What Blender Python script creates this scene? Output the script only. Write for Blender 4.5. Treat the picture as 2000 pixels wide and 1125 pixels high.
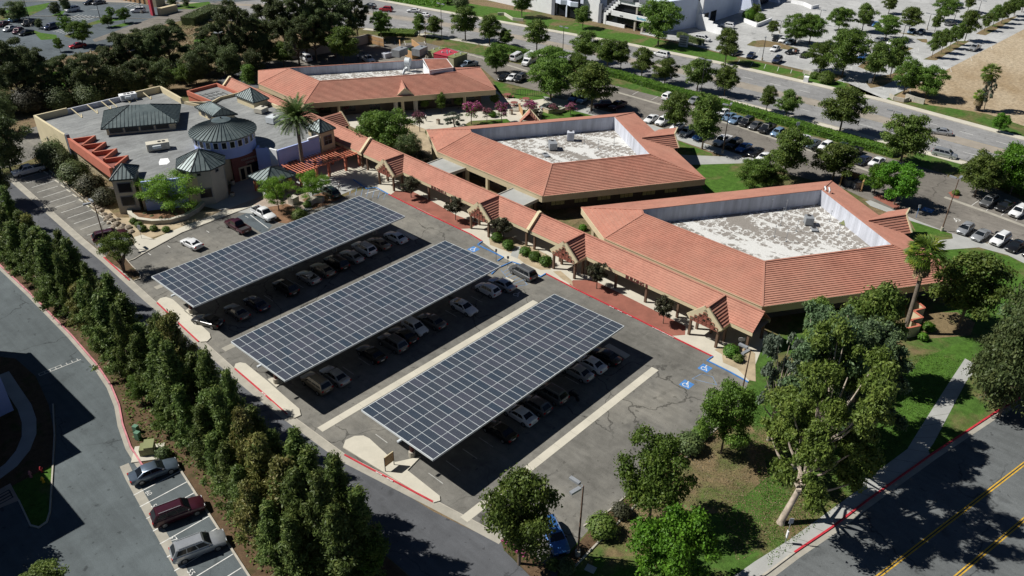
import bpy, math, random
import numpy as np
from mathutils import Vector, Matrix
from mathutils.geometry import tessellate_polygon
rad = math.radians
random.seed(7)
for o in list(bpy.data.objects): bpy.data.objects.remove(o)
SC = bpy.context.scene
COL = SC.collection

# ---------------------------------------------------------------- camera
FPX = 1564.9                      # focal length in pixels of the 2000 px wide photograph
PITCH, ROLL, YAW, CAMH = 0.55594, 0.01615, 0.73414, 63.9
_f = Vector((math.cos(PITCH)*math.cos(YAW), math.cos(PITCH)*math.sin(YAW), -math.sin(PITCH)))
_r = Vector((math.sin(YAW), -math.cos(YAW), 0)); _u = _r.cross(_f)
_c, _s = math.cos(ROLL), math.sin(ROLL)
RGT = _c*_r + _s*_u; UPV = -_s*_r + _c*_u
camd = bpy.data.cameras.new('camera'); cam = bpy.data.objects.new('camera', camd); COL.objects.link(cam)
cam.matrix_world = Matrix(((RGT.x, UPV.x, -_f.x, 0), (RGT.y, UPV.y, -_f.y, 0), (RGT.z, UPV.z, -_f.z, CAMH), (0, 0, 0, 1)))
camd.sensor_width = 36; camd.lens = FPX*36/2000; camd.clip_end = 3000; camd.clip_start = 1
SC.camera = cam

# ---------------------------------------------------------------- sky and sun
SUN_EL, SUN_AZ = rad(47.7), rad(125.3)
w = bpy.data.worlds.new('World'); SC.world = w; w.use_nodes = True
nt = w.node_tree; bg = nt.nodes['Background']
sky = nt.nodes.new('ShaderNodeTexSky'); sky.sky_type = 'NISHITA'; sky.sun_disc = False
sky.sun_elevation = SUN_EL; sky.sun_rotation = math.pi/2 - SUN_AZ
sky.air_density = 0.4; sky.dust_density = 0.0; sky.ozone_density = 2.0
nt.links.new(sky.outputs[0], bg.inputs[0]); bg.inputs[1].default_value = 0.05
sl = bpy.data.lights.new('sun', 'SUN'); sl.energy = 5.0; sl.angle = rad(0.5); sl.color = (1.0, 0.965, 0.90)
so = bpy.data.objects.new('sun', sl); COL.objects.link(so)
sd = Vector((math.cos(SUN_EL)*math.cos(SUN_AZ), math.cos(SUN_EL)*math.sin(SUN_AZ), math.sin(SUN_EL)))
so.rotation_euler = sd.to_track_quat('Z', 'Y').to_euler(); so.location = (60, 100, 120)
SC.view_settings.view_transform = 'Standard'; SC.view_settings.look = 'None'
SC.view_settings.gamma = 1; SC.view_settings.exposure = 0.25; SC.view_settings.use_curve_mapping = False

# ---------------------------------------------------------------- survey helpers: a sight line of the photograph meets a level plane
def G(px, py, z=0.0):
    d = _f*1.0 + RGT*((px-1000)/FPX) - UPV*((py-562.5)/FPX)
    t = (z-CAMH)/d.z
    return Vector((d.x*t, d.y*t, z))
def PX(P):
    v = Vector(P) - Vector((0, 0, CAMH)); zz = v.dot(_f)
    return 1000+FPX*v.dot(RGT)/zz, 562.5-FPX*v.dot(UPV)/zz, zz
def height_to(base, topy):
    lo, hi = 0.2, 40.0
    for _ in range(40):
        m = (lo+hi)/2
        if PX((base.x, base.y, m))[1] > topy: lo = m
        else: hi = m
    return lo

# ---------------------------------------------------------------- materials
def rgb(h):
    h = h.lstrip('#'); v = [int(h[i:i+2], 16)/255 for i in (0, 2, 4)]
    return tuple(((c+0.055)/1.055)**2.4 if c > .04045 else c/12.92 for c in v)
class NT:
    def __init__(s, name):
        s.m = bpy.data.materials.new(name); s.m.use_nodes = True; s.t = s.m.node_tree; s.b = s.t.nodes['Principled BSDF']
    def n(s, typ, **kw):
        x = s.t.nodes.new(typ)
        for k, v in kw.items(): setattr(x, k, v)
        return x
    def l(s, a, b): s.t.links.new(a, b)
    def pos(s, scale=(1, 1, 1), obj=False, rot=0):
        if obj: o = s.n('ShaderNodeTexCoord').outputs['Object']
        else: o = s.n('ShaderNodeNewGeometry').outputs['Position']
        mp = s.n('ShaderNodeMapping'); mp.inputs['Scale'].default_value = scale; mp.inputs['Rotation'].default_value = (0, 0, rot)
        s.l(o, mp.inputs[0]); return mp.outputs[0]
    def noise(s, vec, scale, detail=4, rough=.6, dist=0):
        x = s.n('ShaderNodeTexNoise'); x.inputs['Scale'].default_value = scale; x.inputs['Detail'].default_value = detail
        x.inputs['Roughness'].default_value = rough; x.inputs['Distortion'].default_value = dist
        s.l(vec, x.inputs['Vector']); return x.outputs['Fac']
    def ramp(s, fac, stops, interp='LINEAR'):
        r = s.n('ShaderNodeValToRGB'); r.color_ramp.interpolation = interp
        el = r.color_ramp.elements
        while len(el) < len(stops): el.new(0.5)
        for e, (p, c) in zip(el, stops): e.position = p; e.color = (*c, 1) if len(c) == 3 else c
        s.l(fac, r.inputs[0]); return r.outputs[0]
    def mix(s, fac, a, b, mode='MIX'):
        x = s.n('ShaderNodeMix', data_type='RGBA', blend_type=mode)
        for i, v in ((0, fac), (6, a), (7, b)):
            if isinstance(v, (int, float)): x.inputs[i].default_value = v
            elif isinstance(v, tuple): x.inputs[i].default_value = (*v, 1)
            else: s.l(v, x.inputs[i])
        return x.outputs[2]
    def bump(s, h, strength=.3, dist=.05):
        b = s.n('ShaderNodeBump'); b.inputs['Strength'].default_value = strength; b.inputs['Distance'].default_value = dist
        s.l(h, b.inputs['Height']); s.l(b.outputs[0], s.b.inputs['Normal'])
    def col(s, c): s.l(c, s.b.inputs['Base Color'])
def g3(v): return (v, v, v)
def mat(name, c, rough=.8, var=.18, scale=.6, fine=8, metal=0, spec=None, bumps=0, obj=False, stretch=(1, 1, 1)):
    k = NT(name); p = k.pos(stretch, obj)
    a = k.noise(p, scale, 5); b = k.noise(p, fine, 3)
    c1 = k.ramp(a, [(.3, tuple(x*(1-var) for x in c)), (.7, tuple(min(x*(1+var), .95) for x in c))])
    c2 = k.ramp(b, [(.3, g3(1-var*.6)), (.7, g3(1.0))])
    k.col(k.mix(1.0, c1, c2, 'MULTIPLY'))
    k.b.inputs['Roughness'].default_value = rough; k.b.inputs['Metallic'].default_value = metal
    if spec is not None: k.b.inputs['Specular IOR Level'].default_value = spec
    if bumps: k.bump(b, bumps, .02)
    return k.m
def asphalt(name, c, stain=.25, crack=.6, cscale=.09, warm=None, seam=0.0):
    k = NT(name); p = k.pos()
    big = k.noise(p, .07, 6, .65); mid = k.noise(p, .5, 6, .7, .6); fine = k.noise(p, 14, 3, .7)
    w2 = warm or tuple(x*1.25 for x in c)
    base = k.ramp(big, [(.32, tuple(x*(1-stain) for x in c)), (.5, c), (.68, w2)])
    base = k.mix(1.0, base, k.ramp(mid, [(.3, g3(1-stain*.9)), (.62, g3(1.08))]), 'MULTIPLY')
    base = k.mix(1.0, base, k.ramp(fine, [(.3, g3(.72)), (.7, g3(1.18))]), 'MULTIPLY')
    sp = k.noise(p, .33, 4, .5)
    base = k.mix(1.0, base, k.ramp(sp, [(.62, g3(1)), (.70, g3(.74))]), 'MULTIPLY'); base = k.mix(1.0, base, k.ramp(k.noise(p, 1.1, 3, .5), [(.66, g3(1)), (.70, g3(.62))]), 'MULTIPLY'); base = k.mix(1.0, base, k.ramp(k.noise(k.pos((1.8, .12, 1)), .8, 3, .6), [(.35, g3(.90)), (.65, g3(1.05))]), 'MULTIPLY')
    # cracks
    wv = k.n('ShaderNodeTexNoise'); wv.inputs['Scale'].default_value = .35; wv.inputs['Detail'].default_value = 5; k.l(p, wv.inputs['Vector'])
    ad = k.n('ShaderNodeVectorMath', operation='SCALE'); ad.inputs[3].default_value = 3.2; k.l(wv.outputs['Color'], ad.inputs[0])
    su = k.n('ShaderNodeVectorMath', operation='ADD'); k.l(p, su.inputs[0]); k.l(ad.outputs[0], su.inputs[1])
    vo = k.n('ShaderNodeTexVoronoi', feature='DISTANCE_TO_EDGE'); vo.inputs['Scale'].default_value = cscale; k.l(su.outputs[0], vo.inputs['Vector'])
    th = cscale*.036
    ck = k.ramp(vo.outputs['Distance'], [(0, g3(1-crack)), (th, g3(1-crack)), (min(th*2.2, .9), g3(1))])
    gate = k.ramp(k.noise(p, .05, 2), [(.42, g3(0)), (.52, g3(1))])
    base = k.mix(gate, base, k.mix(1.0, base, ck, 'MULTIPLY'))
    k.col(base); k.b.inputs['Roughness'].default_value = .92; k.b.inputs['Specular IOR Level'].default_value = .25
    k.bump(fine, .5, .02); return k.m
def grass(name, dry=.5, g=(.055, .13, .018), b=(.19, .145, .075), sc=.11):
    k = NT(name); p = k.pos()
    a = k.noise(p, sc, 6, .65, .4); f = k.noise(p, 9, 4, .75); m = k.noise(p, 1.1, 5, .7)
    mx = k.ramp(a, [(max(dry-.09, 0), g3(1)), (min(dry+.07, 1), g3(0))])
    gg = k.ramp(m, [(.3, tuple(x*.6 for x in g)), (.7, tuple(x*1.35 for x in g))]); bb = k.ramp(m, [(.3, tuple(x*.65 for x in b)), (.7, tuple(x*1.2 for x in b))])
    c = k.mix(mx, gg, bb)
    k.col(k.mix(1.0, c, k.ramp(f, [(.3, g3(.55)), (.7, g3(1.25))]), 'MULTIPLY'))
    k.b.inputs['Roughness'].default_value = .95; k.b.inputs['Specular IOR Level'].default_value = .15; k.bump(f, .8, .06); return k.m
def leaf(name, c, c2, tr=.22, rough=.55):
    k = NT(name); p = k.pos(obj=True); oi = k.n('ShaderNodeObjectInfo')
    a = k.noise(p, .9, 4, .7); f = k.noise(p, 5.5, 2, .6)
    cc = k.ramp(a, [(.34, tuple(x*.62 for x in c)), (.5, c), (.68, c2)])
    cc = k.mix(1.0, cc, k.ramp(f, [(.3, g3(.6)), (.7, g3(1.35))]), 'MULTIPLY')
    hs = k.n('ShaderNodeHueSaturation'); mr = k.n('ShaderNodeMapRange'); mr.inputs[3].default_value = .488; mr.inputs[4].default_value = .508
    k.l(oi.outputs['Random'], mr.inputs[0]); k.l(mr.outputs[0], hs.inputs['Hue'])
    mv = k.n('ShaderNodeMapRange'); mv.inputs[3].default_value = .75; mv.inputs[4].default_value = 1.25
    k.l(oi.outputs['Random'], mv.inputs[0]); k.l(mv.outputs[0], hs.inputs['Value']); k.l(cc, hs.inputs['Color'])
    k.col(hs.outputs[0]); k.b.inputs['Roughness'].default_value = rough; k.b.inputs['Specular IOR Level'].default_value = .3
    tl = k.n('ShaderNodeBsdfTranslucent'); k.l(hs.outputs[0], tl.inputs[0])
    ms = k.n('ShaderNodeMixShader'); ms.inputs[0].default_value = tr
    out = k.t.nodes['Material Output']; k.l(k.b.outputs[0], ms.inputs[1]); k.l(tl.outputs[0], ms.inputs[2]); k.l(ms.outputs[0], out.inputs[0]); return k.m
M = {}
M['dirt'] = grass('dry_ground', .56, (.09, .11, .035), (.22, .16, .095), .05)
M['strip_dirt'] = grass('tree_strip_soil', .62, (.05, .07, .02), (.13, .085, .05), .3)
M['sand'] = mat('sandy_bed', (.40, .32, .21), .95, .25, .5, 6, bumps=.5)
M['field'] = grass('bare_field_soil', .5, (.46, .38, .27), (.33, .24, .14), .012)
M['lawn'] = grass('patchy_lawn', .48, (.066, .135, .024))
M['lawn_green'] = grass('watered_lawn', .42, (.068, .145, .022))
M['lawn_dry'] = grass('dry_lawn', .60, (.06, .12, .02), (.22, .165, .09), .14)
M['mulch'] = mat('orange_mulch', (.22, .12, .065), .95, .4, 1.2, 8, bumps=.6)
M['red_bed'] = mat('red_gravel_bed', (.27, .10, .07), .95, .2, .5, 12, bumps=.5)
M['brick_pave'] = mat('brick_paving', (.36, .29, .235), .9, .15, .8, 9)
M['lot'] = asphalt('worn_lot_asphalt', (.178, .172, .155), .26, .6, .085, (.24, .228, .198))
M['lane'] = asphalt('lane_asphalt', (.105, .11, .12), .14, .45, .05)
M['left_road'] = asphalt('left_road_asphalt', (.10, .118, .125), .14, .55, .045)
M['street'] = asphalt('street_asphalt', (.125, .135, .138), .16, .6, .06)
M['boulevard'] = asphalt('boulevard_asphalt', (.25, .25, .25), .12, .35, .05)
M['back_lot'] = asphalt('back_lot_asphalt', (.185, .17, .15), .18, .45, .07)
M['far_lot'] = asphalt('far_lot_asphalt', (.095, .115, .13), .12, .3, .06)
M['pale_lot'] = asphalt('pale_concrete_lot', (.40, .405, .40), .10, .25, .05)
M['concrete'] = mat('pale_concrete', (.52, .49, .41), .9, .10, .35, 5)
M['gutter'] = mat('grey_concrete_gutter', (.35, .33, .28), .9, .16, .6, 7)
M['walk'] = mat('grey_sidewalk', (.36, .365, .35), .9, .12, .4, 6)
M['kerb'] = mat('concrete_kerb', (.42, .39, .33), .9, .18, 1.2, 9)
M['red_paint'] = mat('red_kerb_paint', (.50, .03, .045), .7, .25, 2, 9)
M['pink_paint'] = mat('faded_red_kerb_paint', (.52, .20, .22), .8, .25, 1.2, 9)
M['faint_blue'] = mat('worn_blue_line_paint', (.16, .26, .42), .85, .35, 1.2, 9)
M['blue_paint'] = mat('blue_kerb_paint', (.06, .21, .52), .7, .2, 2, 9)
M['white_paint'] = mat('white_line_paint', (.66, .66, .63), .8, .25, 1.5, 9)
M['worn_white'] = mat('worn_white_paint', (.42, .42, .40), .85, .3, 1.5, 9)
M['yellow_paint'] = mat('yellow_line_paint', (.60, .36, .03), .8, .3, 2, 9)
M['black_paint'] = mat('black_seal', (.035, .04, .045), .8)
def tile_mat():
    k = NT('clay_tile'); p = k.pos(); a = k.noise(p, .35, 5, .7); b = k.noise(p, 2.5, 4, .7); c = k.noise(p, .09, 3)
    x = k.ramp(b, [(.28, (.365, .15, .105)), (.5, (.43, .185, .13)), (.72, (.475, .22, .16))])
    x = k.mix(1.0, x, k.ramp(a, [(.3, g3(.78)), (.7, g3(1.08))]), 'MULTIPLY')
    x = k.mix(k.ramp(c, [(.35, g3(0)), (.65, g3(.3))]), x, (.42, .25, .18))
    k.col(x); k.b.inputs['Roughness'].default_value = .85; return k.m
M['tile'] = tile_mat()
def membrane():
    k = NT('grey_roof_membrane'); p = k.pos(); a = k.noise(p, .16, 7, .7, .8); b = k.noise(k.pos((.25, 2.2, 1), rot=.2), .5, 5, .7); f = k.noise(p, 4, 4, .7)
    c = k.ramp(a, [(.3, (.17, .175, .175)), (.5, (.235, .245, .245)), (.7, (.31, .32, .315))]); c = k.mix(1.0, c, k.ramp(b, [(.32, g3(.76)), (.6, g3(1.06))]), 'MULTIPLY'); c = k.mix(1.0, c, k.ramp(f, [(.3, g3(.82)), (.7, g3(1.1))]), 'MULTIPLY')
    br = k.n('ShaderNodeTexBrick'); br.inputs['Scale'].default_value = .5; br.inputs['Mortar Size'].default_value = .012; br.inputs['Brick Width'].default_value = 3; br.inputs['Row Height'].default_value = .5
    br.inputs['Color1'].default_value = (1, 1, 1, 1); br.inputs['Color2'].default_value = (.93, .93, .93, 1); br.inputs['Mortar'].default_value = (.7, .7, .7, 1); k.l(k.pos(rot=-.35), br.inputs['Vector'])
    k.col(k.mix(1.0, c, br.outputs['Color'], 'MULTIPLY')); k.b.inputs['Roughness'].default_value = .9; return k.m
def metal_roof():
    k = NT('green_metal_roof'); p = k.pos(); a = k.noise(p, .8, 4)
    k.col(k.ramp(a, [(.3, (.085, .115, .12)), (.7, (.15, .185, .185))])); k.b.inputs['Roughness'].default_value = .42; k.b.inputs['Metallic'].default_value = .35; return k.m
M['green_roof'] = metal_roof()
M['green_dark'] = mat('green_roof_seam', (.012, .025, .03), .5, .1)
M['cream'] = mat('cream_stucco', (.60, .52, .34), .9, .08, .4, 9)
M['buff'] = mat('buff_stucco', (.52, .44, .29), .9, .08, .4, 9)
M['taupe'] = mat('taupe_stucco', (.42, .39, .34), .9, .1, .4, 9)
M['brown'] = mat('brown_timber', (.14, .085, .055), .8, .2, 1, 9)
M['recess'] = mat('painted_shade_brown_wall', (.10, .08, .065), .85, .2, .6)  # shade and dark glass of the recessed walls put into one dark colour
M['lattice'] = mat('coral_brown_lattice', (.27, .09, .06), .8, .15, 1)
M['maroon'] = mat('maroon_steel', (.16, .045, .04), .6, .2, 1)
M['terracotta'] = mat('terracotta_stucco', (.48, .15, .095), .85, .1, .6, 9)
M['pergola'] = mat('coral_timber', (.62, .20, .12), .75, .12, 1, 9)
M['entry_red'] = mat('entry_red_stucco', (.22, .075, .06), .85, .1)
M['blue_shade'] = mat('blue_shade_stucco', (.38, .46, .80), .9, .07, .5, 8)  # blue-violet shade of pale walls, put into the stucco colour
M['lav'] = mat('pale_lavender_wall', (.50, .52, .58), .9, .22, .7, 3, stretch=(1.4, 1.4, .15))
M['white_wall'] = mat('white_wall', (.78, .79, .80), .85, .06, .5, 8)
M['wall_blue'] = mat('pale_blue_wall', (.66, .72, .85), .85, .06, .5, 8)
M['slate'] = mat('slate_band', (.16, .17, .20), .7, .12)
M['glass'] = mat('dark_window_glass', (.012, .015, .02), .22, .2, .7, 3, spec=.3)
M['lit_glass'] = mat('lit_window_glass', (.45, .42, .20), .5, .3, 2, 8)  # lit windows painted as a pale yellow pane colour
M['flat_roof'] = membrane()
M['white_metal'] = mat('white_painted_metal', (.62, .66, .68), .45, .08, 1)
M['grey_metal'] = mat('grey_metal', (.32, .34, .36), .5, .15, 1, metal=.3)
M['dark_metal'] = mat('dark_metal', (.03, .03, .033), .6, .2)
M['trunk'] = mat('bark', (.15, .115, .085), .95, .3, 2, 9, obj=True, bumps=.5)
M['trunk_white'] = mat('pale_eucalyptus_bark', (.44, .37, .30), .85, .35, 1.6, 6, obj=True)
M['palm_trunk'] = mat('palm_bark', (.17, .14, .11), .95, .35, 4, 12, obj=True, bumps=.6)
M['rock'] = mat('pale_boulder', (.30, .25, .19), .95, .3, 1.5, 7, bumps=.6)
M['yellow'] = mat('yellow_enamel', (.75, .45, .02), .5)
M['util_green'] = mat('utility_green', (.10, .22, .14), .6)
M['util_olive'] = mat('utility_olive', (.20, .22, .09), .6)
M['ochre'] = mat('ochre_block_wall', (.45, .27, .13), .9, .12, .8)
M['barn_red'] = mat('bright_red_roof', (.42, .035, .06), .7, .12)
M['sage'] = mat('sage_panel', (.30, .29, .18), .8, .1, .6, 6, stretch=(3, 3, .2))
M['teal_letter'] = mat('teal_letter', (.05, .42, .60), .6, .05)
M['maroon_letter'] = mat('maroon_letter', (.10, .02, .02), .6, .05)
M['sign_green'] = mat('green_sign_face', (.04, .12, .07), .6)
def peel(name, amt=.5):
    k = NT(name); p = k.pos(); st = k.pos((1.0, .33, 1)); 
    a = k.noise(st, .24, 9, .66, 1.2); c = k.noise(p, .10, 3, .5); m = k.noise(p, 5, 4)
    br = k.n('ShaderNodeTexBrick'); br.inputs['Scale'].default_value = .21; br.inputs['Mortar Size'].default_value = .045; br.inputs['Mortar Smooth'].default_value = .6
    br.inputs['Color1'].default_value = (1, 1, 1, 1); br.inputs['Color2'].default_value = (.82, .82, .82, 1); br.inputs['Mortar'].default_value = (0, 0, 0, 1)
    dn = k.n('ShaderNodeTexNoise'); dn.inputs['Scale'].default_value = 1.6; k.l(p, dn.inputs['Vector'])
    sc_ = k.n('ShaderNodeVectorMath', operation='SCALE'); sc_.inputs[3].default_value = 2.2; k.l(dn.outputs['Color'], sc_.inputs[0])
    ad = k.n('ShaderNodeVectorMath', operation='ADD'); k.l(p, ad.inputs[0]); k.l(sc_.outputs[0], ad.inputs[1]); k.l(ad.outputs[0], br.inputs['Vector'])
    f1 = k.mix(.14, a, br.outputs['Color']); f1 = k.mix(.25, f1, c)
    wht = k.ramp(m, [(.3, (.50, .50, .48)), (.7, (.66, .66, .64))]); brn = k.ramp(m, [(.3, (.19, .17, .15)), (.7, (.28, .26, .235))])
    k.col(k.mix(k.ramp(f1, [(amt-.012, g3(0)), (amt+.012, g3(1))]), wht, brn)); k.b.inputs['Roughness'].default_value = .85; return k.m
M['peel'] = peel('peeling_white_roof_coating', .515)
def panel_mat():
    k = NT('solar_cell_glass'); p = k.pos((1, 1, 1), obj=True)
    br = k.n('ShaderNodeTexBrick'); br.offset = 0; br.inputs['Scale'].default_value = 1; br.inputs['Brick Width'].default_value = .162; br.inputs['Row Height'].default_value = .162
    br.inputs['Mortar Size'].default_value = .008; br.inputs['Color1'].default_value = (.034, .043, .058, 1); br.inputs['Color2'].default_value = (.042, .051, .066, 1); br.inputs['Mortar'].default_value = (.12, .13, .15, 1)
    k.l(p, br.inputs['Vector'])
    oi = k.n('ShaderNodeObjectInfo'); r = k.ramp(oi.outputs['Random'], [(0, (.72, .85, .95)), (.5, (1.0, 1.0, 1.0)), (1, (1.25, 1.15, 1.2))])
    k.col(k.mix(1.0, br.outputs['Color'], r, 'MULTIPLY')); k.b.inputs['Roughness'].default_value = .30; k.b.inputs['Specular IOR Level'].default_value = .55
    return k.m
M['cell'] = panel_mat()

# ---------------------------------------------------------------- mesh building
class MB:
    def __init__(s): s.v = []; s.f = []; s.mi = []; s.cur = 0
    def add(s, vs, fs):
        b = len(s.v); s.v += [tuple(x) for x in vs]; s.f += [tuple(b+i for i in f) for f in fs]; s.mi += [s.cur]*len(fs); return s
    def box(s, x0, y0, z0, x1, y1, z1):
        return s.add([(x0, y0, z0), (x1, y0, z0), (x1, y1, z0), (x0, y1, z0), (x0, y0, z1), (x1, y0, z1), (x1, y1, z1), (x0, y1, z1)],
                     [(0, 3, 2, 1), (4, 5, 6, 7), (0, 1, 5, 4), (1, 2, 6, 5), (2, 3, 7, 6), (3, 0, 4, 7)])
    def cbox(s, c, sx, sy, sz, rz=0):
        ca, sa = math.cos(rz), math.sin(rz); vs = []
        for dz in (0, sz):
            for dx, dy in ((-1, -1), (1, -1), (1, 1), (-1, 1)):
                x, y = dx*sx/2, dy*sy/2; vs.append((c[0]+x*ca-y*sa, c[1]+x*sa+y*ca, c[2]+dz))
        return s.add(vs, [(0, 3, 2, 1), (4, 5, 6, 7), (0, 1, 5, 4), (1, 2, 6, 5), (2, 3, 7, 6), (3, 0, 4, 7)])
    def beam(s, a, b, w=.2, h=None, up=Vector((0, 0, 1))):
        a = Vector(a); b = Vector(b); h = h or w; d = (b-a).normalized()
        if abs(d.z) > .98: up = Vector((0, 1, 0))
        r = d.cross(up).normalized(); u = r.cross(d)
        vs = [p+r*(i*w/2)+u*(j*h/2) for p in (a, b) for i, j in ((-1, -1), (1, -1), (1, 1), (-1, 1))]
        return s.add(vs, [(0, 1, 2, 3), (7, 6, 5, 4), (0, 4, 5, 1), (1, 5, 6, 2), (2, 6, 7, 3), (3, 7, 4, 0)])
    def tube(s, pts, rs, n=7, cap=True):
        pts = [Vector(p) for p in pts]
        if not isinstance(rs, (list, tuple)): rs = [rs]*len(pts)
        vs = []; prev = None
        for i, p in enumerate(pts):
            d = (pts[min(i+1, len(pts)-1)]-pts[max(i-1, 0)]).normalized()
            a = Vector((1, 0, 0)) if abs(d.x) < .9 else Vector((0, 1, 0)); r = d.cross(a).normalized(); u = r.cross(d)
            for k in range(n):
                t = 2*math.pi*k/n; vs.append(p+(r*math.cos(t)+u*math.sin(t))*rs[i])
        fs = [(i*n+k, i*n+(k+1) % n, (i+1)*n+(k+1) % n, (i+1)*n+k) for i in range(len(pts)-1) for k in range(n)]
        if cap: fs += [tuple(range(n-1, -1, -1)), tuple((len(pts)-1)*n+k for k in range(n))]
        return s.add(vs, fs)
    def poly(s, pts):                       # flat polygon, tessellated
        pts = [Vector(p) for p in pts]; tr = tessellate_polygon([pts]); fs = []
        for t in tr:
            a, b, c = (pts[i] for i in t)
            fs.append(t if (b-a).cross(c-a).z >= 0 else (t[0], t[2], t[1]))
        return s.add(pts, fs)
    def prism(s, pts, z0, z1, cap=True):
        n = len(pts); P = [(p[0], p[1]) for p in pts]
        ar = sum(P[i][0]*P[(i+1) % n][1]-P[(i+1) % n][0]*P[i][1] for i in range(n))
        if ar < 0: P = P[::-1]
        s.add([(x, y, z0) for x, y in P]+[(x, y, z1) for x, y in P], [(i, (i+1) % n, n+(i+1) % n, n+i) for i in range(n)])
        if cap: s.poly([(x, y, z1) for x, y in P])
        return s
    def quad(s, a, b, c, d): return s.add([a, b, c, d], [(0, 1, 2, 3)])
    def strip(s, pts, w, z0, z1, off=0):    # a raised band that follows a line; off shifts it sideways
        pts = [Vector((p[0], p[1], 0)) for p in pts]; L = []; R = []
        for i, p in enumerate(pts):
            d1 = (p-pts[i-1]).normalized() if i else None; d2 = (pts[i+1]-p).normalized() if i < len(pts)-1 else None
            d = ((d1 or d2)+(d2 or d1)).normalized(); nrm = Vector((-d.y, d.x, 0)); k = 1/max(.5, nrm.dot(Vector((-(d2 or d1).y, (d2 or d1).x, 0))))
            L.append(p+nrm*(off+w/2)*k); R.append(p+nrm*(off-w/2)*k)
        n = len(pts); vs = []
        for i in range(n): vs += [(R[i].x, R[i].y, z0), (L[i].x, L[i].y, z0), (L[i].x, L[i].y, z1), (R[i].x, R[i].y, z1)]
        fs = []
        for i in range(n-1):
            a = 4*i; b = a+4; fs += [(a+3, b+3, b+2, a+2), (a, b, b+3, a+3), (a+2, b+2, b+1, a+1)]
        fs += [(0, 3, 2, 1), (4*n-4, 4*n-3, 4*n-2, 4*n-1)]
        return s.add(vs, fs)
    def mesh(s, name, mats, origin=(0, 0, 0), smooth=None):
        m = bpy.data.meshes.new(name); o = origin
        m.from_pydata([(v[0]-o[0], v[1]-o[1], v[2]-o[2]) for v in s.v], [], s.f)
        for x in (mats if isinstance(mats, (list, tuple)) else [mats]): m.materials.append(x)
        if any(s.mi): m.polygons.foreach_set('material_index', s.mi)
        if smooth: m.polygons.foreach_set('use_smooth', [True]*len(m.polygons)); m.set_sharp_from_angle(angle=rad(smooth))
        m.update(); return m
    def build(s, name, mats, parent=None, smooth=None):
        org = wloc(parent) if parent else (0, 0, 0)
        return link(name, s.mesh(name, mats, org, smooth), parent)
def wloc(o):
    v = Vector((0, 0, 0))
    while o: v += o.location; o = o.parent
    return v
def link(name, data, parent=None, loc=None, rot=None):
    o = bpy.data.objects.new(name, data); COL.objects.link(o)
    if parent: o.parent = parent
    if loc is not None: o.location = loc
    if rot is not None: o.rotation_euler = rot
    return o
def tag(o, label=None, cat=None, group=None, kind=None):
    if label: o['label'] = label
    if cat: o['category'] = cat
    if group: o['group'] = group
    if kind: o['kind'] = kind
    return o
def thing(name, label, cat, loc, group=None, rz=0):
    o = link(name, None, None, Vector(loc), (0, 0, rz)); o.empty_display_size = .3; return tag(o, label, cat, group)
def struct(name, mb, m): return tag(mb.build(name, m), kind='structure')
def one(name, mb, m, label, cat, group=None, origin=None, smooth=None):
    org = Vector(origin) if origin is not None else Vector(min(mb.v, key=lambda v: v[2]))
    o = link(name, mb.mesh(name, m, org, smooth), None, org); return tag(o, label, cat, group)
def kids(o): return [c for c in bpy.data.objects if c.parent == o]
def family(o):
    return (o, [(c, [g for g in c.children]) for c in o.children])
def clone(fam, loc, rz=0, scale=None, label=None, group=None, swap=None):
    root, ch = fam; r = root.copy(); COL.objects.link(r); r.location = loc; r.rotation_euler = (0, 0, rz)
    if scale: r.scale = scale
    if label: r['label'] = label
    if group: r['group'] = group
    for c, gs in ch:
        k = c.copy(); COL.objects.link(k); k.parent = r
        if swap and c.name.split('.')[0] in swap: k.material_slots[0].material = swap[c.name.split('.')[0]]
        for g in gs:
            q = g.copy(); COL.objects.link(q); q.parent = k
    return r
ORD = 'first second third fourth fifth sixth seventh eighth ninth tenth eleventh twelfth thirteenth fourteenth fifteenth sixteenth seventeenth eighteenth nineteenth twentieth'.split()
ORD += ['twenty-'+x for x in ORD[:9]]+['thirtieth']+['thirty-'+x for x in ORD[:9]]+['fortieth']+['forty-'+x for x in ORD[:9]]+['fiftieth']+['fifty-'+x for x in ORD[:9]]+['sixtieth']+['sixty-'+x for x in ORD[:9]]
def gp(*pts, z=0.0): return [G(p[0], p[1], z) for p in pts]
# ================================================================ GROUND
LV = {}
def sheet(name, pts, m, lv, px=True, tagkind='structure'):
    LV[lv] = LV.get(lv, -1)+1; z = .004*lv+.0002*LV[lv]
    P = gp(*pts, z=z) if px else [Vector((p[0], p[1], z)) for p in pts]
    mb = MB(); mb.poly(P); o = mb.build(name, M[m]); tag(o, kind=tagkind); return o
sheet('ground', [(-700, -400), (1300, -400), (1300, 1500), (-700, 1500)], 'dirt', -1, False)
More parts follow.
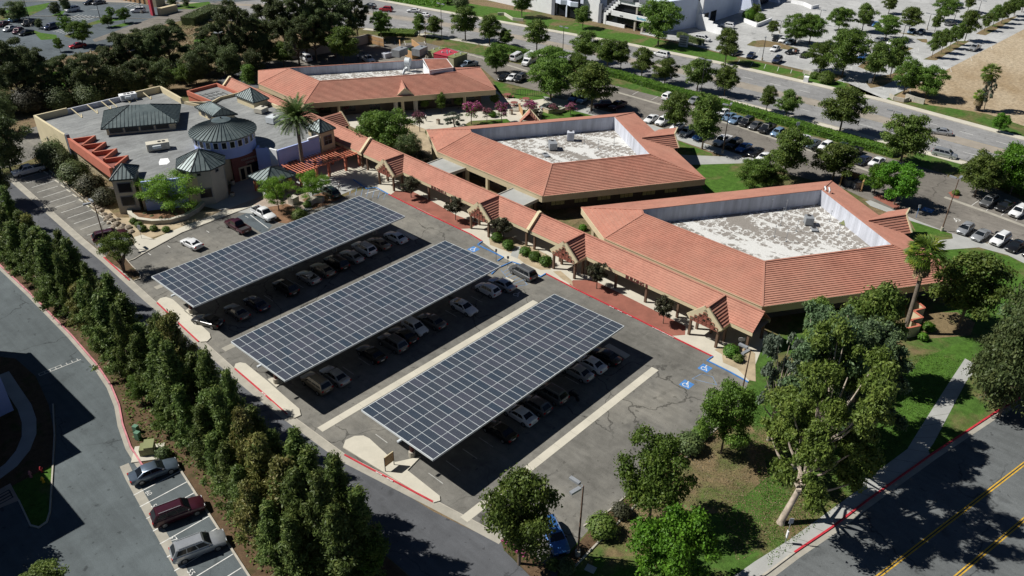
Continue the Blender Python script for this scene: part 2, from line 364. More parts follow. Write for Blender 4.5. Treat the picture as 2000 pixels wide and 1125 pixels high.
# left road, tree strip, service lane
e0, e1 = G(350, 915), G(484, 1122); de = (e1-e0).normalized()
sheet('left_road', [(26.1, 240), (26.1, 118.7), (25.8, 103.9), (24.6, 89.3), (23.6, 85.0), (22.3, 81.3), (20.9, 76), (20.7, 70.3), (e0.x, e0.y), (e1.x, e1.y), (e1.x+de.x*12, e1.y+de.y*12), (23, 10), (-60, 10), (-60, 240)], 'left_road', 1, False)
sheet('tree_strip', [(26.1, 240), (26.1, 118.7), (25.8, 103.9), (24.6, 89.3), (23.6, 85.0), (22.3, 81.3), (20.9, 76), (20.7, 70.3), (e0.x, e0.y), (e1.x, e1.y), (e1.x+de.x*12, e1.y+de.y*12), (23, 10), (31, 10), (31, 34), (31.3, 60), (31.4, 240)], 'strip_dirt', 2, False)
sheet('service_lane', [(31.2, 240), (31.2, 34), (31, 20), (60, 18), (60, 30), (42, 37), (39.9, 37.1), (38.2, 45), (36.8, 60), (36.9, 89), (38.6, 122), (39.3, 150), (39.6, 240)], 'lane', 1, False)
# the campus lot
LOT = [(9, 343), (205, 497), (250, 552), (388, 672), (460, 735), (560, 810), (660, 895), (847, 990), (980, 1058), (1075, 1125), (1150, 1035), (1190, 998), (1231, 962), (1343, 893), (1391, 846), (1440, 800), (1461, 748), (1382, 704),
       (1392, 697), (1324, 664), (1239, 621), (1120, 563), (1066, 535), (1045, 545), (1000, 512), (940, 471), (920, 459), (836, 418), (760, 380), (735, 368), (700, 372), (640, 398), (545, 436), (491, 404), (445, 421), (355, 455), (278, 497), (262, 478), (95, 333)]
sheet('parking_lot', LOT, 'lot', 2)
for i, (y, xa, xb) in enumerate([(107.3, 39.4, 47.5), (86.1, 38.2, 76), (63.85, 37.6, 76), (41.9, 39.6, 74.6)]):
    mb = MB(); x = xa
    while x < xb-.2:
        x2 = min(x+3.0, xb); mb.box(x+.012, y-.52, -.02, x2-.012, y+.52, .024); x = x2
    struct('concrete_band', mb, M['concrete'] if i > 1 else M['gutter'])
# gutter between lane and lot
GUT = [G(9, 343), G(60, 388), G(152, 470), G(201, 511), G(250, 556), G(287, 590), G(388, 674), G(466, 745), G(540, 806), G(664, 898), G(847, 992), G(976, 1061)]
mb = MB(); mb.strip(GUT, 1.0, -.02, .016, off=.35); struct('gutter', mb, M['gutter'])
mb = MB(); mb.strip(GUT, .12, 0, .02, off=.92); struct('gutter_joint', mb, M['kerb'])
# left road kerb and stalls
K = [Vector(p+(0,)) for p in ((26.1, 240), (26.1, 150), (26.1, 118.7), (25.8, 103.9), (25.3, 95), (24.6, 89.3), (23.6, 85.0), (22.3, 81.3), (21.2, 77), (20.75, 73.5), (20.7, 70.3))]
mb = MB(); mb.strip(K, .18, -.02, .15); struct('red_kerb', mb, M['pink_paint'])
mb = MB(); mb.strip(K, .45, -.02, .014, off=-.34); struct('gutter', mb, M['gutter'])
a0, a1 = G(256, 915), G(372, 1125); dd = (a1-a0).normalized()
mb = MB(); mb.strip([G(250, 905), G(262, 930), a1+dd*12], .95, -.02, .016, off=-.4); struct('gutter', mb, M['gutter'])
e0, e1 = G(350, 915), G(484, 1122); de = (e1-e0).normalized()
mb = MB(); mb.strip([e0, e1+de*12], .2, -.02, .14); struct('kerb', mb, M['kerb'])
SD = (G(358, 945)-G(277, 988)).normalized()
mb = MB()
s0, s1 = G(277, 988), G(344.5, 1113)
for k in range(-1, 8):
    p = s0.lerp(s1, k/5.0); mb.strip([p+SD*(-.2), p+SD*5.0], .11, 0, .0205)
struct('stall_lines', mb, M['white_paint'])
def text(name, s, size, m, loc, xdir, ydir, parent=None, ext=.004, align='CENTER', bold=.0):
    cu = bpy.data.curves.new(name, 'FONT'); cu.body = s; cu.size = size; cu.extrude = ext; cu.align_x = align; cu.align_y = 'CENTER'; cu.offset = bold; cu.resolution_u = 2
    tmp = bpy.data.objects.new(name, cu); COL.objects.link(tmp)
    dg = bpy.context.evaluated_depsgraph_get(); me = bpy.data.meshes.new_from_object(tmp.evaluated_get(dg)); bpy.data.objects.remove(tmp); me.materials.clear(); me.materials.append(m)
    x = Vector(xdir).normalized(); y = Vector(ydir).normalized(); z = x.cross(y)
    loc = Vector(loc)
    mm = Matrix(((x.x, y.x, z.x, loc.x), (x.y, y.y, z.y, loc.y), (x.z, y.z, z.z, loc.z), (0, 0, 0, 1)))
    if parent: mm = Matrix.Translation(-wloc(parent)) @ mm
    me.transform(mm); return link(name, me, parent)
nd = Vector((-SD.y, SD.x, 0))
for num, (px_, py_) in {'60': (290, 963), '59': (302, 990), '57': (338, 1052), '55': (373, 1118)}.items():
    o = text('stall_number', num, .8, M['white_paint'], G(px_, py_, .022), (SD.y, -SD.x, 0), SD); tag(o, kind='structure')
mb = MB()                                   # ladder marking across the left road
l0, l1 = G(78, 734), G(158, 702); ld = (l1-l0).normalized(); ln = Vector((-ld.y, ld.x, 0)); LL = (l1-l0).length
mb.strip([l0, l1], .14, 0, .012); mb.strip([l0+ln*.55, l0+ln*.55+ld*(LL*.55)], .1, 0, .012)
for k in range(8): mb.strip([l0+ld*LL*(k/7.5), l0+ld*LL*(k/7.5)+ln*.55], .1, 0, .0125)
struct('road_marking', mb, M['worn_white'])
# small lawn with kerb, lower left
sheet('corner_lawn', [(22, 950), (98, 910), (104, 905), (98, 1000), (90, 1022), (72, 1032), (60, 1028)], 'lawn_green', 4)
mb = MB(); mb.strip(gp((104, 790), (107, 850), (104, 905), (98, 1000), (92, 1020), (76, 1031), (60, 1027), (37, 978)), .16, -.02, .15); struct('kerb', mb, M['kerb'])
mb = MB(); mb.strip(gp((5, 730), (28, 765), (48, 795), (57, 822), (57, 850), (45, 880), (22, 908), (-10, 932), (-60, 955)), 1.5, -.02, .03); struct('curved_walk', mb, M['walk'])
sheet('planting_bed', [(-60, 690), (30, 700), (70, 735), (95, 790), (107, 850), (104, 905), (40, 950), (-60, 1000)], 'strip_dirt', 3)
sheet('entry_walk', [(-60, 985), (0, 955), (20, 944), (38, 977), (-20, 1000), (-60, 1010)], 'brick_pave', 5)
mb = MB()                                   # curly marks in the entry paving
for k in range(3):
    c = G(8+k*2.5, 963+k*5, 0); mb.strip([c+Vector((-.8, 0, 0)), c+Vector((.5, .1, 0)), c+Vector((.5, -.35, 0)), c+Vector((-.8, -.4, 0))], .12, 0, .03)
struct('paving_inlay', mb, M['dark_metal'])

# islands at the lot edge
def island(pts, kerbred=None, top='concrete', name='traffic_island'):
    P = gp(*pts); c = sum(P, Vector())/len(P); mb = MB(); mb.prism([(p.x, p.y) for p in P], -.02, .13); struct(name, mb, M[top])
    if kerbred: mb = MB(); mb.strip(gp(*kerbred), .17, -.02, .142); struct('red_kerb', mb, M['red_paint'])
island([(307, 590), (313, 584), (324, 581), (338, 586), (370, 615), (410, 652), (412, 661), (405, 668), (392, 669), (386, 665)], [(307, 592), (330, 614), (360, 642), (388, 668)])
island([(458, 718), (460, 712), (469, 709), (480, 711), (522, 745), (556, 775), (585, 800), (588, 812), (575, 818), (560, 812)], [(459, 721), (500, 756), (545, 796), (562, 811)])
island([(670, 875), (675, 861), (692, 853), (710, 852), (722, 858), (772, 904), (822, 893), (796, 920), (859, 970), (860, 979), (847, 983)], [(673, 889), (710, 909), (760, 935), (810, 962), (846, 981)])
island([(360, 608), (374, 602), (386, 611), (372, 618)], name='column_pad'); island([(523, 742), (537, 737), (553, 748), (540, 757)], name='column_pad')
mb = MB()
for a, b in (((352, 634), 34), ((516, 768), 34), ((722, 915), 28)):
    pass
for (px_, py_, qx, qy) in ((330, 614, 360, 642), (500, 756, 530, 782), (720, 914, 760, 935), (742, 926, 780, 947)):
    a, b = G(px_, py_, .146), G(qx, qy, .146); d = (b-a).normalized()
    tag(text('kerb_lettering', 'FIRE LANE', .2, M['white_paint'], a.lerp(b, .5), (d.x, d.y, 0), (-d.y, d.x, 0), bold=.01), kind='structure')
# planted nose with the olive tree
island([(205, 505), (240, 530), (262, 549), (275, 546), (276, 537), (258, 520), (252, 512), (246, 506), (236, 500), (215, 490)], [(203, 503), (225, 523), (253, 548)], 'strip_dirt', 'planted_island')
mb = MB(); mb.strip(gp((246, 506), (258, 520), (275, 537), (274, 545), (262, 549)), .14, -.02, .145); struct('kerb', mb, M['kerb'])
# island between lot and lane at the bottom
island([(978, 1056), (990, 1052), (1040, 1085), (1071, 1110), (1080, 1140), (1040, 1130), (985, 1075)], None, 'strip_dirt', 'planted_island')

# left parking bay
mb = MB(); L0 = G(35.5, 350); L1 = G(164.7, 461.7); d = Vector((1, 0, 0)); n0 = G(112, 353)-G(56, 370); n0 = Vector((n0.x, n0.y, 0)).normalized()
for k in range(12):
    p = L0.lerp(L1, k/11); mb.strip([p+n0*.5, p+n0*(5.0 if k % 3 else 4.2)], .11, 0, .016)
struct('stall_lines', mb, M['white_paint'])
WS = [(595, 250), (665, 305), (740, 365), (815, 425), (890, 485), (970, 548), (1050, 612), (1130, 678), (1215, 745), (1310, 815), (1390, 880), (1480, 950)]
wsm = MB(); wsm.add([(-.85, -.1, 0), (.85, -.1, 0), (.85, .1, 0), (-.85, .1, 0), (-.8, -.06, .14), (.8, -.06, .14), (.8, .06, .14), (-.8, .06, .14)], [(0, 3, 2, 1), (4, 5, 6, 7), (0, 1, 5, 4), (1, 2, 6, 5), (2, 3, 7, 6), (3, 0, 4, 7)])
wsme = wsm.mesh('wheel_stop', M['concrete'])
for k, (a, b) in enumerate(WS):
    o = link('wheel_stop', wsme, None, G(a/6.617, 300+b/6.617, .012), (0, 0, rad(92)))
    tag(o, 'concrete wheel stop, %s from the white pickup in the left parking bay' % ORD[k], 'wheel stop', 'wheel stops in the left parking bay')
# sandy slope and path round the stucco building
sheet('sandy_slope', [(85, 325), (100, 320), (130, 335), (230, 425), (300, 425), (420, 410), (500, 385), (500, 404), (400, 430), (280, 470), (262, 463), (99, 334)], 'sand', 5)
mb = MB(); mb.strip(gp((97, 333), (130, 361), (180, 403), (230, 447), (272, 478)), .2, -.02, .14); struct('kerb', mb, M['kerb'])
sheet('path', [(262, 463), (278, 458), (300, 467), (345, 447), (420, 418), (445, 405), (500, 390), (500, 402), (445, 421), (355, 455), (278, 497), (262, 478)], 'concrete', 7)
mb = MB(); mb.strip(gp((491, 404), (445, 421), (355, 455), (278, 497), (262, 507), (248, 512)), .16, -.02, .13); struct('kerb', mb, M['kerb'])
sheet('rear_paving', [(0, 280), (60, 250), (95, 240), (110, 290), (40, 320), (0, 330)], 'lot', 3)
sheet('entry_court', [(385, 400), (450, 380), (455, 330), (560, 320), (700, 290), (745, 340), (745, 362), (700, 366), (655, 385), (600, 412), (540, 436), (520, 420), (440, 412)], 'walk', 6)
sheet('entry_path', [(440, 412), (470, 398), (520, 380), (560, 372), (600, 370), (610, 398), (585, 412), (545, 436), (515, 420), (498, 400)], 'brick_pave', 8)
sheet('planting_bed', [(520, 405), (560, 398), (575, 405), (590, 425), (560, 436), (540, 434)], 'mulch', 9)
sheet('planting_bed', [(590, 390), (640, 372), (665, 388), (640, 400), (612, 408)], 'mulch', 9)
# front walk between the kerb and the covered walkway
sheet('front_walk', [(560, 325), (690, 285), (735, 300), (830, 330), (1000, 400), (1100, 455), (1250, 520), (1400, 600), (1500, 650), (1480, 700), (1462, 746), (1382, 704), (1392, 697), (1324, 664), (1239, 621), (1120, 563), (1066, 535), (1045, 545), (1000, 512), (983, 503), (940, 471), (920, 459), (836, 418), (760, 380), (735, 368), (690, 350), (640, 345)], 'concrete', 8)
sheet('gravel_bed', [(762, 381), (771, 374), (790, 372), (805, 373.5), (842, 392), (890, 419.6), (934, 436.6), (919, 446), (899, 447), (860, 428), (820, 408)], 'red_bed', 10)
sheet('gravel_bed', [(1112, 556), (1119, 547), (1159, 547), (1208, 571), (1290, 612), (1339, 637), (1338, 654), (1311, 656), (1239, 619), (1150, 576)], 'red_bed', 10)
sheet('sand_bed', [(955, 466), (1000, 462), (1074, 500), (1076, 526), (1056, 527), (1025, 515), (1000, 495), (957, 478)], 'sand', 10)
sheet('sand_bed', [(1095, 529), (1117, 548), (1119, 558), (1098, 545), (1080, 530)], 'sand', 10)
sheet('sand_bed', [(1395, 683), (1440, 668), (1475, 690), (1476, 745), (1462, 742), (1440, 720), (1412, 708), (1410, 692)], 'sand', 10)
sheet('stepping_path', [(997, 499), (1004, 482), (1014, 481), (1017, 484), (1011, 505)], 'walk', 11)
def kerbline(pts, m, w=.17, h=.14, nm='kerb'):
    mb = MB(); mb.strip(gp(*pts), w, -.02, h); struct(nm, mb, M[m])
kerbline([(759, 380), (836, 418.5), (921, 459), (942, 472)], 'red_paint', nm='red_kerb')
kerbline([(933, 478.5), (983, 503), (972, 510)], 'blue_paint', nm='blue_kerb'); kerbline([(942, 472), (933, 478.5)], 'blue_paint', nm='blue_kerb')
kerbline([(1000, 512), (973, 524), (960, 536)], 'blue_paint', nm='blue_kerb'); kerbline([(1000, 512), (1018, 518), (1056, 541), (1066, 535)], 'blue_paint', nm='blue_kerb')
kerbline([(1066, 535), (1120, 563), (1239, 621), (1324, 664), (1392, 697)], 'red_paint', nm='red_kerb')
kerbline([(1392, 697), (1381, 705), (1429, 729), (1461, 747)], 'blue_paint', nm='blue_kerb')
kerbline([(690, 351), (716, 369), (735, 367), (759, 380)], 'blue_paint', nm='blue_kerb')
for t0 in (.30, .36, .43, .62, .67, .72):
    a, b = G(1120, 563, .148), G(1392, 697, .148); d = (b-a).normalized()
    tag(text('kerb_lettering', 'NO PARKING' if t0 > .5 else 'FIRE LANE', .19, M['white_paint'], a.lerp(b, t0)+Vector((.0, 0, 0)), (d.x, d.y, 0), (-d.y, d.x, 0), bold=.008), kind='structure')
# hatched accessible bays
mb = MB()
for k in range(8):
    a = G(676+k*11, 356+k*3.2); b = G(672+k*11, 378+k*1.6); mb.strip([a, b], .08, 0, .0165)
struct('hatched_bay', mb, M['faint_blue'])
mb = MB()
a, b, c, d = G(978, 527), G(1000, 519), G(1030, 556), G(1005, 560)
mb.strip([a, d], .1, 0, .0165); mb.strip([b, c], .1, 0, .0165); mb.strip([d, c], .1, 0, .0165)
for k in range(1, 7): mb.strip([a.lerp(d, k/7), b.lerp(c, (k-.7)/7)], .1, 0, .0168)
struct('hatched_bay', mb, M['faint_blue'])
mb = MB()
a, b, c, d = G(1370, 730), G(1392, 736), G(1400, 752), G(1352, 740)
mb.strip([a, b, c, d, a], .08, 0, .0165); struct('hatched_bay', mb, M['faint_blue'])
def wheelchair(px_, py_, rz, s=1.2, sq=True):
    c = G(px_, py_, 0); ca, sa = math.cos(rz), math.sin(rz); T = lambda x, y: Vector((c.x+(x*ca-y*sa)*s, c.y+(x*sa+y*ca)*s, 0))
    if sq: mb = MB(); mb.strip([T(-.75, 0), T(.75, 0)], 1.5*s, 0, .016); struct('accessible_symbol', mb, M['blue_paint'])
    mb = MB(); ring = [T(-.12+.34*math.cos(t), -.18+.34*math.sin(t)) for t in [rad(110+k*24) for k in range(11)]]
    mb.strip(ring, .11*s, 0, .0205); mb.strip([T(-.12, .5), T(-.08, .05), T(.25, .02), T(.42, -.4), T(.55, -.36)], .12*s, 0, .021); mb.strip([T(-.1, .28), T(.18, .26)], .1*s, 0, .0215)
    cc = [T(-.13+.11*math.cos(t), .62+.11*math.sin(t)) for t in [k*math.pi/4 for k in range(8)]]; mb.prism([(p.x, p.y) for p in cc], 0, .0215)
    struct('accessible_symbol', mb, M['white_paint'])
wheelchair(925, 487, rad(-90), 1.0); wheelchair(1377, 719, rad(-90), .95); wheelchair(1341, 751, rad(-90), .95); wheelchair(1010, 575, rad(-90), 1.0, False)
wheelchair(1868, 430, rad(90), 1.2, False); wheelchair(1812, 410, rad(90), 1.2)
# stall lines beneath the canopies
mb = MB()
for yc in (97.3, 75.1, 52.85):
    for k in range(13):
        x = 41.6+k*2.62; mb.strip([Vector((x, yc-5.7, 0)), Vector((x, yc-3.4, 0))], .1, 0, .0145); mb.strip([Vector((x, yc+3.6, 0)), Vector((x, yc+5.7, 0))], .1, 0, .0145)
struct('stall_lines', mb, M['worn_white'])
mb = MB()
for k in range(7):
    p = G(287+k*38, 494-k*14.5); mb.strip([p+Vector((.1, -.2, 0)), p+Vector((.1, -1.1, 0))], .1, 0, .0145)
mb.strip(gp((489, 420), (524, 446)), .12, 0, .0145); mb.strip(gp((713, 378), (740, 371)), .16, 0, .0145)
struct('stall_lines', mb, M['white_paint'])
sheet('dark_patch', [(462, 424), (489, 413), (532, 440), (516, 458), (505, 452)], 'far_lot', 3)
# raised kerb fingers at the canopy ends
for (a, b) in (((778, 449), (812, 468)), ((1185, 675), (1226, 698)), ((985, 545), (1000, 552))):
    mb = MB(); mb.strip(gp(a, b), 1.0, -.02, .13); struct('kerb_finger', mb, M['concrete'])
# right-hand lawn, walk, street
sheet('right_lawn', [(1461, 748), (1440, 800), (1391, 846), (1343, 893), (1290, 930), (1231, 962), (1190, 998), (1150, 1035), (1100, 1090), (1075, 1160), (1300, 1180), (1500, 1120), (1551, 1081), (1627, 1030), (1695, 978), (1818, 890), (1938, 811), (2000, 775), (2300, 600), (2200, 520), (2000, 505), (1968, 498), (1912, 483), (1832, 489), (1822, 471), (1786, 450), (1756, 420), (1500, 640)], 'lawn', 3)
sheet('dry_bed', [(1300, 905), (1391, 846), (1440, 800), (1490, 860), (1500, 930), (1420, 1000), (1330, 1010), (1200, 1045), (1185, 1020), (1231, 985), (1290, 940)], 'lawn_dry', 5)
sheet('grass_patch', [(1160, 1090), (1250, 1085), (1320, 1100), (1350, 1150), (1150, 1160)], 'lawn_green', 5)
sheet('grass_patch', [(1760, 745), (1800, 700), (1900, 660), (1900, 700), (1856, 744), (1800, 832), (1772, 876), (1740, 850)], 'lawn_green', 5)
sheet('grass_patch', [(1845, 487), (1905, 484), (1966, 500), (2100, 560), (2000, 640), (1930, 600), (1900, 560)], 'lawn_green', 5)
sheet('bare_patch', [(1800, 610), (1870, 610), (1905, 630), (1895, 655), (1805, 662)], 'lawn_dry', 6)
sheet('sidewalk', [(1855, 745), (1799, 833), (1772, 877), (1718, 917), (1688, 948), (1610, 1005), (1539, 1056), (1475, 1096), (1441, 1120), (1380, 1160), (1440, 1160), (1499, 1120), (1551, 1081), (1627, 1030), (1695, 978), (1818, 890), (1813, 880), (1823, 866), (1857, 802), (1887, 745), (1912, 715), (1885, 700)], 'walk', 9)
sheet('sidewalk', [(1650, 925), (1662, 923), (1700, 935), (1690, 948), (1672, 948)], 'walk', 9)
mb = MB()
A = gp((1855, 745), (1799, 833), (1772, 877), (1718, 917), (1610, 1005), (1475, 1096)); B_ = gp((1887, 745), (1845, 825), (1818, 885), (1770, 926), (1642, 1020), (1520, 1103))
for i in range(5):
    n = max(2, int((A[i+1]-A[i]).length/2.2))
    for k in range(n): mb.strip([A[i].lerp(A[i+1], k/n), B_[i].lerp(B_[i+1], k/n)], .05, 0, .0405)
struct('walk_joints', mb, M['lot'])
KS = [(2400, 560), (2000, 773), (1938, 810), (1818, 889), (1695, 977), (1627, 1029), (1551, 1080)]
kerbline(KS, 'red_paint', .2, .15, 'red_kerb'); kerbline([(1551, 1080), (1499, 1119), (1430, 1165)], 'kerb', .2, .15)
mb = MB(); mb.strip(gp(*KS, (1499, 1119), (1430, 1165)), .6, -.02, .03, off=.4); struct('gutter', mb, M['gutter'])
q = [p for p in gp(*KS, (1499, 1119), (1430, 1165))]
sheet('street', [(p.x, p.y) for p in q]+[(60, -60), (150, -60)], 'street', 5, False)
def yellow(a, b, gap=.14):
    mb = MB(); A_, B2 = G(*a), G(*b); dd = (B2-A_).normalized(); A_ = A_-dd*60; B2 = B2+dd*30
    for s in (-1, 1): mb.strip([A_, B2], .13, 0, .026, off=s*gap)
    struct('yellow_lines', mb, M['yellow_paint']); mb = MB(); mb.strip([A_, B2], .12, 0, .025); struct('black_line', mb, M['black_paint'])
yellow((2000, 906), (1723, 1120)); yellow((2000, 1015), (1874, 1121))
kerbline([(1119, 1111), (1176, 1052), (1244, 985)], 'kerb', .18, .14); kerbline([(1140, 1028), (1190, 998), (1231, 962), (1343, 893), (1391, 846), (1425, 815)], 'kerb', .14, .14)
sheet('planting_bed', [(1119, 1111), (1176, 1052), (1244, 985), (1231, 965), (1190, 1001), (1150, 1038), (1085, 1115)], 'strip_dirt', 6)
mb = MB(); mb.strip(gp((1150, 1117), (1157, 1105)), 1.0, 0, .03); struct('concrete_pad', mb, M['walk'])
# behind the buildings: lot, paths, courts
sheet('back_lot', [(480, 128), (590, 108), (700, 84), (725, 88), (860, 80), (900, 86), (985, 110), (1200, 157), (1290, 180), (1450, 226), (1556, 254), (1662, 284), (1750, 310), (1800, 325), (1812, 301), (1859, 313), (1850, 345), (1930, 361), (2000, 393), (2200, 460), (2200, 570), (2000, 495), (1834, 447), (1756, 415), (1700, 393), (1640, 365), (1540, 340), (1450, 302), (1325, 261), (1260, 236), (1180, 215), (1100, 195), (1060, 180), (968, 157), (940, 132), (900, 140), (590, 145), (505, 160), (430, 150)], 'back_lot', 3)
sheet('apron', [(1812, 301), (1859, 313), (1845, 332), (1800, 318)], 'pale_lot', 5)
sheet('service_pad', [(420, 162), (440, 145), (480, 138), (505, 160), (505, 172), (450, 170)], 'lane', 3)
sheet('courtyard', [(590, 200), (968, 176), (985, 190), (1110, 195), (1130, 215), (1060, 245), (1035, 235), (832, 258), (760, 280), (730, 268), (640, 225)], 'concrete', 3)
sheet('court_lawn', [(962, 158), (990, 165), (1060, 180), (1080, 190), (1040, 196), (985, 190)], 'lawn_green', 5)
sheet('court_lawn', [(1056, 240), (1060, 215), (1130, 203), (1190, 218), (1235, 225), (1200, 245), (1070, 250)], 'lawn_green', 5)
sheet('court_lawn', [(905, 245), (920, 236), (990, 232), (1000, 240), (950, 252)], 'lawn_green', 5)
sheet('court_bed', [(740, 268), (800, 240), (840, 256), (832, 262), (855, 300), (880, 320), (860, 330), (790, 300)], 'sand', 5)
sheet('side_path', [(1060, 188), (1090, 192), (1260, 238), (1325, 262), (1450, 304), (1445, 315), (1320, 272), (1250, 250), (1080, 205)], 'walk', 6)
sheet('side_lawn', [(1325, 275), (1390, 300), (1395, 308), (1335, 312), (1320, 300)], 'lawn_green', 5)
sheet('side_lawn', [(1230, 245), (1320, 272), (1322, 300), (1290, 280)], 'lawn_dry', 4)
sheet('side_lawn', [(1340, 318), (1470, 318), (1500, 345), (1530, 355), (1500, 370), (1380, 378), (1360, 350)], 'lawn_green', 5)
sheet('side_path', [(1322, 302), (1400, 305), (1480, 308), (1480, 318), (1340, 322)], 'walk', 6)
sheet('alley', [(1100, 455), (1090, 430), (1385, 362), (1420, 372), (1140, 425)], 'lawn_dry', 4)
sheet('side_path', [(1690, 393), (1700, 391), (1756, 414), (1781, 426), (1834, 447), (2000, 497), (2200, 572), (2200, 600), (2000, 514), (1968, 498), (1912, 483), (1832, 489), (1822, 472), (1800, 474), (1861, 465), (1859, 456), (1778, 431), (1700, 402)], 'walk', 7)
sheet('red_bed', [(1705, 386), (1715, 378), (1757, 400), (1756, 412)], 'red_bed', 7)
sheet('side_lawn', [(1778, 431), (1859, 457), (1861, 466), (1822, 471), (1790, 455)], 'lawn_green', 8)
sheet('side_lawn', [(1700, 404), (1758, 424), (1730, 430)], 'lawn_dry', 8)
sheet('drive_island', [(1852, 376), (1862, 372), (1875, 380), (1872, 388), (1860, 386)], 'red_bed', 7)
sheet('verge', [(1930, 361), (2000, 393), (2200, 460), (2200, 400), (2000, 350), (1880, 320), (1870, 335)], 'lawn', 6)
mb = MB(); mb.strip(gp((1845, 385), (1930, 415), (2000, 441), (2200, 510)), .9, -.02, .022); mb.strip(gp((1205, 180), (1300, 207), (1440, 246), (1600, 300), (1700, 335)), .9, -.02, .022); mb.strip(gp((905, 103), (985, 125), (1040, 142)), .9, -.02, .022); struct('concrete_band', mb, M['gutter'])
mb = MB()
for k in range(14):
    a = G(1215+k*36, 166+k*10.6); mb.strip([a, a+(G(1240, 162)-G(1210, 177)).normalized()*-4.2], .1, 0, .0185)
for k in range(7):
    a = G(893+k*14, 92+k*3.6); mb.strip([a, a+(G(1240, 162)-G(1210, 177)).normalized()*-4.6], .1, 0, .0185)
for k in range(5):
    a = G(752+k*19, 80); mb.strip([a, G(752+k*20, 88)], .1, 0, .0185)
a, b = G(1826, 444), G(2010, 495)
for k in range(6):
    p = G(1898+k*30, 470+k*8.4); mb.strip([p, G(1918+k*30, 449+k*8.4)], .1, 0, .0185); p = G(1897+k*29, 402+k*9.5); mb.strip([p, G(1911+k*29, 392+k*9.5)], .1, 0, .0185)
struct('stall_lines', mb, M['white_paint'])
# boulevard (runs along world Y)
BN = [(178.2, -80), (177.5, 30), (178.3, 62), (178.4, 86), (176.6, 115), (174.6, 155), (168, 185), (158, 206), (140, 235), (60, 330)]
BF = [(199.5, -80), (199.5, 30), (203.4, 62), (203.4, 78), (203.0, 106), (200.5, 137), (197.5, 155), (190.5, 197), (184.5, 236), (165, 275), (90, 370)]
sheet('boulevard', BN+BF[::-1], 'boulevard', 3, False)
V3 = lambda p: Vector((p[0], p[1], 0))
def along(L, t):   # offset line between the near and far edges
    n = 60
    def at(P, u):
        P = [V3(p) for p in P]; D = [0]
        for i in range(len(P)-1): D.append(D[-1]+(P[i+1]-P[i]).length)
        x = u*D[-1]
        for i in range(len(P)-1):
            if x <= D[i+1]+1e-6: return P[i].lerp(P[i+1], (x-D[i])/(D[i+1]-D[i]))
        return P[-1]
    return [at(BN, k/n).lerp(at(BF, k/n), t) for k in range(n+1)]
mb = MB(); mb.strip([V3(p) for p in BN], .2, -.02, .15); struct('kerb', mb, M['kerb']); mb = MB(); mb.strip([V3(p) for p in BF], .2, -.02, .15); struct('kerb', mb, M['kerb'])
for t, mt in ((.5, 'kerb'),):
    mb = MB(); P = along(None, .5); mb.strip(P, 3.6, 0, .017); struct('median_lane', mb, mat('tan_median_asphalt', (.30, .265, .22), .9, .15, .3, 8))
mb = MB()
for t in (.23, .76):
    P = along(None, t)
    for i in range(len(P)-1):
        L_ = (P[i+1]-P[i]).length; d_ = (P[i+1]-P[i]).normalized(); x = 0
        while x < L_: mb.strip([P[i]+d_*x, P[i]+d_*min(x+3, L_)], .14, 0, .0165); x += 10
struct('lane_dashes', mb, M['white_paint'])
mb = MB()
for t in (.415, .585):
    P = along(None, t); mb.strip(P, .12, 0, .0215)
struct('yellow_lines', mb, mat('faded_yellow_paint', (.42, .32, .16), .85, .3, 1, 8))
mb = MB(); mb.strip([V3(p) for p in BF], 2.2, -.02, .12, off=-1.3); struct('sidewalk', mb, M['concrete'])
mb = MB(); mb.strip([V3(p) for p in BN[1:8]], 1.9, -.02, .12, off=1.2); struct('sidewalk', mb, M['concrete'])
sheet('verge', [(178.2, 30), (178.4, 62), (178.4, 86), (176.6, 115), (174.6, 155), (168, 190), (160, 180), (163, 150), (167, 115), (168.5, 86), (168.8, 62), (168, 35)], 'lawn', 5, False)
# far bank
FB = [V3(p) for p in BF]
sheet('far_lawn', [(202, 66), (205.8, 62), (206, 78), (205.5, 106), (203, 137), (200, 155), (193, 197), (187, 236), (195, 240), (203, 197), (211, 165), (213, 140), (213, 118), (212.5, 95), (212, 74)], 'lawn_green', 6, False)
sheet('far_lawn', [(1724, 197), (1736, 190), (1765, 198), (1806, 204), (1851, 210), (1927, 222), (2000, 246), (2100, 280), (2100, 305), (2000, 266), (1836, 230)], 'lawn', 6)
sheet('pale_lot', [(1250, 66), (1320, 80), (1417, 105), (1506, 122), (1571, 137), (1612, 165), (1668, 183), (1724, 198), (1740, 188), (1775, 172), (1845, 138), (2000, 57), (2300, -90), (2000, -230), (1500, -200), (1400, -60), (1260, 20)], 'pale_lot', 5)
sheet('field', [(1775, 172), (1845, 138), (2000, 57), (2300, -90), (2600, 150), (2100, 300), (2000, 250), (1927, 223), (1851, 211), (1806, 205), (1745, 190)], 'field', 4)
sheet('green_bank', [(860, 18), (720, -5), (640, -30), (700, -60), (900, -20), (905, 5), (1000, 20), (1040, 25), (1000, 36), (930, 28)], 'lawn_green', 6)
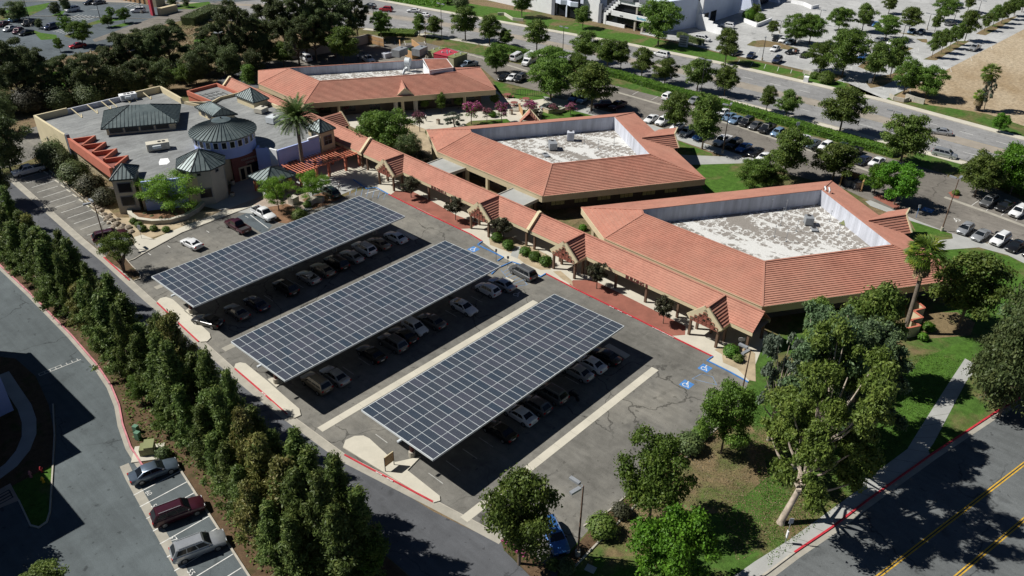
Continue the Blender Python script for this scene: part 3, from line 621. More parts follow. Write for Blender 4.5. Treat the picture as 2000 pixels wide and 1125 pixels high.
for pts in ([(1458, 88), (1470, 80), (1490, 78), (1520, 83), (1560, 95), (1545, 98), (1505, 92), (1480, 92)], [(1675, 130), (1690, 120), (1720, 115), (1760, 90), (1785, 94), (1760, 105), (1720, 130), (1700, 140)],
            [(1690, 160), (1705, 150), (1740, 145), (1775, 128), (1790, 120), (1760, 150), (1725, 168), (1700, 172)], [(1803, 116), (1820, 108), (1870, 80), (1895, 80), (1860, 100), (1828, 118)], [(1906, 66), (1915, 60), (1960, 38), (1990, 30), (1960, 50), (1925, 69)],
            [(1580, 140), (1620, 142), (1655, 148), (1630, 160), (1600, 158)], [(1690, 82), (1735, 88), (1730, 84), (1700, 78)], [(1790, 76), (1810, 76), (1812, 84), (1800, 82)], [(1745, 62), (1795, 72), (1780, 66)]):
    sheet('parking_island', pts, 'lawn_dry', 7)
mb = MB()
for r in range(5):
    for k in range(14):
        a = G(1440+k*26+r*40, 125-r*22+k*4.6); mb.strip([a, a+Vector((4.2, 1.6, 0))], .1, 0, .0285)
struct('stall_lines', mb, M['white_paint'])
# far left lots
sheet('far_lot', [(-300, 60), (-200, -60), (430, -80), (520, -40), (500, 0), (418, 8), (290, 53), (215, 74), (235, 88), (90, 118), (0, 132), (-200, 150)], 'far_lot', 3)
sheet('far_drive', [(180, 77), (300, 34), (345, 22), (430, 3), (440, 12), (420, 25), (290, 55), (185, 82)], 'back_lot', 5)
for pts in ([(0, 22), (60, 12), (97, 5), (90, 16), (60, 30), (0, 40)], [(100, 31), (118, 22), (127, 21), (122, 28), (108, 33)], [(170, 46), (196, 38), (240, 34), (246, 38), (200, 44), (175, 50)], [(205, 54), (248, 44), (262, 46), (240, 52)], [(345, 18), (352, 9), (408, 3), (412, 7), (380, 18)], [(125, 70), (140, 64), (150, 72), (135, 74)], [(64, 58), (80, 64), (110, 68), (112, 76), (80, 78), (66, 64)]):
    sheet('grass_strip', pts, 'lawn_green', 6)
mb = MB()
for k in range(9): mb.strip(gp((130+k*7.5, 38-k*.0+k*.4), (155+k*7.5, 28+k*.8)) if k < 6 else gp((190+k*9, 11+k*.3), (206+k*9, 5+k*.3)), .18, 0, .0185)
for k in range(6): mb.strip(gp((98+k*6, 60+k*1.4), (118+k*4, 55+k*1.6)), .18, 0, .0185)
struct('stall_lines', mb, M['white_paint'])
# ================================================================ SOLAR CANOPIES
TILT = 0.0227; ZT = 4.45
pm = MB(); pm.box(-.49, -.975, -.045, .49, .975, -.002)
pm.cur = 1; pm.box(-.468, -.952, -.03, .468, .952, .0015); PANEL = pm.mesh('solar_panel', [M['white_metal'], M['cell']])
def canopy(x0, y0, W, n, label):
    t = thing('solar_canopy', label, 'solar canopy', (x0+W/2, y0-5.92, 0), 'solar canopies over the parking rows')
    o = Vector((x0, y0, ZT)); pitch = W/n; ct, st = math.cos(TILT), math.sin(TILT)
    def S(u, v, dz=0): return Vector((x0+u, y0-v*ct, ZT+v*st+dz))
    for i in range(n):
        for j in range(6):
            c = S((i+.5)*pitch, (j+.5)*1.975)
            link('solar_panel', PANEL, t, c-t.location, (-TILT, 0, 0))
    mb = MB()
    for k in range(7): mb.beam(S(.1, k*1.975 if 0 < k < 6 else (.12 if k == 0 else 11.73), -.17), S(W-.1, k*1.975 if 0 < k < 6 else (.12 if k == 0 else 11.73), -.17), .1, .22)
    mb.build('purlin', M['grey_metal'], t)
    mb = MB(); e = .0
    for a, b in ((S(0, -.02, -.13), S(W, -.02, -.13)), (S(0, 11.87, -.13), S(W, 11.87, -.13)), (S(-.03, 0, -.13), S(-.03, 11.85, -.13)), (S(W+.03, 0, -.13), S(W+.03, 11.85, -.13))): mb.beam(a, b, .05, .25)
    mb.build('fascia', M['white_metal'], t)
    mb = MB(); mb.box(x0+1, y0-6.2, ZT-.62, x0+W-1, y0-5.9, ZT-.32+.13); mb.build('main_beam', M['maroon'], t)
    nc = 5; vc = 6.05
    for k in range(nc):
        u = 1.9+(W-3.8)*k/(nc-1); p = S(u, vc)
        mb = MB(); mb.beam(S(u, .8, -.4), S(u, 11.1, -.4), .22, .3); mb.build('cross_beam', M['maroon'], t)
        mb = MB(); mb.box(p.x-.17, p.y-.17, .55, p.x+.17, p.y+.17, ZT-.5); mb.build('column', M['maroon'], t)
        mb = MB(); mb.tube([(p.x, p.y, 0), (p.x, p.y, .8)], .38, 12); mb.build('footing', M['kerb'], t)
    mb = MB(); q = S(-.3, 7.0, -.2); mb.cbox((q.x-.15, q.y, q.z), .5, .25, .2); mb.build('floodlight', M['white_metal'], t)
canopy(37.85, 103.25, 37.08, 37, 'long solar panel canopy nearest the round civic building, topmost of the three')
canopy(37.16, 80.99, 36.92, 37, 'middle one of the three solar panel parking canopies')
canopy(40.19, 58.77, 33.73, 34, 'solar panel canopy nearest the bottom of the photo, beside the empty parking bay')

# ================================================================ ROOF HELPERS
def lerp(a, b, t): return a+(b-a)*t
def roof_face(parent, E0, E1, R1, R0, n, m=None, mname='tile', lift=.11, base='roof_slope'):
    """overlapping tile courses between an eave (E0 to E1) and a ridge (R0 to R1)"""
    E0, E1, R0, R1 = (Vector(x) for x in (E0, E1, R0, R1))
    nr = (E1-E0).cross(R0-E0 if (R0-E0).length > .5 else R1-E0).normalized()
    if nr.z < 0: nr = -nr
    mb = MB(); d = nr*-.10
    if (R1-R0).length > .05: mb.quad(E0+d, E1+d, R1+d, R0+d)
    else: mb.add([E0+d, E1+d, R0+d], [(0, 1, 2)])
    rf = mb.build(base, M[mname], parent)
    for k in range(n):
        t0, t1 = k/n, min((k+1.12)/n, 1)
        a, b = lerp(E0, R0, t0)+nr*lift, lerp(E1, R1, t0)+nr*lift; c, d_ = lerp(E1, R1, t1), lerp(E0, R0, t1)
        mb = MB(); lo = nr*-(lift+.05)
        mb.add([a, b, c, d_, a+lo, b+lo], [(0, 1, 2, 3), (4, 5, 1, 0)])
        mb.build('tile_course', M[mname], rf)
    return rf
def ridge_cap(parent, pts, m='tile', w=.3, nm='ridge_cap'):
    for a, b in pts:
        a, b = Vector(a), Vector(b)
        if (a-b).length < .3: continue
        mb = MB(); mb.beam(a+Vector((0, 0, .07)), b+Vector((0, 0, .07)), w, .14); mb.build(nm, M[m], parent)
def inset(poly, d):
    P = [Vector((p[0], p[1], 0)) for p in poly]; n = len(P)
    ar = sum(P[i].x*P[(i+1) % n].y-P[(i+1) % n].x*P[i].y for i in range(n)); sg = 1 if ar > 0 else -1; out = []
    for i in range(n):
        a, b, c = P[i-1], P[i], P[(i+1) % n]; d1 = (b-a).normalized(); d2 = (c-b).normalized()
        n1 = Vector((-d1.y, d1.x, 0))*sg; n2 = Vector((-d2.y, d2.x, 0))*sg; m = (n1+n2).normalized(); out.append(b+m*d/max(.35, m.dot(n1)))
    return out
def wall_loop(mb, poly, z0, z1):
    n = len(poly)
    for i in range(n):
        a, b = poly[i], poly[(i+1) % n]; mb.add([(a[0], a[1], z0), (b[0], b[1], z0), (b[0], b[1], z1), (a[0], a[1], z1)], [(0, 1, 2, 3)])
ZE, ZR, ZW = 4.3, 6.75, 4.15
def hip_building(name, label, O, I, n, cols, windows, wellcol='lav', drop=0, zw=ZW):
    c = G(sum(p[0] for p in O)/len(O), sum(p[1] for p in O)/len(O), 2); t = thing(name, label, 'building', (c.x, c.y, 0), 'tile roofed campus buildings')
    o = [G(p[0], p[1], ZE) for p in O]; i_ = [G(p[0], p[1], ZR) for p in I]; m = len(o)
    for k in range(m):
        roof_face(t, o[k], o[(k+1) % m], i_[(k+1) % m], i_[k], n[k])
        ridge_cap(t, [(o[k], i_[k]), (i_[k], i_[(k+1) % m])])
    # fascia
    ip = inset(o, .02); ins = inset(o, .28); mb = MB(); zf = ZE-1.15
    for k in range(m):
        a, b, a2, b2 = ip[k], ip[(k+1) % m], ins[k], ins[(k+1) % m]
        mb.add([(a.x, a.y, zf), (b.x, b.y, zf), (b.x, b.y, ZE-.02), (a.x, a.y, ZE-.02), (a2.x, a2.y, zf), (b2.x, b2.y, zf), (b2.x, b2.y, ZE-.25), (a2.x, a2.y, ZE-.25)], [(0, 1, 2, 3), (4, 7, 6, 5), (0, 4, 5, 1)])
    mb.build('fascia', M['buff'], t)
    mb = MB()
    for k in range(m):
        a, b = o[k], o[(k+1) % m]; mb.beam(a+Vector((0, 0, .02)), b+Vector((0, 0, .02)), .14, .1)
    mb.build('roof_edge', M['cream'], t)
    mb = MB(); mb.poly([(p.x, p.y, zf+.05) for p in ins]); mb.build('soffit', M['taupe'], t)
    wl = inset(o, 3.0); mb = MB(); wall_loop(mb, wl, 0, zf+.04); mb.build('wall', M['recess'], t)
    # roof well
    iw = inset(i_, .16); mb = MB(); wall_loop(mb, iw, zw, ZR+.04); mb.build('well_wall', M[wellcol], t)
    mb = MB(); mb.poly([(p.x, p.y, zw) for p in iw]); mb.build('flat_roof', M['peel'], t)
    # eave columns
    for (k, n_) in cols:
        a, b = ins[k], ins[(k+1) % m]
        for q in range(n_):
            p = a.lerp(b, (q+.5)/n_) if n_ > 1 else a.lerp(b, .5)
            mb = MB(); mb.cbox((p.x, p.y, 0), .5, .5, zf+.03); mb.build('column', M['buff'], t)
    # windows in the recessed wall
    for (k, n_, wd, mt) in windows:
        a, b = wl[k], wl[(k+1) % m]; d = (b-a).normalized(); nn = Vector((d.y, -d.x, 0)); cc = sum(wl, Vector())/len(wl)
        if nn.dot(a-cc) < 0: nn = -nn
        for q in range(n_):
            p = a.lerp(b, (q+.5)/n_)+nn*.03
            mb = MB(); mb.beam(p+Vector((0, 0, 1.7))-d*wd/2, p+Vector((0, 0, 1.7))+d*wd/2, .06, 1.8); w_ = mb.build('window', M['dark_metal'], t)
            for s_ in (-1, 0, 1):
                for zz in (1.28, 2.12):
                    pc = p+nn*.035+d*s_*wd/3.05; mb = MB(); mb.beam(pc+Vector((0, 0, zz))-d*wd/6.8, pc+Vector((0, 0, zz))+d*wd/6.8, .03, .74); mb.build('pane', M[mt], w_)
    return t, o, i_, wl, zw
def roof_unit(name, label, x, y, z, sx, sy, sz, rz=0, fans=1, legs=True, m='white_metal'):
    t = thing(name, label, 'rooftop unit', (x, y, z), None, rz)
    def B(nm, mt, mb):
        o = link(nm, mb.mesh(nm, M[mt]), t); return o
    mb = MB(); mb.box(-sx/2, -sy/2, .18, sx/2, sy/2, sz); B('cabinet', m, mb)
    mb = MB(); [mb.box(a-.06, -sy/2, 0, a+.06, sy/2, .18) for a in (-sx*.4, sx*.4)]; B('skid', 'dark_metal', mb)
    for k in range(fans):
        mb = MB(); cx = sx*.28-(k*.75 if fans > 1 else 0); mb.tube([(cx, 0, sz), (cx, 0, sz+.08)], min(.32, sy*.33), 12); B('fan_grille', 'dark_metal', mb)
    mb = MB(); mb.box(-sx*.42, -sy/2-.012, sz*.3, sx*.1, -sy/2, sz*.85); B('access_panel', 'grey_metal', mb)
    if fans > 1:
        mb = MB(); mb.box(-sx*.25, -sy/2-.55, sz*.5, sx*.12, -sy/2-.012, sz*.82); B('vent_hood', 'white_metal', mb)
    return t
def pipe_mast(px_, py_, z, h, label, grp='thin vent pipes standing on the flat roofs'):
    p = G(px_, py_, z); mb = MB(); mb.tube([p, p+Vector((0, 0, h))], .035, 5); mb.tube([p, p+Vector((0, 0, .12))], .14, 8); mb.tube([p+Vector((0, 0, h)), p+Vector((0, 0, h+.14))], .08, 6)
    one('vent_pipe', mb, M['grey_metal'], label, 'vent pipe', grp, p)

tA, oA, iA, wA, zA = hip_building('campus_building', 'middle tile roofed building with a flat well of peeling white roof coating',
    [(832.8, 254.3), (853.2, 296.3), (1059, 384), (1378, 350), (1238, 220)], [(917, 253), (919.8, 259.4), (1077.6, 321), (1271, 302), (1200.8, 228)],
    [12, 19, 20, 18, 18], [(1, 5), (0, 1)], [(2, 6, 2.6, 'lit_glass'), (1, 6, 2.6, 'glass')])
tB, oB, iB, wB, zB = hip_building('campus_building', 'nearest tile roofed building, right of the covered walkway, behind the fan palm',
    [(1135, 406), (1180, 466), (1488.7, 599.5), (1884, 545), (1623.7, 353.8)], [(1253, 410), (1256.4, 418.4), (1492.4, 511.6), (1744.5, 479.3), (1605, 370.8)],
    [12, 19, 20, 18, 18], [(1, 6), (0, 1)], [(2, 5, 2.4, 'glass'), (1, 6, 2.6, 'glass')])
tC, oC, iC, wC, zC = hip_building('campus_building', 'farthest tile roofed building, lettered BUILDING C, behind the pink crape myrtles',
    [(504.6, 138.5), (504.6, 164), (593.9, 203), (968.7, 175.9), (937.2, 131.7), (880, 133), (820, 118)], [(562, 133.5), (564, 134.5), (623.6, 158.9), (893, 141), (889, 136.5), (880, 131), (826, 117.5)],
    [8, 15, 18, 14, 3, 3, 3], [(2, 3)], [(2, 7, 2.4, 'glass')], zw=4.9)
# step roof at the back of building C
Q = [G(825.9, 115.5, 8.2), G(872.6, 115.5, 8.2), G(885.4, 132.5, 7.6), G(838.6, 138.5, 7.6)]
mb = MB(); wall_loop(mb, [Q[3], Q[2], Q[1], Q[0]], 4.9, 7.5); mb.build('penthouse_wall', M['white_wall'], tC)
roof_face(tC, Q[3], Q[2], Q[1], Q[0], 9, base='penthouse_roof'); ridge_cap(tC, [(Q[3], Q[2]), (Q[0], Q[1]), (Q[0], Q[3]), (Q[1], Q[2])], 'white_wall', .12, 'roof_trim')
# gabled porch on the front of building C and little gables on A and B
def porch(t, apex, left, right, tip, za, ze, m='tile', face=True, n=6, foot=None, courses=None):
    A_, L_, R_, T_ = G(*apex, za), G(*left, ze), G(*right, ze), G(*tip, za)
    d = T_-A_; BL, BR = L_+d*.6, R_+d*.6
    roof_face(t, L_, BL, T_, A_, n, base='gable_slope'); roof_face(t, BR, R_, A_, T_, n, base='gable_slope')
    mb = MB(); dn = (T_-A_).normalized()*-.10
    mb.add([L_+dn, A_+dn, R_+dn], [(0, 1, 2)]); mb.build('gable_wall', M['taupe'], t)
    for a, b in ((L_, A_), (A_, R_)):
        mb = MB(); mb.beam(a+dn*1.5, b+dn*1.5, .22, .32); mb.build('barge_board', M['cream'], t)
    ridge_cap(t, [(A_, T_)])
    return A_, L_, R_, T_
A_, L_, R_, T_ = porch(tC, (791, 172.5), (772, 190.5), (811, 188), (784, 157), 6.15, 4.0)
for P_ in (L_, R_):
    mb = MB(); mb.cbox((P_.x, P_.y, 0), .7, .7, 3.9); mb.build('porch_pier', M['taupe'], tC)
porch(tA, (1034.5, 214), (1015.5, 235), (1055, 238), (1034, 222), 5.9, 4.4, n=5)
def side_gable(t, front_apex, front_l, front_r, tip, za, ze, n=7):
    A_, L_, R_, T_ = G(*front_apex, za), G(*front_l, ze), G(*front_r, ze), G(*tip, za)
    roof_face(t, R_, R_+(T_-A_)*.6, T_, A_, n, base='gable_slope', lift=.1); roof_face(t, L_+(T_-A_)*.6, L_, A_, T_, n, base='gable_slope', lift=.1)
    o_ = (A_-T_).normalized()*.1
    for a, b in ((L_, A_), (A_, R_)):
        mb = MB(); mb.beam(a+o_, b+o_, .22, .42); mb.build('barge_board', M['cream'], t)
    mb = MB(); mb.add([L_+o_*-1, A_+o_*-1, R_+o_*-1, (R_.x, R_.y, 0), (L_.x, L_.y, 0)], [(0, 1, 2, 3, 4)]); mb.build('gable_wall', M['taupe'], t); ridge_cap(t, [(A_, T_)])
side_gable(tA, (1316.5, 262.5), (1322, 250), (1325, 289), (1253, 269.5), 6.3, 4.2)
side_gable(tB, (1768.5, 420), (1775, 408), (1779, 455), (1695, 431), 6.3, 4.2)
# roof equipment
zf = ZW
def unit(px_, py_, z, *a, **k): p = G(px_, py_, z); return roof_unit(k.pop('nm', 'rooftop_unit'), k.pop('label'), p.x, p.y, z, *a, **k)
unit(1079, 291, zA, 2.2, 1.5, 1.5, rad(50), label='steel cooler with a square hood on the middle roof, beside the tall vent pipe', m='grey_metal')
unit(1114, 274, zA, 1.4, 1.4, 1.8, rad(40), label='tall pale ventilation box on the middle building roof', m='lav')
unit(1066, 304, zA, 1.9, 1.1, .25, rad(60), label='low grey roof hatch on the middle building roof', m='grey_metal')
unit(1578, 438, zB, 1.5, 1.3, 1.4, rad(35), label='square steel condenser standing on the nearest building roof', m='grey_metal')
unit(1590, 450, zB, 1.4, 1.0, .3, rad(35), label='low grey roof hatch beside the steel condenser on the nearest roof', m='grey_metal')
t = thing('roof_vent', 'olive hooded roof vent near the white parapet of the nearest building', 'roof vent', G(1649, 436, zB))
mb = MB(); mb.add([(-.9, -.5, .1), (.9, -.5, .1), (.9, .5, .1), (-.9, .5, .1), (-.6, 0, .8), (.6, 0, .8)], [(0, 1, 5, 4), (2, 3, 4, 5), (1, 2, 5), (3, 0, 4)]); link('hood', mb.mesh('hood', M['util_olive']), t)
mb = MB(); mb.box(-.7, -.4, 0, .7, .4, .15); link('base', mb.mesh('base', M['white_wall']), t)
for k, (a, b, z, h, l) in enumerate([(1068, 288, zA, 3.4, 'tall vent pipe beside the square cooler on the middle roof'), (1141, 281, zA, 1.8, 'thin vent pipe in the middle of the middle building roof'), (1168, 291, zA, 1.6, 'thin vent pipe right of centre on the middle building roof'), (1199, 284, zA, 1.6, 'short vent pipe near the white wall of the middle roof'), (1175, 248, zA, 1.8, 'thin vent pipe by the back wall of the middle roof'),
    (1524, 441, zB, 3.2, 'tall thin mast in the dark patch of the nearest roof'), (1535, 472, zB, 2.0, 'thin vent pipe in front of the dark patch on the nearest roof'), (1512, 463, zB, 1.9, 'thin vent pipe left of the dark patch on the nearest roof'), (1637, 459, zB, 1.8, 'thin vent pipe near the olive hood on the nearest roof'), (1505, 411, zB, 1.9, 'thin vent pipe by the grey wall at the back of the nearest roof'), (1534, 412, zB, 1.9, 'second thin vent pipe by the grey wall at the back of the nearest roof'), (1620, 433, zB, 1.9, 'thin vent pipe left of the olive hood on the nearest roof'), (1555, 452, zB, 1.8, 'thin vent pipe left of the steel condenser on the nearest roof'), (1660, 445, zB, 1.6, 'thin vent pipe against the white parapet of the nearest roof'), (1622, 412, zB, 1.6, 'thin vent pipe at the back end of the white parapet of the nearest roof')]):
    pipe_mast(a, b, z, h, l)
for k, (a, b, c, d) in enumerate([(1604, 374, 1606, 398), (1617, 382, 1614, 400)]):
    P_ = G(c, d, zB+.05); mb = MB(); mb.tube([P_, P_+Vector((0, 0, 2.7)), P_+Vector((.6, .4, 2.9))], .16, 8)
    one('duct_pipe', mb, M['white_metal'], ('thick' if k == 0 else 'thinner') + ' white duct rising up the corner of the nearest roof well', 'duct', None, P_, 60)
t = thing('exhaust_fan', 'round white exhaust duct standing above the wall of building C', 'exhaust fan', G(797, 138, 5.0))
mb = MB(); mb.tube([(0, 0, 0), (0, 0, 1.8)], .45, 12); link('stack', mb.mesh('stack', M['white_metal'], smooth=50), t)
mb = MB(); mb.tube([(.3, -.6, 2.2), (-.3, .5, 2.2)], 1.0, 18); link('drum', mb.mesh('drum', M['white_metal'], smooth=50), t)
t = thing('exhaust_fan', 'grey scoop vent on the flat roof of building C', 'exhaust fan', G(791, 143, 5.0))
mb = MB(); mb.tube([(-.9, -.2, 0), (0, 0, .8), (.6, .2, .9)], [.25, .4, .6], 10); link('scoop', mb.mesh('scoop', M['grey_metal'], smooth=50), t)
for k, (a, b) in enumerate([(781, 109), (820, 107)]):
    c = G(a, b, 2.2); unit(a, b, 2.2, 4.0, 2.6, 2.0, rad(15), label=('left' if k == 0 else 'right')+' pale cooling tower behind building C', m='grey_metal', nm='cooling_tower')
# lettering
def fascia_text(t, s, pa, pb, z, size, m='maroon_letter', off=.06):
    a, b = G(*pa, z), G(*pb, z); d = (b-a).normalized(); nn = Vector((d.y, -d.x, 0))
    tag(text('lettering', s, size, M[m], a.lerp(b, .5)+nn*off, (d.x, d.y, 0), (0, 0, 1), t, .03, bold=.012), None)
fascia_text(tC, 'BUILDING C', (697, 198), (727, 196), ZE-.55, .85)

# ================================================================ COVERED WALKWAY
WO = G(1034, 450, 3.3); WO.z = 0; WD = Vector((-.03095, -.99952, 0)); WN = Vector((.99952, -.03095, 0))
def W(u, v, z=0): return WO+WD*u+WN*v+Vector((0, 0, z))
EZ, RZ, HW = 3.3, 5.45, 2.35
def walkway(u0, u1, label, txt=None, cut=None):
    t = thing('covered_walkway', label, 'covered walkway', W((u0+u1)/2, HW), 'tile roofed covered walkway sections')
    roof_face(t, W(u0, 0, EZ), W(u1, 0, EZ), W(u1, HW, RZ), W(u0, HW, RZ), 9, lift=.08); roof_face(t, W(u1, 2*HW, EZ), W(u0, 2*HW, EZ), W(u0, HW, RZ), W(u1, HW, RZ), 9, lift=.08)
    ridge_cap(t, [(W(u0, HW, RZ), W(u1, HW, RZ))])
    for v in (0.02, 2*HW-.02):
        mb = MB(); mb.beam(W(u0, v, EZ-.30), W(u1, v, EZ-.30), .12, .5); mb.build('fascia', M['cream'], t)
    mb = MB(); mb.quad(W(u0, .1, EZ-.3), W(u0, 2*HW-.1, EZ-.3), W(u1, 2*HW-.1, EZ-.3), W(u1, .1, EZ-.3)); mb.build('ceiling', M['taupe'], t)
    n = max(2, round((u1-u0)/6.2))
    for k in range(n+1):
        for v in (.35, 2*HW-.35):
            mb = MB(); mb.cbox(W(u0+.6+(u1-u0-1.2)*k/n, v), .32, .32, EZ-.5, math.atan2(WD.y, WD.x)); mb.build('post', M['brown'], t)
    if txt:
        a = W(txt[1], -.05, EZ-.3); tag(text('lettering', txt[0], .75, M['maroon_letter'], a, (WD.x, WD.y, 0), (0, 0, 1), t, .03, bold=.03), None)
    return t
def end_parapet(t, u, up=.35):
    for v0, v1, z0, z1 in ((-.25, HW, EZ-.1, RZ+.12), (HW, 2*HW+.25, RZ+.12, EZ-.1)):
        mb = MB(); mb.beam(W(u, v0, z0+.2), W(u, v1, z1+.2), .55, .5); mb.build('parapet', M['cream'], t)
w1 = walkway(-99, -45.0, 'covered walkway section running behind the round civic building to building C'); end_parapet(w1, -99); end_parapet(w1, -45.0)
w2 = walkway(-44.4, -.3, 'covered walkway section with the lettering BUILDING A', ('BUILDING A', -22.2)); end_parapet(w2, -.05)
w3 = walkway(.3, 40.6, 'covered walkway section with the lettering BUILDING B', ('BUILDING B', 21.6))
# gabled entrance porches with lattice
def pavilion(u0, u1, label):
    uc = (u0+u1)/2; t = thing('gabled_porch', label, 'porch', W(uc, -1.5), 'gabled lattice porches along the covered walkway'); hw = (u1-u0)/2+.3; za = RZ+.05; ze = za-hw*.93; vf = -2.15
    def slope(s):
        E0, E1 = W(uc+s*hw, vf, ze), W(uc+s*hw, .05, ze); T_, A_ = W(uc, HW-.1, za), W(uc, vf, za)
        rf = roof_face(t, E0, E1, T_, A_, 8, base='gable_slope', lift=.13)
    slope(-1); slope(1); ridge_cap(t, [(W(uc, vf, za), W(uc, HW-.1, za))])
    for s in (-1, 1):
        mb = MB(); mb.beam(W(uc+s*hw, vf-.12, ze-.14), W(uc, vf-.12, za-.14), .22, .95); mb.build('barge_board', M['cream'], t)
        mb = MB(); mb.beam(W(uc+s*hw, vf, ze-.15), W(uc+s*hw, .05, ze-.15), .16, .45); mb.build('side_beam', M['cream'], t)
        for v in (-2.05, -.1):
            mb = MB(); mb.cbox(W(uc+s*(hw-.35), v), .32, .32, ze-.05, math.atan2(WD.y, WD.x)); mb.build('post', M['brown'], t)
    mb = MB(); mb.beam(W(uc-hw, -2.05, ze-.25), W(uc+hw, -2.05, ze-.25), .14, .12); mb.build('tie_beam', M['maroon'], t)
    k = 0
    for row in range(4):                     # stepped lattice of square frames
        n = 7-2*row
        for i in range(n):
            cu = uc+(i-(n-1)/2)*.62; cz = ze-.12+row*.5; mb = MB(); h = .26
            for a, b in (((-h, -h), (h, -h)), ((h, -h), (h, h)), ((h, h), (-h, h)), ((-h, h), (-h, -h))): mb.beam(W(cu+a[0], -2.46, cz+a[1]), W(cu+b[0], -2.46, cz+b[1]), .06, .07)
            if 0 < i < n-1 and row < 3 and not (row == 1 and i == n//2): mb.beam(W(cu-h, -2.43, cz), W(cu+h, -2.43, cz), .03, h*1.8)
            mb.build('lattice_frame', M['lattice'], t)
for a, b, l in ((-37.0, -32.6, 'gabled lattice porch nearest the coral pergola, at the far end of the gravel bed'), (-11.7, -7.3, 'gabled lattice porch between the long red gravel bed and the five clipped bushes'), (7.2, 11.6, 'gabled lattice porch beside the parked black minivan'), (32.4, 36.8, 'gabled lattice porch nearest the big eucalyptus')): pavilion(a, b, l)
# back gable on the courtyard side of the walkway
tg = thing('gabled_porch', 'small gabled roof on the courtyard side of the covered walkway, right of the date palm', 'porch', W(-62, 5)); 
for s in (-1, 1):
    E0, E1 = W(-62+s*2.6, 3.0, 3.2), W(-62+s*2.6, 7.4, 3.2); roof_face(tg, E0, E1, W(-62, 7.4, 5.5), W(-62, 2.4, 5.5), 8, base='gable_slope', lift=.12)
    mb = MB(); mb.beam(W(-62+s*2.6, 7.5, 3.2), W(-62, 7.5, 5.5), .22, .5); mb.build('barge_board', M['cream'], tg); mb = MB(); mb.cbox(W(-62+s*2.2, 7.2), .35, .35, 3.1); mb.build('post', M['brown'], tg)
# flat link roofs
for nm, pts in (('flat link roof between the walkway and the left end of the middle building', [(842, 321), (868, 311), (901, 326), (874, 335)]), ('flat link roof between the walkway and the right end of the middle building', [(980, 382), (1004, 371.5), (1041, 387), (1017, 398)])):
    P = gp(*pts, z=3.5); c = sum(P, Vector())/4; P = [c+(p-c)*1.35 for p in P]; t = thing('link_roof', nm, 'flat roof', (c.x, c.y, 0), 'flat link roofs')
    mb = MB(); mb.prism([(p.x, p.y) for p in P], 3.1, 3.42); mb.build('roof_slab', M['walk'], t)
    mb = MB(); mb.strip(P+[P[0]], .18, 3.0, 3.56); mb.build('parapet', M['taupe'], t)
    for p in P: q = c+(p-c)*.85; mb = MB(); mb.cbox((q.x, q.y, 0), .3, .3, 3.1); mb.build('post', M['brown'], t)
# ================================================================ METAL ROOFS
def metal_face(parent, E0, E1, R1, R0, sp=.5):
    sp *= 1.35
    E0, E1, R0, R1 = (Vector(x) for x in (E0, E1, R0, R1)); e = (E1-E0); L = e.length; e = e/L
    nr = e.cross(R0-E0).normalized()
    if nr.z < 0: nr = -nr
    h = nr.cross(e); h = h if h.z > 0 else -h
    x0, h0 = (R0-E0).dot(e), (R0-E0).dot(h); x1, h1 = (R1-E0).dot(e), (R1-E0).dot(h)
    mb = MB()
    if (R1-R0).length > .05: mb.quad(E0, E1, R1, R0)
    else: mb.add([E0, E1, R0], [(0, 1, 2)])
    f = mb.build('roof_panel', M['green_roof'], parent)
    mb = MB(); n = max(2, int(L/sp))
    for k in range(1, n):
        s = L*k/n; H = s/x0*h0 if s < x0 else ((L-s)/max(L-x1, .01)*h1 if s > x1 else h0+(h1-h0)*(s-x0)/max(x1-x0, .01))
        if H < .15: continue
        a = E0+e*s+nr*.03; mb.beam(a, a+h*H, .085, .10, nr)
    if mb.v: mb.build('standing_seams', M['green_dark'], f)
def metal_hip(parent, C, R, sp=.5, over=0):
    """C eave corners in order, R ridge points: one apex, or two ends matching C[0..3] as (R0,R1)"""
    n = len(C)
    for i in range(n):
        a, b = C[i], C[(i+1) % n]
        if len(R) == 1: metal_face(parent, a, b, R[0], R[0], sp)
        else:
            m = [0, 1, 1, 0]; metal_face(parent, a, b, R[m[(i+1) % 4]], R[m[i]], sp)
        r = R[0] if len(R) == 1 else R[[0, 1, 1, 0][i]]
        mb = MB(); mb.beam(Vector(a)+Vector((0, 0, .05)), Vector(r)+Vector((0, 0, .05)), .14, .1); mb.build('hip_cap', M['green_dark'], parent)
        mb = MB(); mb.beam(Vector(a)-Vector((0, 0, .09)), Vector(b)-Vector((0, 0, .09)), .12, .22); mb.build('eave_trim', M['green_dark'], parent)
def corners(F, R, depth):
    """front edge F to R, then square back away from the viewer"""
    F, R = Vector(F), Vector(R); d = (R-F).normalized(); n = Vector((-d.y, d.x, 0)); return [F, R, R+n*depth, F+n*depth]
def shrinkp(P, d): c = sum(P, Vector())/len(P); return [p+(c-p).normalized()*d for p in P]
def window_on(parent, c, d, nrm, w_, h, m='glass', frame='slate', cross=True):
    d = Vector(d).normalized(); nrm = Vector(nrm).normalized(); c = Vector(c)+nrm*.04
    mb = MB(); mb.beam(c-d*(w_/2+.07), c+d*(w_/2+.07), .09, h+.14, Vector((0, 0, 1))); f = mb.build('window', M[frame], parent)
    n = 2 if cross else 1
    for i in range(n):
        for j in range(n):
            cc = c+nrm*.05+d*((i+.5)/n-.5)*w_+Vector((0, 0, ((j+.5)/n-.5)*h)); mb = MB(); mb.beam(cc-d*(w_/n/2-.04), cc+d*(w_/n/2-.04), .03, h/n-.08, Vector((0, 0, 1))); mb.build('pane', M[m], f)

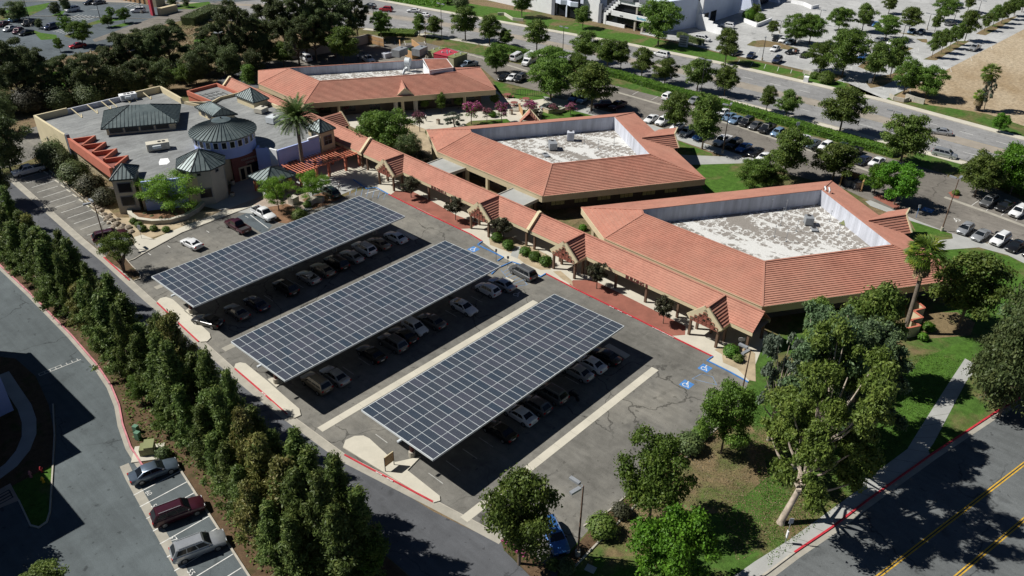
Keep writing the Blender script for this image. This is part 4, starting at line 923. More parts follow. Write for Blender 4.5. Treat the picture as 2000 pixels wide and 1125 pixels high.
# ================================================================ CIVIC BUILDING
cv = thing('civic_building', 'flat roofed stucco civic building with a round blue-shaded rotunda and dark green metal roofs', 'building', (66, 145, 0))
ZF = 5.4
FP = [(50.2, 176), (50.0, 162.7), (50.4, 160.5), (53.5, 139.2), (50.2, 132.4), (57, 128.2), (60.2, 127.5), (62.5, 131.5), (67.5, 132.6), (71.6, 134.2), (74.0, 132.2), (75.1, 128.0), (84.1, 127.6), (84.4, 130.6), (88.3, 130.5), (88.9, 162.0), (83.4, 162.2), (76.6, 165.1), (76.7, 176)]
mb = MB(); mb.prism(FP, 0, ZF); mb.build('wall', M['buff'], cv)
mb = MB(); mb.poly([(p.x, p.y, ZF+.012) for p in inset(FP, .1)]); mb.build('flat_roof', M['flat_roof'], cv)
def wallseg(pts, z0, z1, th, m, nm='wall_panel', off=0):
    mb = MB(); mb.strip([V3(p) for p in pts], th, z0, z1, off=off); return mb.build(nm, M[m], cv)
wallseg([(50.05, 160.9), (50.0, 162.7), (50.15, 176.1)], 0, 6.75, .42, 'cream', 'west_wall'); wallseg([(49.9, 160.6), (50.5, 160.6)], 0, 6.9, .8, 'slate', 'wall_pier')
wallseg([(50.1, 176.15), (56.5, 176.15)], 0, 6.7, .38, 'cream', 'back_parapet'); wallseg([(56.5, 176.2), (70.2, 176.2)], 0, 6.45, .3, 'lav', 'back_parapet'); wallseg([(70.2, 176.15), (76.8, 176.15)], 0, 6.75, .38, 'cream', 'back_parapet')
wallseg([(76.85, 176.1), (76.1, 165.4)], 0, 6.7, .4, 'cream', 'east_wall'); wallseg([(76.1, 165.4), (80, 160.4), (83.2, 162.1)], 0, 6.0, .3, 'buff', 'parapet'); wallseg([(83.2, 162.1), (88.9, 162.0)], 0, 6.0, .3, 'buff', 'parapet')
wallseg([(88.9, 162), (88.4, 130)], 0, 6.1, .35, 'cream', 'parapet'); wallseg([(76.4, 165.0), (79.3, 155.0), (78.6, 148)], ZF, 6.0, .3, 'buff', 'parapet')
for y in (164.6, 166.8, 169.0, 171.2):
    mb = MB(); mb.box(49.79, y-.3, 2.6, 49.84, y+.3, 3.5); w_ = mb.build('window', M['slate'], cv); mb = MB(); mb.box(49.765, y-.24, 2.66, 49.79, y+.24, 3.44); mb.build('pane', M['glass'], w_)
for k, (x, l) in enumerate([(57.3, 4.2), (60.6, 4.0), (63.6, 3.6), (65.2, 3.0), (68.4, 2.2), (70.0, 2.0), (72.6, 3.2)]):
    mb = MB(); mb.beam((x, 176, 6.4), (x+.2, 176-l, ZF+.05), .16, .16); mb.build('brace', M['cream'], cv)
    if k % 2 == 0 or k == 1: mb = MB(); mb.beam((x+1.0, 176-l*.45, ZF+.05), (x+.2, 176-l, ZF+.08), .14, .14); mb.build('brace', M['cream'], cv)
wallseg([(50.2, 160.1), (49.3, 140.4)], 4.3, 6.3, .5, 'terracotta', 'red_beam')
for k in range(4):                            # saw-tooth light wells along the red beam
    y = 159.2-k*4.65
    T = [Vector((50.6-.045*k, y, 0)), Vector((54.1-.05*k, y-1.3, 0)), Vector((50.5-.045*k, y-4.2, 0))]
    mb = MB(); mb.poly([(p.x, p.y, ZF+.03) for p in T]); mb.build('light_well', M['entry_red'], cv)
    mb = MB(); mb.strip(T, .3, ZF, 6.25); mb.build('saw_tooth_wall', M['terracotta'], cv)
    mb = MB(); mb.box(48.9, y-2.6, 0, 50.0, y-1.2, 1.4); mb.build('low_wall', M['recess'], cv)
# clerestory with the large hip roof
C = [G(196.8, 252.2, 7), G(347.9, 238.6, 7), G(353.2, 203.8, 7)]; C.append(C[0]+C[2]-C[1]+Vector((-.6, .4, 0)))
R = [G(252, 205.3, 9.3), G(292.7, 203, 9.3)]; c0 = sum(C, Vector())/4; R = [Vector((r.x, r.y, 9.3)) for r in R]
metal_hip(cv, C, R, .52); Wc = shrinkp(C, 1.0); mb = MB(); mb.prism([(p.x, p.y) for p in Wc], ZF, 6.95); mb.build('clerestory_wall', M['buff'], cv)
d = (Wc[1]-Wc[0]).normalized(); n_ = Vector((d.y, -d.x, 0))
for k in range(4): window_on(cv, Wc[0].lerp(Wc[1], .14+.225*k)+Vector((0, 0, 6.22-7))+n_*.02, d, n_, 2.4, .85, cross=False)
# middle roof
C = [G(380, 208.4, 7), G(415.6, 227, 7), G(464, 222.7, 7)]; C.append(C[0]+C[2]-C[1]); R = [G(410, 197.8, 8.6), G(433, 212, 8.6)]
C = [C[3], C[0], C[1], C[2]]; metal_hip(cv, C, [R[0], R[1]], .45) if False else metal_hip(cv, [C[1], C[2], C[3], C[0]], R, .45)
Wc = shrinkp([C[1], C[2], C[3], C[0]], .8); mb = MB(); mb.prism([(p.x, p.y) for p in Wc], ZF, 6.95); mb.build('clerestory_wall', M['cream'], cv); d = (Wc[1]-Wc[0]).normalized(); n_ = Vector((d.y, -d.x, 0))
for k in range(2): window_on(cv, Wc[0].lerp(Wc[1], .3+.4*k)+Vector((0, 0, -.8)), d, n_, 1.3, .8, cross=False)
# towers
def tower(F, Rr, depth, ze, za, wall, wins):
    Cc = corners(F, Rr, depth); ap = sum(Cc, Vector())/4; ap.z = za; metal_hip(cv, Cc, [ap], .45)
    Wl = shrinkp(Cc, .45); mb = MB(); mb.prism([(p.x, p.y) for p in Wl], 0, ze-.05); mb.build('tower_wall', M[wall], cv)
    for (e, s, z, w_, h) in wins:
        a, b = Wl[e], Wl[(e+1) % 4]; dd = (b-a).normalized(); nn = Vector((dd.y, -dd.x, 0)); q = a.lerp(b, s); window_on(cv, (q.x, q.y, z), dd, nn, w_, h, cross=ze > 6.8)
    return Wl
tower(G(213.2, 352.4, 6.6), G(261.6, 348.6, 6.6), 5.8, 6.6, 8.3, 'taupe', [(0, .52, 4.9, 2.1, 1.7), (0, .52, 2.4, 2.1, 1.7)])
tower(G(624.5, 260, 7), G(655.9, 249.8, 7), 4.6, 7, 8.8, 'buff', [(0, .5, 5.0, 1.8, 1.7), (0, .5, 1.9, 1.8, 1.7), (3, .5, 5.8, 1.6, .9)])
tower(G(495.3, 200.5, 7), G(525.9, 192, 7), 7.2, 7, 9.0, 'cream', [])
# octagonal tower
oc = [G(*p, 6.7) for p in ((344.7, 310), (343.2, 328.2), (372, 336.5), (411.2, 332), (439.2, 318.4), (439.2, 304), (412.7, 295.7), (375, 297))]
ap = G(385.5, 293.4, 9.0); ce = sum(oc, Vector())/8; ap = Vector((ce.x, ce.y, 9.1)); metal_hip(cv, oc, [ap], .5)
Wl = shrinkp(oc, .5); mb = MB(); mb.prism([(p.x, p.y) for p in Wl], 0, 6.65); mb.build('tower_wall', M['taupe'], cv)
for (e, s, z, w_, h) in ((1, .4, 5.9, .45, .45), (2, .35, 5.9, .6, .45), (3, .5, 5.9, .6, .5), (2, .55, 2.3, 2.0, 1.7)):
    a, b = Wl[e], Wl[(e+1) % 8]; dd = (b-a).normalized(); nn = Vector((dd.y, -dd.x, 0)); nn = nn if nn.dot(a-ce) > 0 else -nn; q = a.lerp(b, s); window_on(cv, (q.x, q.y, z), dd, nn, w_, h, cross=False)
wallseg([(50.6, 132.0), (56.6, 128.4)], 0, 6.0, .34, 'blue_shade', 'front_wall', -.25)
# rotunda
RC = Vector((69.7, 136.9, 0)); r1, r2 = 5.55, 6.15; zt = 8.85; N = 40
mb = MB(); mb.prism([(RC.x+r1*math.cos(2*math.pi*k/64), RC.y+r1*math.sin(2*math.pi*k/64)) for k in range(64)], 5.1, zt, False); mb.build('drum', M['blue_shade'], cv, 30)
for k in range(24):
    a = 2*math.pi*k/24; c = RC+Vector((math.cos(a), math.sin(a), 0))*(r1+.0); window_on(cv, (c.x, c.y, 7.75), (-math.sin(a), math.cos(a), 0), (math.cos(a), math.sin(a), 0), .85, 1.2, cross=False, frame='white_wall')
mb = MB(); vs = []
for k in range(64):
    a = 2*math.pi*k/64; vs += [(RC.x+r2*math.cos(a), RC.y+r2*math.sin(a), zt+.05), (RC.x+1.6*math.cos(a), RC.y+1.6*math.sin(a), zt+1.85), (RC.x+r2*math.cos(a), RC.y+r2*math.sin(a), zt-.22), (RC.x+(r1-.1)*math.cos(a), RC.y+(r1-.1)*math.sin(a), zt-.22)]
fs = []
for k in range(64): a, b = 4*k, 4*((k+1) % 64); fs += [(a, b, b+1, a+1), (a+2, b+2, b, a), (a+3, b+3, b+2, a+2)]
mb.add(vs, fs); dome = mb.build('round_roof', M['green_roof'], cv, 30)
mb = MB()
for k in range(44): a = 2*math.pi*k/44; mb.beam((RC.x+r2*math.cos(a), RC.y+r2*math.sin(a), zt+.09), (RC.x+1.6*math.cos(a), RC.y+1.6*math.sin(a), zt+1.9), .09, .12)
mb.build('standing_seams', M['green_dark'], dome)
mb = MB(); mb.tube([(RC.x, RC.y, zt+1.75), (RC.x, RC.y, zt+1.98), (RC.x, RC.y, zt+2.25)], [1.8, 1.75, .15], 24); mb.build('roof_cap', M['green_roof'], cv, 30)
mb = MB(); mb.tube([(RC.x, RC.y, zt+2.2), (RC.x, RC.y, zt+2.5)], .15, 8); mb.build('finial', M['dark_metal'], cv)
# entrance under the drum
E0, E1 = G(450, 308, 5.0), G(506, 292, 5.0); d = (E1-E0).normalized(); n_ = Vector((d.y, -d.x, 0))
wallseg([(E0.x, E0.y), (E1.x, E1.y)], 0, 5.35, .5, 'entry_red', 'entrance_wall')
c = E0.lerp(E1, .40)+n_*.27
mb = MB(); mb.beam(Vector((c.x, c.y, 1.35))-d*1.3, Vector((c.x, c.y, 1.35))+d*1.3, .1, 2.7, Vector((0, 0, 1))); dr = mb.build('entrance_door', M['buff'], cv)
for s in (-.62, .62): q = c+d*s+n_*.07; mb = MB(); mb.beam(Vector((q.x, q.y, 1.3))-d*.38, Vector((q.x, q.y, 1.3))+d*.38, .04, 2.2, Vector((0, 0, 1))); mb.build('pane', M['glass'], dr)
q = E0.lerp(E1, .72)+n_*.27; mb = MB(); mb.beam(Vector((q.x, q.y, 1.5))-d*1.3, Vector((q.x, q.y, 1.5))+d*1.3, .08, 3.0, Vector((0, 0, 1))); mb.build('dark_window', M['glass'], cv)
text('lettering', 'CONFERENCE', .55, M['taupe'], Vector((c.x, c.y, 4.0))+d*1.2+n_*.04, d, (0, 0, 1), cv, .02); text('lettering', 'CENTER', .5, M['taupe'], Vector((c.x, c.y, 3.3))+d*1.2+n_*.04, d, (0, 0, 1), cv, .02)
wallseg([(E1.x, E1.y), (72.8, 131.2), (74.4, 129.4)], 0, 5.9, .3, 'blue_shade', 'curved_wall'); wallseg([(74.2, 130.4), (74.85, 127.6)], 0, 5.9, .35, 'white_wall', 'side_wall'); wallseg([(74.9, 127.5), (84.2, 127.4)], 0, 5.9, .3, 'blue_shade', 'front_wall'); wallseg([(81.8, 127.6), (84.4, 127.6)], 5.9, 6.3, .4, 'white_wall', 'parapet_step')
window_on(cv, (77.6, 127.22, 2.2), (1, 0, 0), (0, -1, 0), 1.9, 1.6)
mb = MB(); p = [G(280+q[0], 300+q[1], ZF+.03) for q in ((30, 17), (33, 10), (48, 8.5), (52, 16), (46, 21), (31, 22.5))]; mb.poly(p); mb.build('roof_patch', M['white_wall'], cv)
for a in ((310, 292, 4.0, 1.8, 1.5, -.35, 'long tan rooftop air conditioner with two fans between the hip roof and the octagonal tower', 2, 'concrete'), (511, 220, 2.2, 2.0, 1.1, .3, 'square tan rooftop air conditioner in front of the yellow tower', 1, 'concrete'), (534, 240, 2.2, 2.0, 1.4, .3, 'white rooftop air conditioner partly hidden by the date palm', 1, 'white_metal')):
    p = G(a[0], a[1], ZF); roof_unit('rooftop_unit', a[6], p.x, p.y, ZF+.02, a[2], a[3], a[4], a[5], a[7], m=a[8])
p = G(255, 197, ZF); t = roof_unit('rooftop_unit', 'pale ribbed rooftop condenser behind the large green hip roof', p.x, p.y+.8, ZF+.02, 3.4, 1.6, 1.4, -.2, 3, m='white_wall')
# red walled annex
ax = thing('annex_building', 'low annex with coral red walls and a grey flat roof behind the civic building', 'building', (86.5, 170, 0))
AP = [(82.6, 175.7), (82.9, 163.0), (90.2, 163.0), (90.2, 176)]
mb = MB(); mb.prism(AP, 0, 3.7); mb.build('wall', M['terracotta'], ax); mb = MB(); mb.poly([(p.x, p.y, 3.72) for p in inset(AP, .2)]); mb.build('flat_roof', M['flat_roof'], ax)
mb = MB(); mb.strip([V3(p) for p in AP+[AP[0]]], .35, 3.4, 4.4); mb.build('parapet', M['terracotta'], ax)
mb = MB()
for k in range(5): mb.beam((84.2+k*1.1, 166, 3.8), (84.2+k*1.1, 173.5-k*.6, 3.8), .06)
for k in range(4): mb.beam((84.2, 166.5+k*1.9, 3.8), (88.6, 166.5+k*1.9, 3.8), .06)
mb.build('roof_piping', M['dark_metal'], ax)
mb = MB(); mb.box(82.5, 168, 1.6, 82.58, 172.5, 2.6); mb.build('window', M['glass'], ax)
# gazebo
gz = thing('gazebo', 'small square gazebo with a dark green metal roof left of the coral pergola', 'gazebo', (71.1, 124.5, 0))
gc = [Vector((67.9, 121.3, 3)), Vector((74.3, 121.3, 3)), Vector((74.4, 127.2, 3)), Vector((67.9, 127.2, 3))]; metal_hip(gz, gc, [Vector((71.1, 124.3, 4.7))], .6)
for p in shrinkp(gc, 1.2): mb = MB(); mb.cbox((p.x, p.y, 0), .5, .5, 2.85); mb.build('pier', M['terracotta'], gz)
mb = MB(); q = shrinkp(gc, .7); mb.strip(q+[q[0]], .2, 2.6, 2.88); mb.build('beam', M['terracotta'], gz)
mb = MB(); [mb.cbox((69.2+k*3.8, 121.9, 0), .9, .6, 1.0) for k in (0, 1)]; mb.build('low_wall', M['buff'], gz)
# pergola
pg = thing('pergola', 'long coral painted timber pergola reaching from the gazebo to the covered walkway', 'pergola', (82, 124, 0))
n = 24
for k in range(n):
    x = 75.0+14.6*k/(n-1); mb = MB(); mb.beam((x, 120.9, 3.1), (x, 127.0, 3.1), .16, .06); mb.build('rafter', M['pergola'], pg)
for y in (121.9, 126.3): mb = MB(); mb.beam((74.9, y, 2.88), (89.9, y, 2.88), .2, .28); mb.build('beam', M['pergola'], pg)
for x in (75.6, 79.2, 82.0, 86.0, 89.3):
    for y in (121.9, 126.3): mb = MB(); mb.cbox((x, y, 0), .42, .42, 2.76); mb.build('post', M['terracotta'], pg)
# curved planter wall
pl = thing('planter', 'curved stone planter wall with orange mulch in front of the stucco tower', 'planter', G(320, 430))
arc = gp((253, 413), (256, 424), (270, 434), (300, 438), (333, 436), (362, 428), (386, 414), (399, 400))
mb = MB(); mb.strip(arc, .55, 0, .75); mb.build('planter_wall', M['kerb'], pl); mb = MB(); mb.strip(arc, .7, .75, .83); mb.build('coping', M['concrete'], pl)
mb = MB(); q = gp((253, 413), (256, 424), (270, 434), (300, 438), (333, 436), (362, 428), (386, 414), (399, 400), (375, 398), (300, 405)); mb.poly([(p.x, p.y, .55) for p in q]); mb.build('mulch', M['mulch'], pl)
# curved monument
mb = MB(); a, b = G(604, 402), G(632, 395); d = (b-a).normalized(); nn = Vector((-d.y, d.x, 0)); P_ = [a+d*(k/8*(b-a).length)+nn*math.sin(k/8*math.pi)*.9 for k in range(9)]
mb.strip(P_, 1.1, 0, 1.0); one('monument_wall', mb, M['kerb'], 'low curved pale stone monument wall beside the red kerb and the dark green car', 'monument', None, a)
for k, (a, b, h) in enumerate([(457, 350, 1.0), (455, 362, 1.0), (455, 384, .8)]):
    P_ = G(a, b); t = thing('planter_urn', ['pale urn by the entrance, nearest the doors', 'pale urn in the middle of the three by the tower', 'round pale urn at the foot of the octagonal tower'][k], 'urn', P_, 'urns beside the entrance')
    mb = MB(); mb.tube([(0, 0, 0), (0, 0, .1), (0, 0, .5), (0, 0, h)], [.22, .3, .48, .4], 12); link('bowl', mb.mesh('bowl', M['kerb'], smooth=40), t); mb = MB(); mb.tube([(0, 0, h), (0, 0, h+.12)], [.36, .2], 10); link('soil', mb.mesh('soil', M['strip_dirt']), t)
mb = MB(); q = G(574, 397); mb.cbox(q, 1.5, 1.3, 1.3, .2); one('utility_cabinet', mb, M['kerb'], 'pale concrete cabinet in the shade of the gazebo', 'cabinet', None, q)

# ================================================================ OTHER WALLS AND SHEDS
def seg_wall(name, label, cat, pts, h, th, m, part='wall_panel', cap=None, grp=None):
    P_ = gp(*pts); t = thing(name, label, cat, P_[0], grp)
    for a, b in zip(P_, P_[1:]):
        mb = MB(); mb.strip([a, b], th, 0, h); mb.build(part, M[m], t)
        if cap: mb = MB(); mb.strip([a, b], th+.12, h, h+.1); mb.build('coping', M[cap], t)
    return t
seg_wall('serpentine_wall', 'zigzag coral brown garden wall at the foot of the fan palm', 'garden wall', [(1776, 601), (1800, 621), (1778, 627), (1796, 640), (1772, 645), (1791, 656), (1752, 664)], 1.7, .14, 'buff', cap='terracotta')
t = seg_wall('brick_fence', 'brown brick wall around the service yard behind building C', 'wall', [(556, 118), (640, 103), (720, 84), (750, 92)], 2.6, .25, 'taupe')
a, b = G(720, 84), G(750, 92); d = (b-a).normalized(); nn = Vector((d.y, -d.x, 0))
for i in range(4):
    for j in range(2): mb = MB(); p = a.lerp(b, (i+.5)/4)+nn*.16; mb.beam(Vector((p.x, p.y, .7+j*1.2))-d*.95, Vector((p.x, p.y, .7+j*1.2))+d*.95, .06, 1.0, Vector((0, 0, 1))); mb.build('brick_panel', M['ochre'], t)
t = seg_wall('trash_enclosure', 'ochre block trash enclosure behind building C', 'trash enclosure', [(781, 91), (782, 104), (806, 116), (827, 107), (805, 90)], 2.0, .25, 'ochre', 'block_wall')
P_ = G(800, 101); 
for k in range(2): tt = thing('dumpster', ['left','right'][k]+' dark green dumpster inside the ochre enclosure behind building C', 'dumpster', P_+Vector((k*.3, -k*3.0, 0)), 'dumpsters behind building C', .1); mb = MB(); mb.box(-1, -.8, .1, 1, .8, 1.4); link('bin', mb.mesh('bin', M['util_green']), tt); mb = MB(); mb.box(-1.05, -.85, 1.4, 1.05, .85, 1.5); link('lid', mb.mesh('lid', M['dark_metal']), tt)
t = seg_wall('trash_enclosure', 'brown block trash enclosure at the back corner of the nearest building', 'trash enclosure', [(1640, 362), (1645, 347), (1686, 362), (1681, 374)], 1.9, .25, 'ochre', 'block_wall')
for k, (a, b) in enumerate([(1656, 361), (1670, 366)]): tt = thing('dumpster', ['left', 'right'][k]+' blue-black dumpster inside the brown enclosure near the nearest building', 'dumpster', G(a, b), 'dumpsters near the nearest building', .9); mb = MB(); mb.box(-.9, -.7, .1, .9, .7, 1.3); link('bin', mb.mesh('bin', M['slate']), tt); mb = MB(); mb.box(-.95, -.75, 1.3, .95, .75, 1.42); link('lid', mb.mesh('lid', M['dark_metal']), tt)
def shed(lbl, pts, z, wm, rm):
    P_ = gp(*pts, z=z); c = sum(P_, Vector())/4; t = thing('storage_shed', lbl, 'shed', (c.x, c.y, 0), 'storage sheds behind building C'); mb = MB(); mb.prism([(p.x, p.y) for p in inset([(p.x, p.y) for p in P_], .08)], 0, z-.05); mb.build('wall', M[wm], t)
    mb = MB(); mb.prism([(p.x, p.y) for p in P_], z-.05, z+.08); mb.build('roof', M[rm], t)
    for k in range(2): q = P_[0].lerp(P_[2], .35+.3*k); mb = MB(); mb.tube([(q.x, q.y, z), (q.x, q.y, z+.5)], .18, 8); mb.build('roof_vent', M['white_metal'], t)
    return t, P_
shed('sage and tan storage shed left of the red roofed shed', [(835, 100), (846, 104.5), (871, 93.4), (859, 91)], 2.8, 'sage', 'util_olive')
ts, P_ = shed('storage shed with a bright red roof marked with a dark cross', [(846.3, 104.7), (874, 110.4), (896, 102), (871.3, 93.6)], 2.8, 'barn_red', 'barn_red')
for a, b in (((.25, .3), (.8, .75)), ((.3, .75), (.75, .3))):
    f = lambda s, t_: P_[0].lerp(P_[1], s).lerp(P_[3].lerp(P_[2], s), t_)+Vector((0, 0, .1)); mb = MB(); mb.beam(f(*a), f(*b), .3, .06); mb.build('roof_emblem', M['slate'], ts)
shed('sage corrugated shed right of the red roofed shed, beside the silver pickup', [(874.3, 110.6), (886, 114), (913.4, 104.6), (896.4, 102.2)], 2.8, 'sage', 'util_olive')
mb = MB(); mb.box(-1.3, -.8, 0, 1.3, .8, 1.3); o = link('white_crate', mb.mesh('white_crate', M['lav']), None, G(756, 112)); tag(o, 'white panelled box standing in the yard behind building C', 'storage box')
# white hillside office with dark glass
of = thing('office_building', 'white and blue office building with black glass bays and stepped parapets across the boulevard', 'building', (222, 150, 0))
def ow(pts, z0, z1, th, m, nm): mb = MB(); mb.strip([V3(p) for p in pts], th, z0, z1); return mb.build(nm, M[m], of)
mb = MB(); mb.prism([(214.5, 215), (214.5, 176), (217.5, 172), (217.5, 160.5), (219.5, 158), (219.5, 138), (234.5, 133.6), (262, 133.6), (262, 215)], 0, 9.2); mb.build('main_block', M['wall_blue'], of)
ow([(214.2, 215), (214.2, 176.3)], 0, 9.8, .4, 'white_wall', 'front_wall'); ow([(214, 177.0), (214, 175.6)], 0, 9.9, .9, 'slate', 'pilaster')
ow([(216.8, 166), (216.8, 159.4)], 0, 9.6, .5, 'white_wall', 'front_wall'); ow([(216.5, 159.4), (216.5, 158.2)], 0, 6, .6, 'slate', 'pilaster')
mb = MB(); mb.box(214.4, 166.2, .4, 215.2, 175.2, 8.9); mb.build('glass_bay', M['glass'], of)
P_ = [Vector((213.9, 175.2, 0)), Vector((213.2, 172.6, 0)), Vector((214.2, 170.6, 0)), Vector((213.2, 168.4, 0)), Vector((214.0, 166.2, 0))]; mb = MB(); mb.strip(P_, .7, 4.2, 5.6); mb.build('balcony_band', M['wall_blue'], of); ow([(214, 171), (214, 170.5)], .3, 4.2, .5, 'wall_blue', 'column')
for k in range(7): ow([(216.9, 158.2-k*.85), (216.9, 158.2-(k+1)*.85)], 3.2+k*.8, 4.2+k*.8, .5, 'slate', 'stepped_trim'); ow([(216.6, 157.3-k*.85), (216.6, 157.3-(k+1)*.85)], .0 if k < 1 else 2.2+k*.8, 3.5+k*.8, .55, 'white_wall', 'stepped_wall')
mb = MB(); mb.box(217.2, 138.5, .9, 218.4, 157, 8.6); mb.build('glass_wall', M['glass'], of)
ow([(216.8, 152), (216.8, 139)], 7.2, 8.4, .5, 'white_wall', 'white_band'); ow([(216.5, 152), (216.5, 146.5), (218, 145.2), (216.8, 144), (216.5, 138.6)], 8.4, 9.8, .7, 'slate', 'roof_band')
ow([(215.9, 154), (215.9, 139)], 3.4, 4.9, .4, 'white_wall', 'sign_band'); ow([(216.6, 157.2), (216.6, 149)], 0, 1.0, .4, 'white_wall', 'base_wall')
for y in (145.3, 142.5, 139.6): ow([(216.4, y), (216.4, y-.6)], 0, 3.4, .6, 'taupe', 'column'); ow([(216.9, y), (216.9, y-.6)], 4.9, 7.2, .5, 'taupe', 'column')
text('sign_lettering', 'Eavtech', 1.15, M['teal_letter'], (215.66, 142.4, 4.15), (0, -1, 0), (0, 0, 1), of, .03); mb = MB(); mb.box(215.6, 149.4, 3.7, 215.68, 150.6, 4.0); mb.build('vent_slot', M['slate'], of)
ow([(234.2, 134.2), (234.2, 131.8)], 0, 9.4, .6, 'white_wall', 'corner_wall'); ow([(233.9, 133.4), (234.1, 133.4), (262, 133.2)], 8.2, 9.7, .5, 'slate', 'roof_band')
for k in range(5): ow([(233.4-k*.35, 132.4-k*1.9), (233.4-(k+1)*.35, 132.4-(k+1)*1.9)], 0, 4.6-k*.65, .4, 'white_wall', 'stepped_wall')
for x, w_ in ((238, 3.0), (242.5, 3.4)): mb = MB(); mb.box(x, 133.4, 0, x+w_, 133.5, 3.6); mb.build('loading_door', M['glass'], of)
mb = MB(); mb.box(220, 139.2, .9, 231.5, 139.6, 8.4); mb.build('glass_wall', M['glass'], of)
ow([(218.5, 139), (232.5, 137.2)], 3.6, 4.9, .6, 'white_wall', 'sign_band'); ow([(219, 138.6), (233, 136.6)], 7.3, 8.5, .6, 'white_wall', 'white_band')
ob = thing('office_wing', 'blue shaded office wing with buttress walls at the top edge of the photo', 'building', (280, 145, 0))
mb = MB(); mb.prism([(266, 150), (266, 137), (276, 135), (300, 140), (300, 190), (262.5, 190)], 0, 9); mb.build('wall', M['wall_blue'], ob)
mb = MB(); mb.box(276, 134.0, .3, 284, 134.9, 5); mb.build('glass_wall', M['glass'], ob)
for x in (267, 272, 286): mb = MB(); mb.add([(x, 136, 0), (x+1.2, 136, 0), (x+1.2, 131, 0), (x, 131, 0), (x, 136, 8.5), (x+1.2, 136, 8.5), (x+1.2, 134.5, 8.5), (x, 134.5, 8.5)], [(0, 1, 2, 3), (4, 7, 6, 5), (0, 4, 5, 1), (1, 5, 6, 2), (2, 6, 7, 3), (3, 7, 4, 0)]); mb.build('buttress', M['wall_blue'], ob)
seg_wall('low_white_wall', 'long low white wall beside the driveway at the top of the photo', 'wall', [(1545, 6), (1570, 11), (1585, 18), (1598, 15)], 1.2, .4, 'white_wall')
seg_wall('planter_wall', 'white raised planter wall beside the office loading yard', 'planter', [(1453, 43), (1478, 53), (1506, 42)], 1.2, .4, 'white_wall')
seg_wall('entry_wall', 'curved grey entry wall left of the concrete driveway', 'wall', [(1568, 143), (1580, 146), (1600, 155), (1616, 160), (1628, 156)], 1.0, .4, 'kerb')
seg_wall('entry_wall', 'curved grey entry wall right of the concrete driveway', 'wall', [(1737, 190), (1745, 196), (1765, 200), (1774, 197)], 1.0, .4, 'kerb')
seg_wall('entry_wall', 'straight grey entry wall right of the concrete driveway', 'wall', [(1768, 193), (1785, 199), (1804, 204)], 1.3, .5, 'kerb')
seg_wall('wavy_wall', 'wavy white garden wall on the green bank across the boulevard', 'wall', [(972, 30), (985, 30), (987, 31), (995, 36), (1002, 40), (1022, 42)], .9, .35, 'concrete')
mb = MB(); mb.cbox(G(1573.5, 160), 1.6, 1.2, 1.4, .3); one('utility_box', mb, M['white_wall'], 'white utility box on the grass strip beside the boulevard', 'utility box', None, G(1573.5, 160))
mb = MB(); mb.cbox(G(1334, 91), .6, 2.6, 3.2, .25); o = one('monument_sign', mb, M['lav'], 'tall pale lavender monument sign on the office lawn', 'sign', None, G(1334, 91))
for k in range(4): mb = MB(); g_ = G(1334, 91); mb.cbox((g_.x-.33, g_.y-.05, .5+k*.65), .08, 2.0, .35, .25); x_ = link('sign_slat', mb.mesh('sign_slat', M['slate'], g_), o)
# pale stucco walls, pylon and diner at the far left
mb = MB(); mb.strip(gp((312, 30), (345, 22)), 1.6, 0, 2.2); one('block_wall', mb, M['buff'], 'tan block wall beside the far driveway at the top left', 'wall', None, G(312, 30))
mb = MB(); mb.strip(gp((302, 14), (319, 8)), 1.8, 0, 3.2); one('tan_wall', mb, M['buff'], 'tall tan wall panel beside the red pylon at the top left', 'wall', None, G(302, 14))
mb = MB(); mb.cbox(G(299, 30), .8, 1.6, 5.5, 0); one('pylon_sign', mb, M['barn_red'], 'slim red pylon sign at the top left', 'sign', None, G(299, 30))
dn = thing('restaurant_building', 'tan striped restaurant front at the very top left', 'building', G(270, 3)); a, b = G(232, -2), G(296, 9); 
mb = MB(); mb.strip([a, b], 1, 0, 4.5); mb.build('wall', M['buff'], dn)
for k in range(7): q = a.lerp(b, (k+.5)/7); mb = MB(); mb.cbox((q.x-.55, q.y-.3, 0), .5, 1.2, 2.8, math.atan2((b-a).y, (b-a).x)+1.57); mb.build('pier', M['ochre'], dn)
# office at the lower left corner with a serrated outline
lb = thing('corner_office', 'tall pale office block at the left edge casting a serrated shadow on the road', 'building', (0, 100, 0))
LP = [(14.6, 93.2), (14.4, 112), (10, 112), (10, 128), (-30, 128), (-30, 78), (6.8, 78), (6.8, 88.6), (11, 88.7), (10.7, 93.0)]
mb = MB(); mb.prism(LP, 0, 11); mb.build('wall', M['blue_shade'], lb); mb = MB(); mb.poly([(p.x, p.y, 11.02) for p in inset(LP, .3)]); mb.build('flat_roof', M['flat_roof'], lb)
mb = MB(); mb.strip([V3(p) for p in LP+[LP[0]]], .3, 10.9, 11.3); mb.build('parapet', M['white_wall'], lb)
